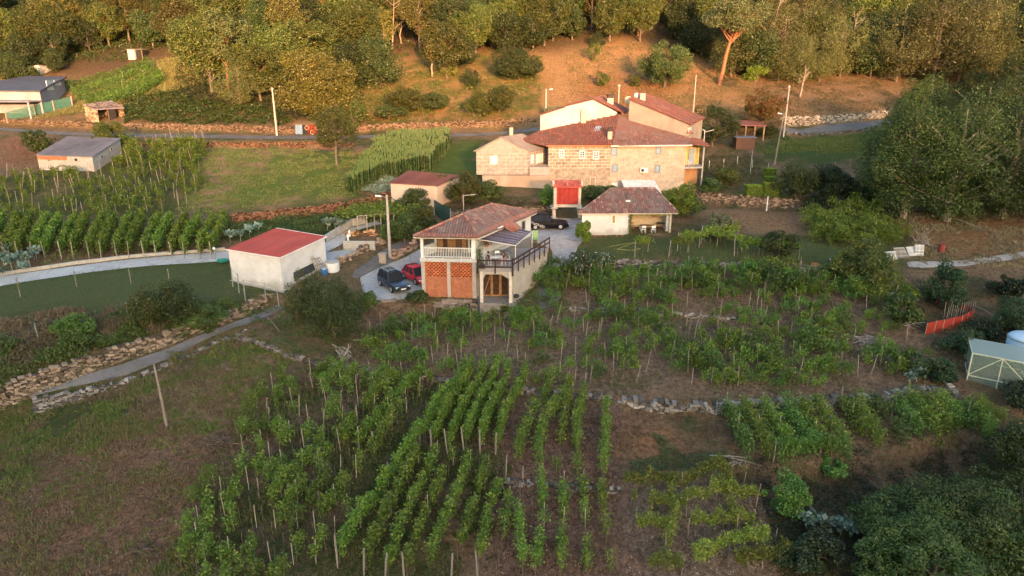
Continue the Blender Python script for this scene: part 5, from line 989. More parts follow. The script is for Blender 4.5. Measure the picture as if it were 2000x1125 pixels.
# people: one skinned body each, hair and clothes as parts
def skinned(name, pts, edges, rad, m_, parent, sub=1):
    me = bpy.data.meshes.new(name); me.from_pydata([tuple(p) for p in pts], edges, []); o = bpy.data.objects.new(name, me); COL.objects.link(o); o.parent = parent; me.materials.append(m_)
    md = o.modifiers.new('skin', 'SKIN'); md.use_smooth_shade = True
    for i, r in enumerate(rad): me.skin_vertices[0].data[i].radius = (r if not hasattr(r, '__len__') else r)
    me.skin_vertices[0].data[0].use_root = True; o.modifiers.new('sub', 'SUBSURF').levels = sub; o.modifiers[-1].render_levels = sub; return o
def seated(pos, rz, shirt, trousers, hair, label, long_hair=False, lean=.06, k=1.0):
    t = thing('person', label, 'person', pos); t.rotation_euler = (0, 0, rz)      # faces +Y locally
    z = .5
    P = {'pel':(0,0,z),'wai':(0,lean*.5,z+.18),'che':(0,lean,z+.38),'nec':(0,lean*1.3,z+.52),'hb':(0,lean*1.5,z+.60),'hc':(0,lean*1.6+.01,z+.70),'ht':(0,lean*1.6,z+.78)}
    for s, x in (('l',-1),('r',1)):
        P['sh'+s] = (x*.17,lean,z+.46); P['el'+s] = (x*.23,lean+.12,z+.22); P['wr'+s] = (x*.14,lean+.36,z+.26); P['ha'+s] = (x*.12,lean+.43,z+.27)
        P['hi'+s] = (x*.09,.02,z); P['kn'+s] = (x*.12,.42,z+.01); P['an'+s] = (x*.12,.45,.08); P['to'+s] = (x*.12,.60,.03)
    N = list(P); rad = {'pel':.15,'wai':.125,'che':.15,'nec':.055,'hb':.07,'hc':.098,'ht':.06,'sh':.06,'el':.042,'wr':.028,'ha':.035,'hi':.09,'kn':.06,'an':.038,'to':.035}
    E = [('pel','wai'),('wai','che'),('che','nec'),('nec','hb'),('hb','hc'),('hc','ht')]+[(a+s,b+s) for s in 'lr' for a, b in (('sh','el'),('el','wr'),('wr','ha'),('hi','kn'),('kn','an'),('an','to'))]+[('che','sh'+s) for s in 'lr']+[('pel','hi'+s) for s in 'lr']
    skin = mat('skin', (.50,.28,.20), (.46,.26,.18), rough=.6); g = lambda n: rad.get(n, rad.get(n[:-1]))
    body = skinned('body', [P[n] for n in N], [(N.index(a), N.index(b)) for a, b in E], [(g(n), g(n)) for n in N], skin, t)
    # fingers and face details
    m = MB()
    for x in (-1, 1):
        for i in range(4): b = np.array((x*(.10+.018*i), lean+.45, z+.275)); m.tube([b, b+[0,.035,-.002], b+[0,.06,-.02]], [.009,.008,.006], n=5)
        b = np.array((x*.09, lean+.40, z+.285)); m.tube([b, b+[-x*.03,.03,0]], [.01,.008], n=5)
    m.tube([(0,lean*1.6+.095,z+.69),(0,lean*1.6+.125,z+.665)],[.012,.016],n=5)
    for x in (-1, 1): m.box((x*.1,lean*1.6,z+.68),(.015,.03,.05))
    m.build('fingers_and_face', skin, None).parent = t
    Sx = ['wai','che','shl','shr','ell','elr','pel']; sr = {'wai':.14,'che':.165,'shl':.07,'shr':.07,'ell':.055,'elr':.055,'pel':.15}
    skinned('shirt', [P[n] for n in Sx], [(0,1),(1,2),(1,3),(2,4),(3,5),(0,6)], [(sr[n],sr[n]) for n in Sx], shirt, t)
    Tx = ['pel','hil','hir','knl','knr','anl','anr']; tr = {'pel':.16,'hil':.1,'hir':.1,'knl':.072,'knr':.072,'anl':.055,'anr':.055}
    skinned('trousers', [P[n] for n in Tx], [(0,1),(0,2),(1,3),(2,4),(3,5),(4,6)], [(tr[n],tr[n]) for n in Tx], trousers, t)
    m = MB(); m.lathe((0,lean*1.6-.02,z+.66), [(.09,-.02),(.118,.05),(.108,.11),(.05,.155),(.01,.16)], 12, sy=1.05)
    if long_hair: m.tube([(0,lean*1.6-.06,z+.68),(0,lean*1.6-.11,z+.55),(0,lean-.13,z+.38)],[.09,.085,.04],n=8)
    m.build('hair', hair, None, smooth=True).parent = t
    return t
seated((-2.25,61.12,4.36), -math.pi/2+.1, mat('black_shirt', (.02,.02,.025)), mat('grey_trousers', (.2,.2,.22)), mat('dark_hair', (.03,.018,.012)), 'short-haired person in a black top seated left of the terrace table')
seated((-.58,61.1,4.36), math.pi/2+.15, mat('maroon_shirt', (.07,.03,.04)), mat('pink_trousers', (.65,.38,.35)), mat('brown_hair', (.10,.04,.02)), 'long-haired person in a dark top and pink trousers seated right of the terrace table', long_hair=True, lean=.14)
# ================================================================ walls of dry stone and banks
for key, nm, lab, cat_, w, hs, ch, sz, ma in (
 ('path_wall','terrace_wall','long dry stone retaining wall with pale capping above the old path','wall',.5,.12,.24,.5,((.40,.30,.22),(.27,.2,.15))),
 ('path_low_wall','low_wall','low mossy stone wall along the lower edge of the old path','wall',.35,.16,.2,.42,((.36,.33,.31),(.25,.22,.2))),
 ('field_wall','low_wall','low rough stone wall between the rough field and the upper vineyard','wall',.4,.12,.2,.4,((.34,.29,.26),(.22,.18,.16))),
 ('stone_wall','stone_wall','pale grey dry stone wall across the lower right vineyard','wall',.55,.18,.3,.5,((.36,.33,.30),(.22,.19,.17))),
 ('row_wall','low_wall','thin line of stones across the lowest vine rows','wall',.3,.02,.18,.35,((.3,.27,.24),(.2,.17,.15))),
 ('earth_bank','terrace_wall','reddish stone and earth bank below the mown field','wall',.5,.05,.2,.35,((.30,.16,.10),(.22,.12,.08))),
 ('road_wall','roadside_wall','long warm stone wall along the upper edge of the road','wall',.5,.1,.24,.45,((.30,.20,.13),(.2,.125,.08))),
 ('lower_road_bank','roadside_bank','reddish stone bank below the road above the mown field','wall',.4,.0,.22,.4,((.28,.15,.09),(.2,.11,.07))),
 ('right_road_wall','roadside_wall','white stone wall above the road at the right','wall',.5,.25,.3,.5,((.55,.47,.38),(.34,.28,.22))),
 ('right_lower_wall','retaining_wall','grey retaining wall below the road above the green field','wall',.4,.1,.35,.8,((.26,.23,.24),(.2,.18,.18))),
 ('hedge_wall','garden_wall','rough stone garden wall beneath the clipped hedges','wall',.5,.15,.26,.45,((.46,.32,.23),(.3,.2,.15))),
 ('vine_terrace','terrace_wall','low grey stone edge between the lawn and the upper vineyard','wall',.4,.05,.2,.6,((.34,.29,.26),(.24,.2,.18))),
 ('yard_wall','retaining_wall','old cement and stone retaining wall in front of the brick house','wall',.4,.05,.4,.9,((.36,.28,.23),(.28,.22,.19))),
 ('vine_step','low_wall','faint line of stones across the middle of the upper vineyard','wall',.35,.04,.16,.4,((.36,.31,.27),(.26,.22,.19))),
 ('house_bank','garden_wall','overgrown stone bank between the brick house and the stone annex','wall',.45,.1,.25,.4,((.36,.27,.22),(.25,.18,.14))),
):
    ma = tuple(tuple(x*.68 for x in c) for c in ma); P = STEPW[key]; mb = stones(P, w, (lambda a: (lambda t: a*(0.2+0.9*math.sin(t*37)**2)-.06))(hs), courses_h=ch*.66, sz=sz*.66)
    mb.solo(nm, stone_mat('stone_'+key, *ma), lab, cat_)
def free_wall(px, h, nm, lab, ma, w=.45, sz=.42, ch=.22):
    P = picks(px); mb = stones(P, w, lambda t: h*(0.85+.2*math.sin(t*23)), courses_h=ch, sz=sz); mb.solo(nm, stone_mat('stone_'+lab[:18].replace(' ', '_'), *ma), lab, 'wall')
free_wall([(655,522),(700,497),(740,478),(775,463),(800,452)], .75, 'stone_wall', 'rough stone wall between the concrete yard and the asphalt lane', ((.34,.25,.19),(.24,.18,.13)))
free_wall([(768,505),(790,492),(815,478)], .55, 'stone_wall', 'short stone wall beside the street lamp at the edge of the parking yard', ((.40,.26,.19),(.3,.2,.15)))
free_wall([(1790,690),(1820,722),(1850,748),(1868,775)], .25, 'stone_wall', 'broken line of stones leading down to the greenhouse', ((.36,.33,.31),(.27,.24,.22)))
free_wall([(675,461),(700,458),(735,460)], .5, 'stone_wall', 'low orange stone wall above the cement block wall', ((.44,.24,.13),(.32,.18,.1)))
P = picks([(671,489),(733,489)]); m = MB(); m.prism([P[0][:2], P[1][:2], (P[1][0],P[1][1]+.2), (P[0][0],P[0][1]+.2)], P[0][2]-.4, P[0][2]+1.0); m.solo('block_wall', CBLOCK, 'small pale cement block wall at the back of the concrete yard', 'wall')
P = picks([(-60,546),(0,538),(200,510),(440,489)]); m = MB()
for a, b in zip(P[:-1], P[1:]):
    n = 8
    for i in range(n): p, q_ = a+(b-a)*i/n, a+(b-a)*(i+1)/n; m.beam(S(p, .08), S(q_, .08), .3, .45)
m.solo('kerb_wall', mat('pale_kerb', (.5,.45,.38),(.42,.37,.31),dirt=.4), 'low pale concrete kerb along the upper side of the driveway', 'kerb')
P = picks([(638,473),(688,442),(714,436)]); m = MB()
for a, b in zip(P[:-1], P[1:]): m.beam(S(a,.35), S(b,.35), .2, 1.0)
m.solo('driveway_wall', CONC, 'low cement wall up the left side of the driveway behind the garage', 'wall')
# ================================================================ leaf colours
OAK1 = LF('oak_leaves', (0.052,0.072,0.015), (0.098,0.102,0.022), trans=.25); OAK2 = LF('dark_oak_leaves', (0.032,0.050,0.014), (0.058,0.072,0.02), trans=.25); WALNL = LF('pale_walnut_leaves', (0.044,0.066,0.016), (0.076,0.094,0.022), trans=.25); YOUNG = LF('golden_leaves', (0.13,0.11,0.025), (0.09,0.09,0.022), trans=.3)
CHEST = LF('chestnut_leaves', (0.135,0.145,0.022), (0.20,0.19,0.035), (0.48,0.42,0.16), trans=.3); PINE = LF('pine_needles', (0.055,0.070,0.025), (0.09,0.09,0.032), trans=.15); WILL = LF('willow_leaves', (0.075,0.082,0.024), (0.11,0.105,0.035), trans=.25)
WALN = LF('walnut_leaves', (0.034,0.056,0.013), (0.064,0.084,0.018), (0.085,0.10,0.025), trans=.25); BUSH = LF('bush_leaves', (0.045,0.07,0.018), (0.075,0.095,0.025), trans=.25); DARKB = LF('dark_bush_leaves', (0.020,0.036,0.014), (0.034,0.05,0.018), trans=.2)
VINE = LF('vine_leaves', (0.085,0.145,0.018), (0.135,0.195,0.026), (0.28,0.31,0.04), trans=.35, objvar=.16); VINEY = LF('yellow_vine_leaves', (0.13,0.165,0.022), (0.18,0.20,0.03), (0.25,0.24,0.04), trans=.35); VINED = LF('deep_vine_leaves', (0.058,0.108,0.020), (0.088,0.140,0.024), trans=.3)
KALE = LF('kale_leaves', (0.10,0.15,0.115), (0.15,0.20,0.155), trans=.15); FERN = LF('fern_fronds', (0.045,0.085,0.018), (0.075,0.11,0.024), trans=.3); OLIVE = LF('olive_leaves', (0.13,0.15,0.07), (0.17,0.17,0.09), trans=.2); IVYO = LF('autumn_ivy', (0.22,0.10,0.03), (0.10,0.10,0.025), (0.35,0.12,0.04), trans=.25)
LIME = LF('lime_leaves', (0.16,0.24,0.02), (0.20,0.28,0.03), trans=.35); THUJA = LF('conifer_sprays', (0.10,0.155,0.018), (0.14,0.19,0.025), trans=.2); STRAW = LF('straw_blades', (0.155,0.115,0.065), (0.12,0.09,0.055), trans=.2); GRASSM = LF('grass_blades', (0.08,0.11,0.025), (0.12,0.13,0.035), trans=.3)
BARK = mat('grey_bark', (0.17,0.13,0.10), (0.10,0.075,0.055), rough=.95, scale=2, bump=.02, rnd=.15); PBARK = mat('orange_pine_bark', (0.36,0.15,0.075), (0.24,0.11,0.06), rough=.95, bump=.02); PALEB = mat('pale_bark', (0.36,0.28,0.21), (0.26,0.2,0.15)); STAKE = mat('pale_stake', (0.36,0.30,0.24), (0.26,0.215,0.17), rnd=.25)
# ================================================================ trees
def crown_pts(n, R, H, hb, K, rc=.34, flat=.8, seed=0, droop=0.0, hollow=.4):
    r = np.random.default_rng(seed); out = []; cen = []; N_ = []
    for k in range(K):
        d = r.normal(size=3); d /= np.linalg.norm(d); d[2] = d[2] if d[2] > -.2 else d[2]*.8; rad = r.uniform(hollow, 1.0)**.6*(1-rc*.35)
        an = math.atan2(d[1], d[0]); lob = 1+.22*math.sin(2*an+seed)+.14*math.sin(3*an+seed*2.3); c = np.array([d[0]*R*rad*1.08*lob, d[1]*R*rad*1.08*lob, hb+(H-hb)*(.48+.50*d[2]*rad)]); sc = r.uniform(.45, 1.35)*rc
        m = max(8, int(n/K*sc/rc)); v = r.normal(size=(m, 3)); v /= np.linalg.norm(v, axis=1)[:, None]; q = v*(r.uniform(.35, 1.0, m)**.5)[:, None]
        q = q*np.array([R*sc, R*sc, (H-hb)*sc*flat*.62]); q[:, 2] -= droop*np.abs(q[:, 0:2]).sum(1)*.3; out.append(c+q); N_.append(v); cen.append(c)
    return np.vstack(out), np.vstack(N_), cen
def make_tree(name, label, pos, H, R, hb, leaf, bark, n=3000, K=26, ls=.36, seed=0, tr=.22, lean=(0,0), rc=.34, flat=.8, group=None, cat='tree', droop=0, aspect=.62, crown='crown', trunk='trunk'):
    n = int(n*3.3); ls *= .9; K = int(K*1.25); t = thing(name, label, cat, pos, group); r = np.random.default_rng(seed+99); C, Nn, cen = crown_pts(n, R, H, hb, K, rc, flat, seed, droop)
    C = C+np.stack([lean[0]*C[:, 2]/H, lean[1]*C[:, 2]/H, np.zeros(len(C))], 1)
    o = fast_mesh(crown, leaves(C, ls, aspect, outward=Nn), 4, np.clip(.5+.25*r.normal(size=len(C)), 0, 1), leaf, t)
    m = MB(); top = np.array([lean[0]*.8, lean[1]*.8, H*.82]); P = [np.array([0,0,-.5])]+[top*f+np.array([r.normal()*.12, r.normal()*.12, 0]) for f in (.2,.4,.6,.8,1)]
    m.tube(P, [tr*1.2, tr, tr*.85, tr*.65, tr*.4, tr*.15], n=7)
    for k, c in enumerate(cen[::2]):
        c = c+np.array([lean[0]*c[2]/H, lean[1]*c[2]/H, 0]); f = min(.8, max(.18, (c[2]-R*.35)/H/.82*.85)); b = top*f; mid = (b+c)/2+[0,0,-.1]; m.tube([b, mid, c], [tr*.42, tr*.26, tr*.08], n=5)
    k = m.build(trunk, bark, None); k.parent = t; return t
def T(u, v): return pick(u, v)
# one of each kind for the hillside wood, set where the photograph shows them best, then copied
KINDS = [
 ('oak_tree', 11, 4.9, 1.6, OAK1, BARK, dict(n=4600, K=34)), ('oak_tree', 13, 5.2, 1.8, OAK1, BARK, dict(n=5200, K=40, seed=5)), ('oak_tree', 9, 4.4, .6, OAK2, BARK, dict(n=4000, K=30, seed=9)),
 ('pine_tree', 16, 4.2, 4.5, PINE, PBARK, dict(n=4200, K=24, seed=3, rc=.3, flat=.5)), ('young_oak', 10, 3.0, 2.0, YOUNG, PALEB, dict(n=2100, K=18, seed=4, tr=.14)), ('evergreen_oak', 10, 5.2, .1, OAK2, BARK, dict(n=5000, K=36, seed=6)),
 ('willow_tree', 13, 5.6, .4, WILL, BARK, dict(n=5600, K=34, seed=8, droop=.6, aspect=.35)), ('oak_tree', 14, 4.6, 2.2, YOUNG, BARK, dict(n=4200, K=30, seed=12, rc=.3)), ]
front = [ # u, v of the foot, kind, scale
 (20,118,1,.9),(75,100,0,1.0),(130,95,7,1.0),(175,100,5,.8),(215,92,0,.9),(255,88,7,.9),(300,95,2,1.0),(30,160,5,.7),(110,140,5,.5),(385,150,0,1.1),(352,120,7,1.05),(415,185,1,1.15),(450,190,3,1.1),(470,208,6,.75),(510,196,0,1.1),(545,180,1,1.1),(590,150,0,1.2),(560,120,7,1.1),(690,175,5,1.0),(735,170,5,1.0),
 (705,120,1,1.0),(752,108,4,1.0),(785,85,4,1.2),(845,150,4,1.15),(873,152,0,.95),(905,130,5,.7),(930,110,1,.8),(960,95,0,.9),(820,100,7,.9),(770,60,1,1),(870,90,2,1.0),(1000,75,1,1.0),(1040,70,0,1.0),(1118,78,2,.75),(1165,92,5,.35),(1190,82,0,.9),(1250,82,1,.85),(1225,60,0,1),(1155,60,7,1.0),
 (1335,80,5,1.0),(1370,110,5,.95),(1440,140,5,.85),(1470,120,6,1.0),(1520,160,6,.7),(1560,165,6,.75),(1600,160,6,.85),(1640,150,6,1.0),(1590,130,1,1.0),(1655,140,4,1.0),(1560,120,6,1.1),(1700,150,5,1.0),(1750,160,6,1.1),(1820,165,6,1.35),(1870,160,6,1.2),(1780,140,0,1.3),(1920,165,6,1.1),(1965,150,5,1.3),(2030,170,1,1.3),(1900,200,5,.7),(1400,95,1,1.1),(1310,50,0,1.0),(1350,60,1,1.1),(1500,90,7,1.0),(1700,100,1,1.1),(1880,110,6,1.2)]
LAND = [(180,'above the grey house'),(340,'above the metal shed'),(560,'above the fern bank'),(780,'behind the flowering chestnut'),(960,'above the orchard slope'),(1130,'above the long road wall'),(1330,'atop the bare red slope'),(1480,'behind the leaning pine'),(1660,'behind the bare dead tree'),(1860,'above the road bend at the right'),(2600,'at the far right')]
LOOK = {'oak_tree':'oak','pine_tree':'pine','young_oak':'golden young tree','evergreen_oak':'dark oak','willow_tree':'feathery tree'}
DEEP = [(146,'front edge'),(160,'second line'),(176,'mid wood'),(192,'high up'),(999,'near the top')]
TALL = lambda s: 'small' if s < .72 else 'medium' if s < .95 else 'large' if s < 1.12 else 'very large'
proto = {}; used_lab = {}
def wood_label(p, kind, s, u):
    a = next(t for x, t in LAND if u < x); d = next(t for x, t in DEEP if p[1] < x); l = '%s %s %s, %s' % (TALL(s), LOOK[kind], a, d); i = used_lab.get(l, 0); used_lab[l] = i+1
    return l
def plant_tree(u, v, k, s, p=None, rz=None):
    nm, H, R, hb, lf, bk, kw = KINDS[k]; p = pick(u, v) if p is None else p
    if k not in proto:
        proto[k] = make_tree(nm, 'x', p, H, R, hb, lf, bk, group='trees of the hillside wood', **kw); o = proto[k]; o.scale = (s, s, s)
    else: o = copy_thing(proto[k], p-[0,0,.1], random.random()*6.28 if rz is None else rz, (s*random.uniform(.92,1.1), s*random.uniform(.92,1.1), s*random.uniform(.9,1.15)))
    o['label'] = wood_label(p, nm, s, proj(p)[0]); return o
placed = []
for u, v, k, s in front: p = pick(u, v); placed.append((p[0], p[1])); plant_tree(u, v, k, s, p)
r = random.Random(5); nfill = 0; clear = picks([(1080,150),(1060,100),(1210,76),(1350,80),(1400,120),(1420,160),(1350,200)]); clear2 = picks([(1530,230),(1500,170),(1650,160),(1850,175),(1960,210),(1900,240)]); clear3 = picks([(100,200),(150,110),(240,95),(330,100),(440,130),(400,190),(200,240)])
for _ in range(6000):
    if nfill >= 285: break
    y = 150+r.random()**1.25*75; x = r.uniform(-.86, .86)*y*1.03; t_edge = 166 if -75 < x < 22 else 172 if x < -75 else 164 if x < 45 else 153
    if x < -95: t_edge = 160
    if y < t_edge-r.random()*4 or inside(clear, np.array([x]), np.array([y]))[0] or inside(clear2, np.array([x]), np.array([y]))[0] or inside(clear3, np.array([x]), np.array([y]))[0]: continue
    if any((x-a)**2+(y-b)**2 < (4.3 if y < 185 else 5.4)**2 for a, b in placed): continue
    placed.append((x, y)); nfill += 1; k = r.choice([0,1,2,2,5,5,3,5,1,2] if x < 35 else [6,6,0,5,2,1,6,5]); plant_tree(0, 0, k, r.uniform(.75, 1.25), np.array([x, y, gz(x, y)]))
# the wood beyond, up the hill
C = []; Nn = []
for _ in range(520):
    y = r.uniform(222, 330); x = r.uniform(-1, 1)*y*.9; h = r.uniform(8, 12); c, nn, _c = crown_pts(150, 4.5, h, 1.5, 7, seed=r.randrange(40)); C.append(c+[x, y, gz(x, y)]); Nn.append(nn)
C = np.vstack(C); o = fast_mesh('distant_wood', leaves(C, 1.0, .7, outward=np.vstack(Nn)), 4, RNG.uniform(.1, .9, len(C)), OAK1); tag(o, 'far oak wood covering the top of the hill', None, None, 'stuff')
# ---- single trees and bushes
def tree(name, label, u, v, H, R, hb, leaf, bark=BARK, dz=0, **k):
    p = pick(u, v); p[2] += dz; return make_tree(name, label, p, H, R, hb, leaf, bark, **k)
tree('chestnut_tree', 'big rounded chestnut covered in pale yellow blossom above the road', 628, 240, 13.6, 6.3, 0.4, CHEST, n=10000, K=60, ls=.34, seed=21, tr=.4, rc=.30)
tree('walnut_tree', 'olive green tree standing on the mown field below the road', 658, 324, 9.0, 3.5, 2.0, OAK1, n=3600, K=32, ls=.24, seed=22, tr=.17, rc=.3)
tree('hazel_tree', 'bushy tree leaning over the roadside shelter', 690, 262, 6.5, 3.2, .5, OAK1, n=3000, K=24, ls=.26, seed=23)
tree('fig_tree', 'large round green tree alone on the bare red slope', 1297, 172, 9.2, 5.5, .4, BUSH, n=7000, K=50, ls=.3, seed=24, rc=.26)
tree('pine_tree', 'tall leaning pine with a bright orange trunk', 1405, 165, 17, 6.0, 9.5, PINE, PBARK, n=5200, K=30, ls=.36, seed=25, tr=.38, lean=(3.5,1), flat=.55, rc=.38)
tree('lime_tree', 'small bright lime green tree below the leaning pine', 1470, 190, 6.2, 2.3, 2.6, LIME, n=1100, K=14, ls=.3, seed=26, tr=.1)
tree('round_tree', 'dense rounded tree right of the farmhouse gallery', 1391, 288, 7.2, 3.4, .4, BUSH, n=5200, K=40, ls=.22, seed=27, rc=.28)
tree('ivy_tree', 'dead tree smothered in orange autumn ivy over the timber shed', 1482, 262, 7.6, 3.4, 2.4, IVYO, n=3200, K=26, ls=.26, seed=28, tr=.2)
for i, (u, v, H, R, sd, lb) in enumerate([(1765,425,14,7.0,31,'huge walnut tree nearest the green field'),(1850,432,15.5,8.0,32,'huge walnut tree with pale bare twigs, middle of the three by the dirt slope'),(1955,425,15,7.5,33,'huge dark walnut tree rightmost above the gravel path'),(1905,330,14,7,34,'broad dark tree behind the three huge walnuts'),(2020,300,14,7,35,'dark tree cut by the right edge of the picture'),(1800,300,12,5.5,36,'tree behind the walnuts beside the road bend'),(1990,215,12,6,37,'dark tree at the right edge below the wood'),(2070,420,15,8,47,'walnut tree on the far right edge above the gravel path')]):
    tree('walnut_tree', lb, u, v, H, R*.92, -1.0, [WALN, WALNL, WALN, WALN][i % 4], PALEB, n=14000, K=70, ls=.25, seed=sd, tr=.38, rc=.27, droop=.3)
for u, v, H, R, sd, lf, lb in [(1552,392,4.9,2.2,41,BUSH,'round green bush beside the clipped hedges'),(1622,392,4.7,2.9,42,DARKB,'wide grey-green fig bush right of the round bush'),(1700,400,3.6,2.6,46,DARKB,'low dark bush at the foot of the walnuts'),(1326,425,4.3,2.1,43,THUJA,'bright green conifer bush at the right end of the cottage'),(1352,425,3.0,1.3,48,BUSH,'thin green bush between the conifer and the olive'),(1396,462,2.7,1.5,44,OLIVE,'small silvery olive tree on the lawn'),(1140,478,2.7,.75,45,THUJA,'upright clipped conifer at the left corner of the cottage'),
  (1385,378,2.3,1.6,49,BUSH,'shrub on the terrace under the farmhouse gallery'),(1420,360,2.4,1.8,50,OAK1,'spiky shrub in the terrace garden'),(1500,268,2.0,1.5,51,OAK1,'low shrub left of the twin poles'),(1012,157,6.3,4.7,52,OAK2,'wide dark bush low on the red slope'),(1158,120,4.2,1.4,53,OAK1,'upright shrub on the pale slope'),(1175,170,3.0,1.6,54,OAK1,'small orchard tree on the slope above the white gable'),(1240,170,2.6,1.3,55,OAK1,'yellowish shrub above the farmhouse chimneys'),
  (938,228,4.6,2.4,56,OAK1,'spreading orchard tree leftmost of the three above the road wall'),(975,222,5.0,2.8,57,OAK1,'spreading orchard tree, middle of the three above the road wall'),(1085,225,1.6,2.4,58,OLIVE,'heap of cut branches by the lamp post on the slope'),(790,222,5.0,3.0,59,OAK1,'low orchard tree above the road left of the corn'),(850,215,3.2,2.6,60,BUSH,'green shrub in the overgrown orchard'),(922,175,4.2,1.8,61,OAK2,'small round tree in front of the wood'),(880,150,2.5,1.9,62,YOUNG,'golden shrub under the young trees'),(760,235,2.8,2.4,63,BUSH,'bramble clump left in the overgrown orchard'),
  (75,300,4.0,1.9,64,OAK2,'thin tree behind the cement block shed'),(218,290,4.6,2.3,65,OAK1,'bushy tree in front of the stone hut'),(190,300,2.6,1.2,66,OAK2,'small bush behind the block shed'),
  (345,632,3.9,1.9,67,BUSH,'tall rounded bush on the scrub bank below the lawn'),(295,640,3.4,1.7,68,OAK1,'left bush of the pair on the scrub bank'),(400,640,2.0,1.6,69,BUSH,'low bush at the right end of the scrub bank'),(150,660,2.0,1.2,70,LGREEN,'pale leafy shrub above the old path'),
  (592,632,4.7,1.5,71,OAK1,'smaller olive tree by the garage corner'),(655,662,5.9,2.5,72,BUSH,'large leafy tree between the path and the parked cars'),(718,610,1.8,1.0,73,BUSH,'small bush in front of the dark parked car'),(815,590,1.1,1.1,74,BUSH,'dark low bush at the left corner of the brick house'),
  (905,405,4.6,2.0,75,OAK1,'straggly shrub with red creeper at the corner of the stone annex'),(950,395,2.6,2.0,76,BUSH,'rambling bush below the plaster retaining wall'),(870,385,3.2,1.3,77,BUSH,'green bush behind the pink block shed'),(790,475,3.8,1.7,78,BUSH,'dense bush between the lamp post and the brick house'),(830,465,3.8,1.6,79,OAK1,'olive brown bush behind the brick house'),(760,470,2.2,1.2,80,BUSH,'light bush behind the tall street lamp'),(810,420,3.2,2.0,81,BUSH,'bush against the pink block shed'),
  (1140,545,2.9,1.6,82,LF('rose_leaves',(0.05,0.075,0.03),(0.08,0.10,0.04),(0.75,0.68,0.62)),'rose bush dotted with white flowers by the small gate'),(1172,520,1.5,1.4,83,MATS['rose_leaves'],'low rose bush with white flowers by the lawn'),(1160,395,2.2,1.6,84,BUSH,'dark shrub right of the red granary'),(1190,385,1.6,1.6,85,BUSH,'low shrub behind the cottage roof'),(1070,400,2.6,1.2,86,LGREEN,'ivy and shrub left of the red granary'),
  (1840,600,4.2,1.9,87,DARKB,'dark round bush below the gravel path'),(1680,560,4.6,2.5,88,OAK1,'brown-green fruit tree beside the white pallets'),(1635,555,3.4,1.6,89,OAK1,'smaller fruit tree left of the pallets'),(1520,500,2.6,1.8,90,BUSH,'bushy shrub at the back of the lawn'),(1965,585,2.4,1.3,91,DARKB,'dark shrub on the bare slope at the right'),(1995,660,3.6,2.3,92,DARKB,'dark bush at the right edge behind the blue tank'),(1920,660,1.6,1.6,93,DARKB,'dark low bush behind the greenhouse'),(1760,630,2.6,1.6,94,BUSH,'leafy shrub left of the red netting'),(1830,745,1.8,1.4,95,DARKB,'dark brambles left of the greenhouse'),(1880,690,2.0,1.5,96,DARKB,'brambles between the red netting and the greenhouse'),(2010,800,2.2,1.8,97,DARKB,'dark scrub at the right edge below the greenhouse'),
  (1530,1010,3.0,1.2,98,VINED,'tall leafy vine bush by the little dark gate'),(1620,930,1.6,1.0,99,VINED,'leafy bush on the bank above the kale'),(1600,1100,2.2,1.3,100,DARKB,'dark bush in the hollow at lower right'),(1560,1120,2.0,1.2,101,DARKB,'dark bush on the bottom edge right of the vines')]:
    near = proj(pick(u, v))[2] < 60
    tree('bush' if R > H*.45 else 'small_tree', lb, u, v, H, R, .1, lf, n=int(1600*max(1, R*R/2.2)), K=int(14+6*R), ls=.17 if near else .22, seed=sd, tr=.09, rc=.36, cat='bush' if R > H*.45 else 'tree')
for u, v, H, R, sd, lb in [(1780,1125,5.0,3.2,111,'leafy walnut crown rising over the bottom edge, left of three'),(1860,1105,5.4,3.6,112,'leafy walnut crown in the lower right corner, middle of three'),(1985,1090,5.6,3.4,113,'leafy walnut crown in the lower right corner, at the edge'),(1940,1160,6.0,3.4,114,'leafy walnut crown cut by the bottom edge'),(2050,960,4.6,2.8,116,'dark tree on the right edge above the corner walnuts'),(1800,1230,6,3.2,117,'leafy walnut crown lowest on the bottom edge')]:
    tree('walnut_tree', lb, u, v, H, R, .5, LF('near_walnut_leaves', (0.034,0.058,0.014), (0.065,0.085,0.018), (0.12,0.13,0.03), trans=.25), n=8000, K=60, ls=.2, seed=sd, tr=.2, rc=.25, droop=.5, aspect=.42)
def bare_tree(u, v, H, label, lean, m_=PALEB, nb=26, seed=1):
    r = random.Random(seed); p = pick(u, v); t = thing('bare_tree', label, 'tree', p); m = MB(); top = p+np.array([lean,0,H]); m.tube([p-[0,0,.3], p+(top-p)*.5, top], [.2,.13,.03], n=6); m.build('trunk', m_, t); m = MB()
    for i in range(nb):
        f = r.uniform(.25,.95); b = p+(top-p)*f; d = np.array([r.uniform(-1,1)+lean*.15, r.uniform(-.6,.6), r.uniform(.3,1.2)]); d = d/np.linalg.norm(d)*H*.36*(1.1-f*.6); m.tube([b, b+d*.5+[0,0,-.1], b+d], [.06,.035,.012], n=4)
        for _ in range(3): e = b+d*r.uniform(.4,.9); g = np.array([r.uniform(-1,1), r.uniform(-.5,.5), r.uniform(.1,1)])*H*.08; m.tube([e, e+g], [.025,.01], n=3)
    m.build('branches', m_, t); return t
bare_tree(1487,138,17,'bare dead tree with pale fan of branches right of the leaning pine', 3.0)
bare_tree(1562,190,5.5,'small bare dead stump with splayed branches at the field edge', .6, nb=9, seed=3); bare_tree(766,100,11,'pale bare trunk standing in the wood above the chestnut', 1.0, nb=8, seed=4); bare_tree(1652,140,12,'pale bare trunk in front of the right-hand wood', .8, nb=12, seed=6)
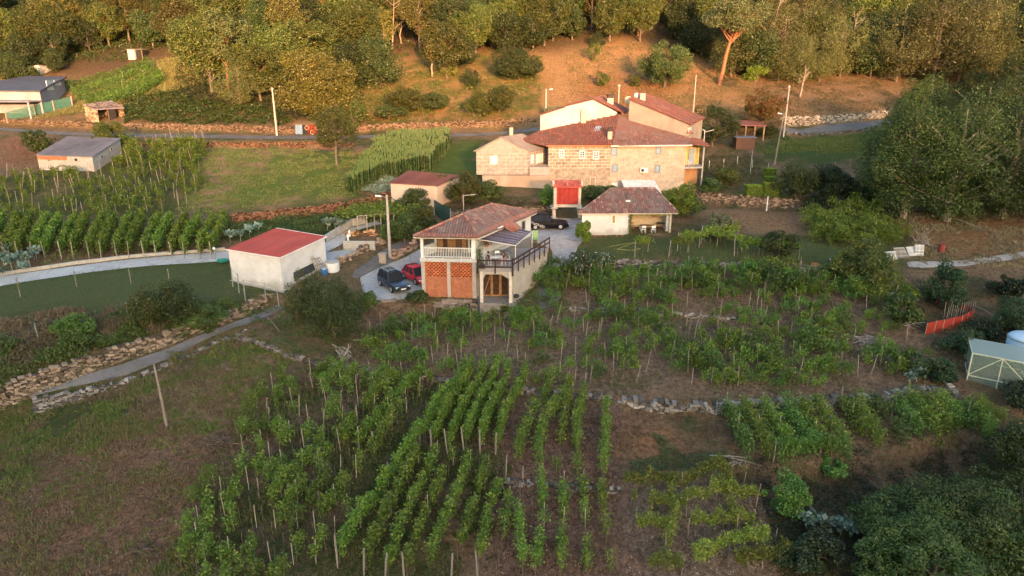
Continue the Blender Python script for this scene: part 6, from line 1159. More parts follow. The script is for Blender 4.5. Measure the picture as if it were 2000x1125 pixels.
# clipped hedges
def hedge(u, v, w, d, h, lb):
    p = pick(u, v); n = int(2600*(w*h+w*d+d*h)/6); C = RNG.uniform(-.5, .5, (n, 3)); ax = RNG.integers(0, 3, n); sg = RNG.choice([-.5, .5], n)*.97; C[np.arange(n), ax] = sg; C[:, 2] = np.maximum(C[:, 2], -.5); C = C*np.array([w, d, h])+[0, d/2, h/2]
    t = thing('hedge', lb, 'hedge', p, 'clipped hedge blocks'); fast_mesh('foliage', leaves(C, .12), 4, RNG.uniform(.3, .8, n), LF('clipped_hedge_leaves', (0.12,0.165,0.015), (0.15,0.19,0.02), trans=.2), t); m = MB(); m.box((0, d/2, h/2), (w*.92, d*.92, h*.92)); o = m.build('core', mat('hedge_core', (.05,.07,.012)), None); o.parent = t
hedge(1475,388,2.3,1.5,1.7,'clipped hedge block at the front left above the stone garden wall'); hedge(1509,387,2.2,1.4,1.9,'clipped hedge block at the front right, beside the white post'); hedge(1506,363,1.4,1.2,1.2,'small clipped hedge block in the middle of the row'); hedge(1505,350,1.6,1.2,1.5,'clipped hedge block farthest back by the fence')
# ================================================================ vineyards
def nth(i):
    if i < len(ORD): return ORD[i]
    k = i+1; return '%d%s' % (k, 'th' if 10 < k % 100 < 20 else {1:'st',2:'nd',3:'rd'}.get(k % 10, 'th'))
stake_n = [0]; stake_proto = {}; EXTRA_ST = []
def post(p, h, w, label, group, lean=None, m_=None, key='p'):
    """one vineyard post; past 300 of them the rest go into one object"""
    lean = lean if lean is not None else (random.gauss(0, .05), random.gauss(0, .04))
    if stake_n[0] >= 285: EXTRA_ST.append((p, h, w, lean)); return
    stake_n[0] += 1
    k = (key, round(w, 2))
    if k not in stake_proto:
        m = MB(); m.tube([(0,0,-.3),(.01,0,.5),(0,.01,1.0)], [.5,.48,.42], n=6); o = m.build('vineyard_post', m_ or STAKE, None); stake_proto[k] = o
    else: o = stake_proto[k].copy(); COL.objects.link(o)
    o.location = tuple(p); o.scale = (w, w, h); o.rotation_euler = (lean[1], lean[0], random.random()*6); tag(o, label, 'post', group); return o
def row_mesh(pts, z0, z1, w, dens, size, gap, rr):
    """leaf centres of a trained row along plan points"""
    C = []; P = [np.array(p[:2]) for p in pts]
    for a, b in zip(P[:-1], P[1:]):
        L = np.linalg.norm(b-a); n = int(L*dens*1.55); t = rr.uniform(0, 1, n); c = a+(b-a)*t[:, None]; d = (b-a)/L; nn = np.array([d[1], -d[0]])
        s = c[:, 0]*1.7+c[:, 1]*2.3; den = vnoise(c[:, 0], c[:, 1], .9, 5); keep = den > gap; c = c[keep]; den = den[keep]; n = len(c)
        hh = z1+.26*vnoise(c[:, 0], c[:, 1], .45, 6); lo = z0+.22*vnoise(c[:, 0], c[:, 1], .6, 7)
        f = rr.uniform(0, 1, n)**.8; z = lo+(hh-lo)*f; off = rr.normal(size=n)*w*(.55+.6*np.sin(np.clip(f, 0, 1)*2.6))*.55
        c = c+nn*off[:, None]; g = _bil(GZ, c[:, 0], c[:, 1]); C.append(np.column_stack([c, g+z]))
    return np.vstack(C)
def vine_row(px, label, z0=.45, z1=1.45, w=.34, dens=230, size=.122, gap=-1.2, leaf=None, group=None, stakes=0, foot=False, sl='', name='vine_row', trunk=True, hpost=1.5, cat='vine row'):
    rr = np.random.default_rng(int(px[0][0]*7+px[0][1])); raw = picks(px); pts = along(raw, .8); C = row_mesh(pts, z0, z1, w, dens, size, gap, rr); p0 = raw[0]
    t = thing(name, label, cat, p0, group); fast_mesh('foliage', leaves(C, size, .85), 4, rr.uniform(0, 1, len(C)), leaf or VINE, t, off=np.array(p0))
    if trunk:
        for i, q in enumerate(pts):
            if 'vt' not in stake_proto: m = MB(); m.tube([(0,0,-.1), (.04,.02,.45), (0,0,.95)], [.03,.022,.015], n=5); stake_proto['vt'] = o = m.build('trunk', BARK, None)
            else: o = stake_proto['vt'].copy(); COL.objects.link(o)
            o.parent = t; o.location = (q[0]-p0[0], q[1]-p0[1], gz(*q)-p0[2]); o.rotation_euler = (0, 0, rr.uniform(0, 6))
    if stakes:
        sp = along(raw, stakes)
        for i, q in enumerate(sp[(0 if foot else 1):]):
            big = foot and i == 0
            if big: d = np.array(raw[1][:2])-np.array(raw[0][:2]); d /= np.linalg.norm(d); q = q-d*.35
            post(np.array([q[0]+random.gauss(0,.04), q[1], gz(*q)]), (1.95 if big else hpost)*random.uniform(.85,1.1), .12 if big else .06, ('stout pale post at the foot of the ' if big else nth(i)+' stake along the ')+sl, 'posts of '+(group or 'the vineyard'), key='big' if big else 'p')
    return t
G1 = 'trained vine rows of the lower vineyard'
up_rows = [ [(846,875),(880,800),(925,731)], [(878,880),(905,810),(947,733)], [(910,875),(935,805),(970,736)], [(939,880),(958,815),(995,740)], [(970,884),(988,815),(1029,745)] ]
for i, px in enumerate(up_rows): vine_row(px, nth(i)+' of five dense vine rows with stout posts mid lower vineyard', group=G1, stakes=2.3, foot=True, sl=nth(i)+' dense row of the lower vineyard', dens=330, gap=-3, w=.23, z0=.3, z1=1.5)
vine_row([(664,1100),(705,1030),(760,950),(820,865),(870,790),(912,731)], 'longest unbroken vine row, running right across the lower vineyard', group=G1, stakes=2.6, foot=True, sl='longest row of the lower vineyard', dens=330, gap=-3, w=.25, z0=.35, z1=1.5)
vine_row([(700,880),(760,812),(828,735)], 'dense vine row just left of the longest row', group=G1, stakes=3, foot=False, sl='row just left of the longest row', dens=270, gap=-1.1, w=.26)
vine_row([(640,900),(700,826),(770,745)], 'second dense vine row left of the longest row', group=G1, stakes=3, foot=False, sl='second row left of the longest row', dens=260, gap=-.9, w=.26)
low = [ [(716,1115),(765,1005),(818,905)], [(757,1125),(800,1015),(853,905)], [(796,1125),(838,1010),(884,910)], [(839,1110),(880,1015),(918,918)], [(884,1125),(922,1020),(951,925)], [(935,1125),(955,1020),(985,935)] ]
for i, px in enumerate(low): vine_row(px, nth(i)+' from left of the slanting vine rows at the bottom edge', group=G1, stakes=2.4, foot=(i != 3), sl=nth(i)+' slanting row at the bottom edge', dens=280, gap=-.55-.15*(i < 2), w=.24)
right = [ [(1010,905),(1035,835),(1078,752)], [(1050,918),(1058,850),(1108,768)], [(1086,930),(1102,830),(1112,760)], [(1128,935),(1125,850),(1143,762)], [(1178,940),(1184,805)] ]
for i, px in enumerate(right): vine_row(px, nth(i)+' from left of the thin vine rows above the stone line', group=G1, stakes=2.6, sl=nth(i)+' thin row on bare soil', dens=230, gap=-.6, w=.3, z0=.2)
rl = [ [(1022,1120),(1012,1030),(1018,945)], [(1045,1125),(1062,1030),(1056,950)], [(1094,1125),(1100,1030),(1100,955)], [(1146,1125),(1143,1040),(1138,960)], [(1192,1125),(1180,1040),(1174,968)], [(970,1125),(985,1050),(995,990)] ]
for i, px in enumerate(rl): vine_row(px, nth(i)+' of the six thin vine rows on bare soil at the bottom edge', group=G1, stakes=2.4, sl=nth(i)+' thin row at the bottom edge', dens=215, gap=-.35, w=.28, z0=.2)
# the ragged left half: rows parallel to the longest one, broken into clumps
rw = picks([(664,1100),(912,731)]); dv = (rw[1]-rw[0])[:2]; dv /= np.linalg.norm(dv); nv_ = np.array([-dv[1], dv[0]])
polyL = picks([(330,1060),(360,1000),(415,930),(455,880),(480,800),(560,745),(640,718),(740,738),(860,735),(690,990),(655,1130),(540,1180),(330,1180)])
k = 0
for j in range(1, 15):
    a = rw[0][:2]+nv_*1.16*j-dv*9; runs = []; cur = []
    for i in range(80):
        q = a+dv*.5*i
        if inside(polyL, np.array([q[0]]), np.array([q[1]]))[0]: cur.append(q)
        elif cur: runs.append(cur); cur = []
    if cur: runs.append(cur)
    for run in runs:
        if len(run) < 5: continue
        px = [proj((q[0], q[1], gz(*q)))[:2] for q in (run[0], run[len(run)//3], run[2*len(run)//3], run[-1])]
        lab = nth(k)+' broken vine row left of the longest row, counting leftwards'; k += 1
        vine_row(px, lab, group=G1, stakes=2.0, sl=nth(k-1)+' broken row of the lower vineyard', dens=270, gap=0.0, w=.28, z0=.25+.1*(j % 2), z1=1.45, leaf=VINE if j % 3 else LF('light_vine_leaves', (0.085,0.14,0.018), (0.115,0.165,0.024), (0.2,0.2,0.03), trans=.35))
# ---- single vines
VLV = []; VEX = []
def vine_proto(name, seed, n=300, leaf=None, wide=.5, H=1.45):
    r = np.random.default_rng(seed); t = thing(name, 'x', 'vine', (0,0,-60)); C = []
    n = int(n*1.6)
    for k in range(6): c = np.array([r.normal()*wide*.8, r.normal()*wide*.3, H*r.uniform(.32, .95)]); q = r.normal(size=(n//6, 3))*np.array([wide*.38, wide*.3, .2]); C.append(c+q)
    for k in range(3): a = r.uniform(0, 6.28); s = r.uniform(0, 1, n//14); C.append(np.column_stack([math.cos(a)*s*wide*1.7, math.sin(a)*s*wide, H*(.9-.25*s)+.15*np.sin(s*3)])+r.normal(size=(n//14, 3))*.05)
    C = np.vstack(C); C[:, 2] = np.clip(C[:, 2], .15, 2.0); VLV.append(leaves(C, .125, .85)); fast_mesh('foliage', VLV[-1], 4, r.uniform(0, 1, len(C)), leaf or VINE, t)
    m = MB(); m.tube([(0,0,-.2),(r.normal()*.06,r.normal()*.05,.5),(r.normal()*.05,0,H*.75)], [.035,.028,.018], n=5); o = m.build('trunk', BARK, None); o.parent = t; return t
VP = [vine_proto('grapevine', 100+i, leaf=[VINE, VINE, VINED, VINE, MATS['light_vine_leaves'], VINED][i], wide=[.55,.42,.6,.35,.5,.7][i], n=[330,240,400,190,300,480][i], H=[1.4,1.3,1.5,1.2,1.35,1.6][i]) for i in range(6)]; vp_used = [0]*6
def vine(p, i, s, label, group):
    rz = random.uniform(-.6, .6)+(math.pi if random.random() < .5 else 0)
    if sum(vp_used) >= 290:
        c, n_ = math.cos(rz), math.sin(rz); VEX.append(VLV[i]*s @ np.array([[c,n_,0],[-n_,c,0],[0,0,1]])+np.array(p)); return None
    if vp_used[i] == 0: o = VP[i]; o.location = tuple(p); o.rotation_euler = (0,0,rz); o.scale = (s,s,s); tag(o, label, 'vine', group)
    else: o = copy_thing(VP[i], p, rz, s, label, group)
    vp_used[i] += 1; return o
vc = [0]
def vine_plot(poly_px, dx, dy, prob, group, lab, kinds, sc=(.8, 1.15), stake=.5, hs=1.7, seed=0, rowdir=0.0, maxn=999, dens=None):
    P = picks(poly_px); r = random.Random(seed); xs = [p[0] for p in P]; ys = [p[1] for p in P]; y = min(ys); row = 0; n = 0
    while y < max(ys):
        x = min(xs)+r.uniform(0, dx); inrow = 0; any_ = False
        while x < max(xs):
            q = (x+r.gauss(0, .16*dx), y+r.gauss(0, .08*dy)+rowdir*(x-min(xs)))
            if inside(P, np.array([q[0]]), np.array([q[1]]))[0]:
                d = float(vnoise(q[0], q[1], 2.6, 8+seed)); 
                if r.random() < prob+(.28*d if dens is None else 0) and n < maxn:
                    p = np.array([q[0], q[1], gz(*q)-.02]); vine(p, r.choice(kinds), r.uniform(*sc)*(1+.12*d), '%s vine from left in the %s row of %s' % (nth(inrow), nth(row), lab), group); inrow += 1; n += 1; any_ = True
                if r.random() < stake: post(np.array([q[0]+.1, q[1]-.1, gz(*q)]), hs*r.uniform(.75, 1.1), .07, 'thin pale stake in the %s row of %s' % (nth(row), lab), 'stakes of '+lab, lean=(r.gauss(0,.09), r.gauss(0,.07)))
            x += dx
        if any_: row += 1
        y += dy
vine_plot([(700,700),(730,640),(860,600),(1000,612),(1060,590),(1090,520),(1180,515),(1330,520),(1500,530),(1640,540),(1700,600),(1760,660),(1850,745),(1700,752),(1560,765),(1400,772),(1240,762),(1080,752),(900,735),(760,716)], 1.1, 1.6, .58, 'vines of the upper vineyard', 'the upper vineyard', [0,0,1,2,4,5,3], seed=1, stake=.30, maxn=235, sc=(.62,1.08))
vine_plot([(1060,560),(1090,515),(1640,530),(1650,585),(1400,575),(1200,580)], 1.1, 1.4, .60, 'vines below the lawn', 'the strip below the lawn', [0,2,5,4], seed=2, stake=.2, sc=(.85,1.2), maxn=60)
G3 = 'vine rows of the lower right plot'
for i, px in enumerate([[(1462,905),(1440,850),(1416,805)],[(1500,905),(1478,850),(1450,808)],[(1545,905),(1520,850),(1488,805)],[(1588,900),(1558,850),(1530,802)],[(1650,890),(1620,845),(1590,800)],[(1690,860),(1660,825),(1640,795)],[(1765,885),(1735,840),(1700,795)],[(1830,880),(1810,840),(1770,790)],[(1870,850),(1850,820),(1830,790)],[(1660,905),(1600,885),(1510,905)],[(1960,840),(1900,810),(1850,790)],[(1720,880),(1690,840),(1670,800)],[(1800,875),(1775,840),(1740,795)],[(1620,905),(1590,860),(1560,803)],[(1850,870),(1830,830),(1800,788)],[(1900,850),(1885,825),(1860,795)],[(1930,870),(1925,845),(1900,820)]]):
    vine_row(px, nth(i)+' leaning vine row of the dark plot under the pale stone wall', group=G3, stakes=2.8, sl=nth(i)+' leaning row under the pale stone wall', dens=330, gap=-1.0, w=.46, leaf=VINE if i % 3 else VINED, z0=.15)
G4 = 'yellow green trellis rows at lower right'
for i, px in enumerate([[(1215,962),(1330,968),(1450,950)],[(1232,1000),(1340,1010)],[(1335,1000),(1400,985),(1475,990)],[(1240,1045),(1340,1050),(1470,1040)],[(1350,1115),(1420,1090),(1510,1070)],[(1430,1130),(1490,1110),(1555,1100)],[(1265,1135),(1330,1125)],[(1305,975),(1320,1020),(1300,1080)],[(1400,955),(1420,1000),(1440,1050)]]):
    vine_row(px, nth(i)+' thin yellow green trellis row beside the dark gate', group=G4, stakes=2.2, sl=nth(i)+' yellow green trellis row', dens=290 if i < 7 else 200, gap=-1.1, w=.27, z0=.75 if i < 7 else .35, z1=1.5, leaf=VINEY)
G5 = 'short leaning vine rows above the driveway'
for i in range(17):
    u = -18+27*i+(4 if i % 2 else 0); vine_row([(u,502-.2*i),(u+14,470),(u+30,440)], nth(i)+' from left of the short leaning vine rows above the driveway', group=G5, stakes=0, sl='', dens=260, gap=-1.8, w=.34, z0=.4, z1=1.75, size=.19)
    a = pick(u, 506); post(a, 1.9, .1, nth(i)+' post from the left at the foot of the rows above the driveway', 'posts above the driveway')
vine_plot([(-40,440),(-40,345),(60,345),(250,335),(400,325),(390,370),(350,415),(250,425),(100,430)], 1.75, 2.6, .60, 'vines on the left slope', 'the staked left slope', [1,3,4,0], seed=4, stake=.62, hs=2.1, sc=(.85,1.3), maxn=130)
vine_plot([(225,335),(255,275),(400,268),(405,300),(385,330)], 1.9, 2.4, .9, 'tall staked vines beside the block shed', 'the tall shed vines', [0,4,1], seed=5, stake=.7, hs=2.3, sc=(1.3,1.7), maxn=32)
G6 = 'vine rows on the upper left slope'
for i, px in enumerate([[(140,190),(230,165),(300,135)],[(150,200),(240,178),(312,145)],[(165,208),(250,188),(315,152)],[(130,178),(220,155),(290,130)],[(200,208),(270,190),(320,160)]]):
    vine_row(px, nth(i)+' vine row on the upper left slope behind the grey house', group=G6, stakes=5.5, hpost=2.3, sl=nth(i)+' row on the upper left slope', dens=190, gap=-2, w=.7, size=.2, leaf=VINED, z0=.3, z1=1.8)
vine_plot([(1560,440),(1600,412),(1680,412),(1760,450),(1775,475),(1700,490),(1600,480)], 1.25, 1.5, .6, 'vines of the plot under the walnuts', 'the walnut plot', [2,5,0], seed=7, stake=.12, sc=(1.0,1.4), maxn=75)
vine_plot([(1700,620),(1640,560),(1780,560),(1820,640)], 1.5, 1.6, .6, 'vines on the right bank', 'the right bank', [2,5,0], seed=8, stake=.2, maxn=22)
EXV = True
# trellis of trained vines at the back of the lawn
for i, px in enumerate([[(1330,488),(1400,480),(1450,492)],[(1440,500),(1520,500),(1560,508)],[(1375,475),(1440,470)],[(1245,500),(1265,492)],[(1310,500),(1345,494)]]):
    vine_row(px, nth(i)+' trellised vine on tall posts at the back of the lawn', group='trellised vines round the lawn', dens=230, gap=-1.2, w=.55, z0=1.25, z1=1.75, size=.17, leaf=VINEY if i != 1 else VINE, stakes=2.0, foot=True, hpost=1.8, sl=nth(i)+' lawn trellis', name='trellis_vine')
# vine pergola by the lane
P = picks([(668,455),(700,452),(770,440),(765,415),(740,425),(690,440)]); t = thing('vine_pergola', 'vine covered pergola on thin poles above the concrete drive', 'pergola', P[0]); m = MB(); qs = picks([(700,458),(718,456),(733,454),(745,452),(758,450),(770,446)])
for q in qs: o = MB(); o.beam(q, (q[0], q[1], 5.9), .09, .09); o.build('post', STAKE, t)
m.beam((qs[0][0],qs[0][1],5.9),(qs[-1][0],qs[-1][1],5.9),.09,.09); m.build('beam', STAKE, t)
n = 3600; C = np.column_stack([RNG.uniform(-20, -10.5, n), RNG.uniform(75.5, 82, n), np.zeros(n)]); C = C[(C[:, 0]+20) > (C[:, 1]-75.5)*.2]; C[:, 2] = 5.95+RNG.normal(size=len(C))*.22+.25*vnoise(C[:, 0], C[:, 1], .8); fast_mesh('foliage', leaves(C, .24, .85), 4, RNG.uniform(0, 1, len(C)), VINE, t, off=P[0])
if VEX: V = np.vstack(VEX); o = fast_mesh('grapevines', V, 4, RNG.uniform(0, 1, len(V)//4), VINE); tag(o, 'remaining small vines of the staked left slope and far plots', None, None, 'stuff')
# stakes past the countable ones
if EXTRA_ST:
    m = MB()
    for p, h, w, l in EXTRA_ST: m.tube([(p[0], p[1], p[2]-.3), (p[0]+l[0]*h, p[1]-l[1]*h, p[2]+h)], [w*.5, w*.42], n=5)
    o = m.build('vineyard_posts', STAKE, None); tag(o, 'remaining thin stakes scattered through the vineyards', None, None, 'stuff')
# ================================================================ uncounted growth
def poly_pts(px, n, extra=None):
    P = np.array([p[:2] for p in picks(px)]); out = np.empty((0, 2))
    while len(out) < n:
        q = RNG.uniform(P.min(0), P.max(0), (n, 2)); q = q[inside(P, q[:, 0]+.5*vnoise(q[:, 0], q[:, 1], 1.5, 11), q[:, 1]+.5*vnoise(q[:, 0], q[:, 1], 1.5, 12))]; out = np.vstack([out, q])
    return out[:n]
def scrub(name, px, n, h, leaf, size, label, lump=1.6, aspect=.5, up=.3, thr=-9, seed=0):
    q = poly_pts(px, n) if not isinstance(px, np.ndarray) else px; L = vnoise(q[:, 0], q[:, 1], lump, 13+seed); k = L > thr; q = q[k]; L = L[k]; hh = h*np.clip(.55+.45*L, .08, 1.6); z = hh*RNG.uniform(0, 1, len(q))**.5
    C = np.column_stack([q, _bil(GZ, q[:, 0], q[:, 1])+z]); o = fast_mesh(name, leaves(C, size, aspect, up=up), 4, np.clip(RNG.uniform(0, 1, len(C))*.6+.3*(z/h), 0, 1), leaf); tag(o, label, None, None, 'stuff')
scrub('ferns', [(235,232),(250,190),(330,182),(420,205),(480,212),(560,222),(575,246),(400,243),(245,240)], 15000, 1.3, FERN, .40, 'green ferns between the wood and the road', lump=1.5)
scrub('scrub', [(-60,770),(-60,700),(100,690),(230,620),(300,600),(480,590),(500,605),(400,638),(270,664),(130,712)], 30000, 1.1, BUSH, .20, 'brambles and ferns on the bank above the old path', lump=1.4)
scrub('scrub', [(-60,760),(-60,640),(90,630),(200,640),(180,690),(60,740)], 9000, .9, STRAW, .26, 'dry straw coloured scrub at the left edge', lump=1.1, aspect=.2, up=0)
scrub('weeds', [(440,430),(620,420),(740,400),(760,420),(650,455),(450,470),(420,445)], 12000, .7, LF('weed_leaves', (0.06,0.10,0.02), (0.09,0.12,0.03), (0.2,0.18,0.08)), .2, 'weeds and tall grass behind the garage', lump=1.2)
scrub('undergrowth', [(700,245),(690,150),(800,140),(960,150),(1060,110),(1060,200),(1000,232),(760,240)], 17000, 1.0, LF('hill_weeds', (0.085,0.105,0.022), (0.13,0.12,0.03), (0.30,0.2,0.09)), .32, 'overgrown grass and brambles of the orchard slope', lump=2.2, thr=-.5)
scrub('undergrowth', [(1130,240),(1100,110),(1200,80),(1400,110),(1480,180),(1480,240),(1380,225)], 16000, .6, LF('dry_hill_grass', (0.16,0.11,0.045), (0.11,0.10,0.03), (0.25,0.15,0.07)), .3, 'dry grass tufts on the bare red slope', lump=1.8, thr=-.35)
scrub('undergrowth', [(1520,232),(1480,150),(1600,155),(1850,165),(1960,200),(1740,218)], 12000, .5, MATS['dry_hill_grass'], .3, 'dry grass along the field above the road bend', lump=1.8, thr=-.2)
scrub('ivy', [(1430,275),(1450,225),(1520,215),(1530,262)], 3500, 1.6, IVYO, .26, 'autumn coloured creeper over the bank by the twin poles', lump=1.5)
scrub('garden_plants', [(1360,365),(1370,310),(1440,300),(1500,310),(1470,360),(1420,380)], 6500, .8, LF('garden_mix', (0.06,0.09,0.025), (0.13,0.11,0.05), (0.42,0.2,0.14)), .2, 'mixed low plants in the terrace garden right of the farmhouse', lump=.9)
scrub('brambles', [(1540,420),(1570,395),(1720,400),(1760,430),(1700,415),(1600,412)], 5000, .9, DARKB, .22, 'dark brambles under the walnuts', lump=1.5)
scrub('brambles', [(1790,540),(1900,540),(2080,560),(2080,780),(2000,800),(1850,720),(1760,620)], 16000, .6, LF('dusky_weeds', (0.035,0.06,0.02), (0.06,0.075,0.03), (0.14,0.12,0.07)), .17, 'weeds on the rough ground round the red netting', lump=1.3, thr=-.1)
scrub('brambles', [(1470,930),(1600,900),(1900,860),(2080,840),(2080,1180),(1540,1180),(1500,1050)], 26000, .7, DARKB, .16, 'dark growth in the hollow at lower right', lump=1.2, thr=-.6)
scrub('weeds', [(1230,870),(1300,850),(1420,880),(1440,930),(1240,945)], 5000, .28, LF('low_weeds', (0.04,0.07,0.02), (0.06,0.085,0.025)), .12, 'low weeds on the fallow square', lump=1.1, thr=0)
scrub('weeds', [(880,410),(1000,395),(1080,400),(1080,420),(1010,432),(880,420)], 5000, .8, LF('wall_weeds', (0.08,0.10,0.03), (0.14,0.10,0.05), (0.3,0.14,0.08)), .2, 'weeds on the bank below the stone annex', lump=1)
scrub('flowers', [(70,520),(90,498),(300,480),(430,462),(440,480),(250,497),(90,525)], 4200, .45, LF('flower_mix', (0.08,0.11,0.03), (0.11,0.12,0.04), (0.60,0.30,0.16)), .14, 'flowers and weeds along the top of the driveway kerb', lump=.8, thr=-.2)
scrub('undergrowth', [(480,610),(560,590),(700,640),(720,690),(640,700),(520,680)], 7000, .5, BUSH, .15, 'weeds round the trees by the old path', lump=1.0, thr=-.2)
scrub('weeds', [(850,600),(1040,605),(1060,570),(1040,560),(1100,500),(1120,520),(1090,620),(860,612)], 3500, .6, VINED, .14, 'weeds along the foot of the terrace', lump=.9)
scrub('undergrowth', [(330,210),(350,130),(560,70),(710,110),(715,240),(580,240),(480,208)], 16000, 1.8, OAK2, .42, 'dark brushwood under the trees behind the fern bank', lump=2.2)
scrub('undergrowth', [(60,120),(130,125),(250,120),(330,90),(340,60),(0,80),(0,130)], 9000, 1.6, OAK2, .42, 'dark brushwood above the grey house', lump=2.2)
scrub('weeds', [(1000,600),(1015,545),(1060,500),(1085,520),(1075,590),(1040,612)], 4200, 1.3, BUSH, .16, 'rambling shrubs against the side wall of the terrace', lump=.9)
for key in STEPW:
    L_ = along(STEPW[key], .12); q = np.array(L_); q = np.repeat(q, 7, 0)+RNG.normal(size=(len(q)*7, 2))*[.25, .34]+[0, -.1]
    scrub('wall_plants', q, 0, .42, VINED if len(key) % 2 else LF('wall_grass', (0.10,0.10,0.035), (0.14,0.12,0.05)), .12, 'grass and ivy growing in and along the '+key.replace('_', ' '), lump=.9, thr=-.25)
for key in ROADW:
    P_ = list(ROADW[key])+[ROADW[key][0]]; q = np.array(along(P_, .12)); q = np.repeat(q, 4, 0)+RNG.normal(size=(len(q)*4, 2))*.16; scrub('verge_grass', q, 0, .2, GRASSM, .10, 'grass creeping over the edge of the '+key.replace('_', ' '), lump=.7, thr=0)
def clods(px, n, c1, c2, nm, lb, s=.09):
    q = poly_pts(px, n); g = _bil(GZ, q[:, 0], q[:, 1]); C = np.column_stack([q, g+.015]); o = fast_mesh('soil_clods', leaves(C, s, .8, up=1.2), 4, RNG.uniform(0, 1, n), mat(nm, c1, c2, rnd=.5)); tag(o, lb, None, None, 'stuff')
clods([(990,780),(1215,790),(1230,1160),(930,1160)], 16000, (.21,.14,.11), (.15,.095,.075), 'red_clods', 'loose clods of red-brown soil between the thin vine rows')
clods([(700,610),(1040,610),(1640,560),(1850,755),(1200,775),(700,715)], 24000, (.23,.175,.135), (.15,.11,.085), 'brown_clods', 'loose clods and litter on the soil of the upper vineyard')
clods([(1215,960),(1480,960),(1520,1160),(1230,1160)], 7000, (.28,.22,.18), (.19,.145,.115), 'pale_clods', 'pale loose clods under the yellow green trellis')
clods([(-60,960),(120,890),(300,840),(430,850),(500,900),(340,1180),(-60,1180)], 16000, (.22,.145,.105), (.15,.10,.075), 'dark_red_clods', 'dry litter and clods on the red-brown patch', s=.08)
# forest floor
q = np.column_stack([RNG.uniform(-160, 160, 60000), RNG.uniform(150, 225, 60000)]); ok = np.abs(q[:, 0]) < q[:, 1]*.85
for c_ in (clear, clear2, clear3): ok &= ~inside(c_, q[:, 0], q[:, 1])
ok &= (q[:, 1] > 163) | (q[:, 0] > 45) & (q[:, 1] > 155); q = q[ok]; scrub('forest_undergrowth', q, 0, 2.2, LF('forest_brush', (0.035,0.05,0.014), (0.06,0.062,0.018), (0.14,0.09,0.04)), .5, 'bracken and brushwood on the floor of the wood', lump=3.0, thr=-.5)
# grass blades over the near fields
REDP_ = picks([(-60,980),(120,900),(300,850),(430,850),(490,890),(420,960),(340,1060),(250,1180),(-60,1180)])
def grass(px, n, h, m_, label, thr=-9, seed=0, w=.035):
    n = int(n*1.5); thr = thr-.12
    q = poly_pts(px, n); q = q[~(inside(REDP_, q[:, 0], q[:, 1]) & (RNG.uniform(0, 1, len(q)) < .55))]; k = vnoise(q[:, 0], q[:, 1], 1.4, 20+seed)+.5*vnoise(q[:, 0], q[:, 1], .4, 21+seed) > thr; q = q[k]; n = len(q); g = _bil(GZ, q[:, 0], q[:, 1]); a = RNG.uniform(0, 6.28, n); hh = h*RNG.uniform(.4, 1.3, n)
    B = np.column_stack([q, g]); W = np.column_stack([np.cos(a), np.sin(a), np.zeros(n)])*w; Tp = B+np.column_stack([RNG.normal(size=n)*.35*hh, RNG.normal(size=n)*.35*hh, hh]); V = np.stack([B-W, B+W, Tp], 1).reshape(-1, 3)
    o = fast_mesh('grass', V, 3, RNG.uniform(0, 1, n), m_); tag(o, label, None, None, 'stuff')
grass([(-60,810),(240,735),(450,650),(640,715),(580,790),(440,1000),(330,1180),(-60,1180)], 52000, .17, GRASSM, 'green grass of the rough field at lower left', thr=0.15)
grass([(-60,810),(240,735),(450,650),(640,715),(580,790),(440,1000),(330,1180),(-60,1180)], 42000, .19, STRAW, 'dry grass of the rough field at lower left', thr=.05, seed=3)
grass([(330,1180),(440,900),(580,745),(960,750),(1000,930),(940,1180)], 60000, .15, LF('vineyard_grass', (0.05,0.07,0.02), (0.09,0.09,0.035)), 'grass between the rows of the lower vineyard', thr=-.1, seed=5)
grass([(1000,790),(1480,800),(1480,940),(1520,1180),(950,1180)], 16000, .11, STRAW, 'dry blades on the bare soil at the bottom', thr=.5, seed=6)
grass([(700,610),(1040,610),(1640,560),(1850,755),(1200,775),(700,715)], 36000, .15, LF('dull_grass', (0.09,0.09,0.04), (0.15,0.12,0.07)), 'thin grass of the upper vineyard', thr=.35, seed=7, w=.05)
grass([(400,290),(720,300),(690,385),(440,412),(355,415)], 26000, .18, LF('field_grass', (0.085,0.11,0.025), (0.12,0.12,0.04)), 'grass of the mown field', thr=-.1, seed=8, w=.07)
grass([(-60,640),(300,600),(520,585),(470,600),(300,660),(-60,720)], 16000, .4, STRAW, 'tall dry grass along the lower edge of the lawn', thr=.1, seed=9)
grass([(150,220),(440,150),(440,120),(330,110),(150,200),(60,235)], 16000, .3, LF('hill_grass', (0.10,0.10,0.03), (0.14,0.11,0.04)), 'grass round the stone hut', seed=10, w=.09)
grass([(1480,300),(1530,272),(1740,252),(1760,300)], 12000, .2, GRASSM, 'grass of the green field at the right', seed=11, w=.07)
grass([(1760,400),(2080,400),(2080,520),(1800,520)], 14000, .25, STRAW, 'dry grass on the dirt slope at the right', thr=.1, seed=12, w=.06)
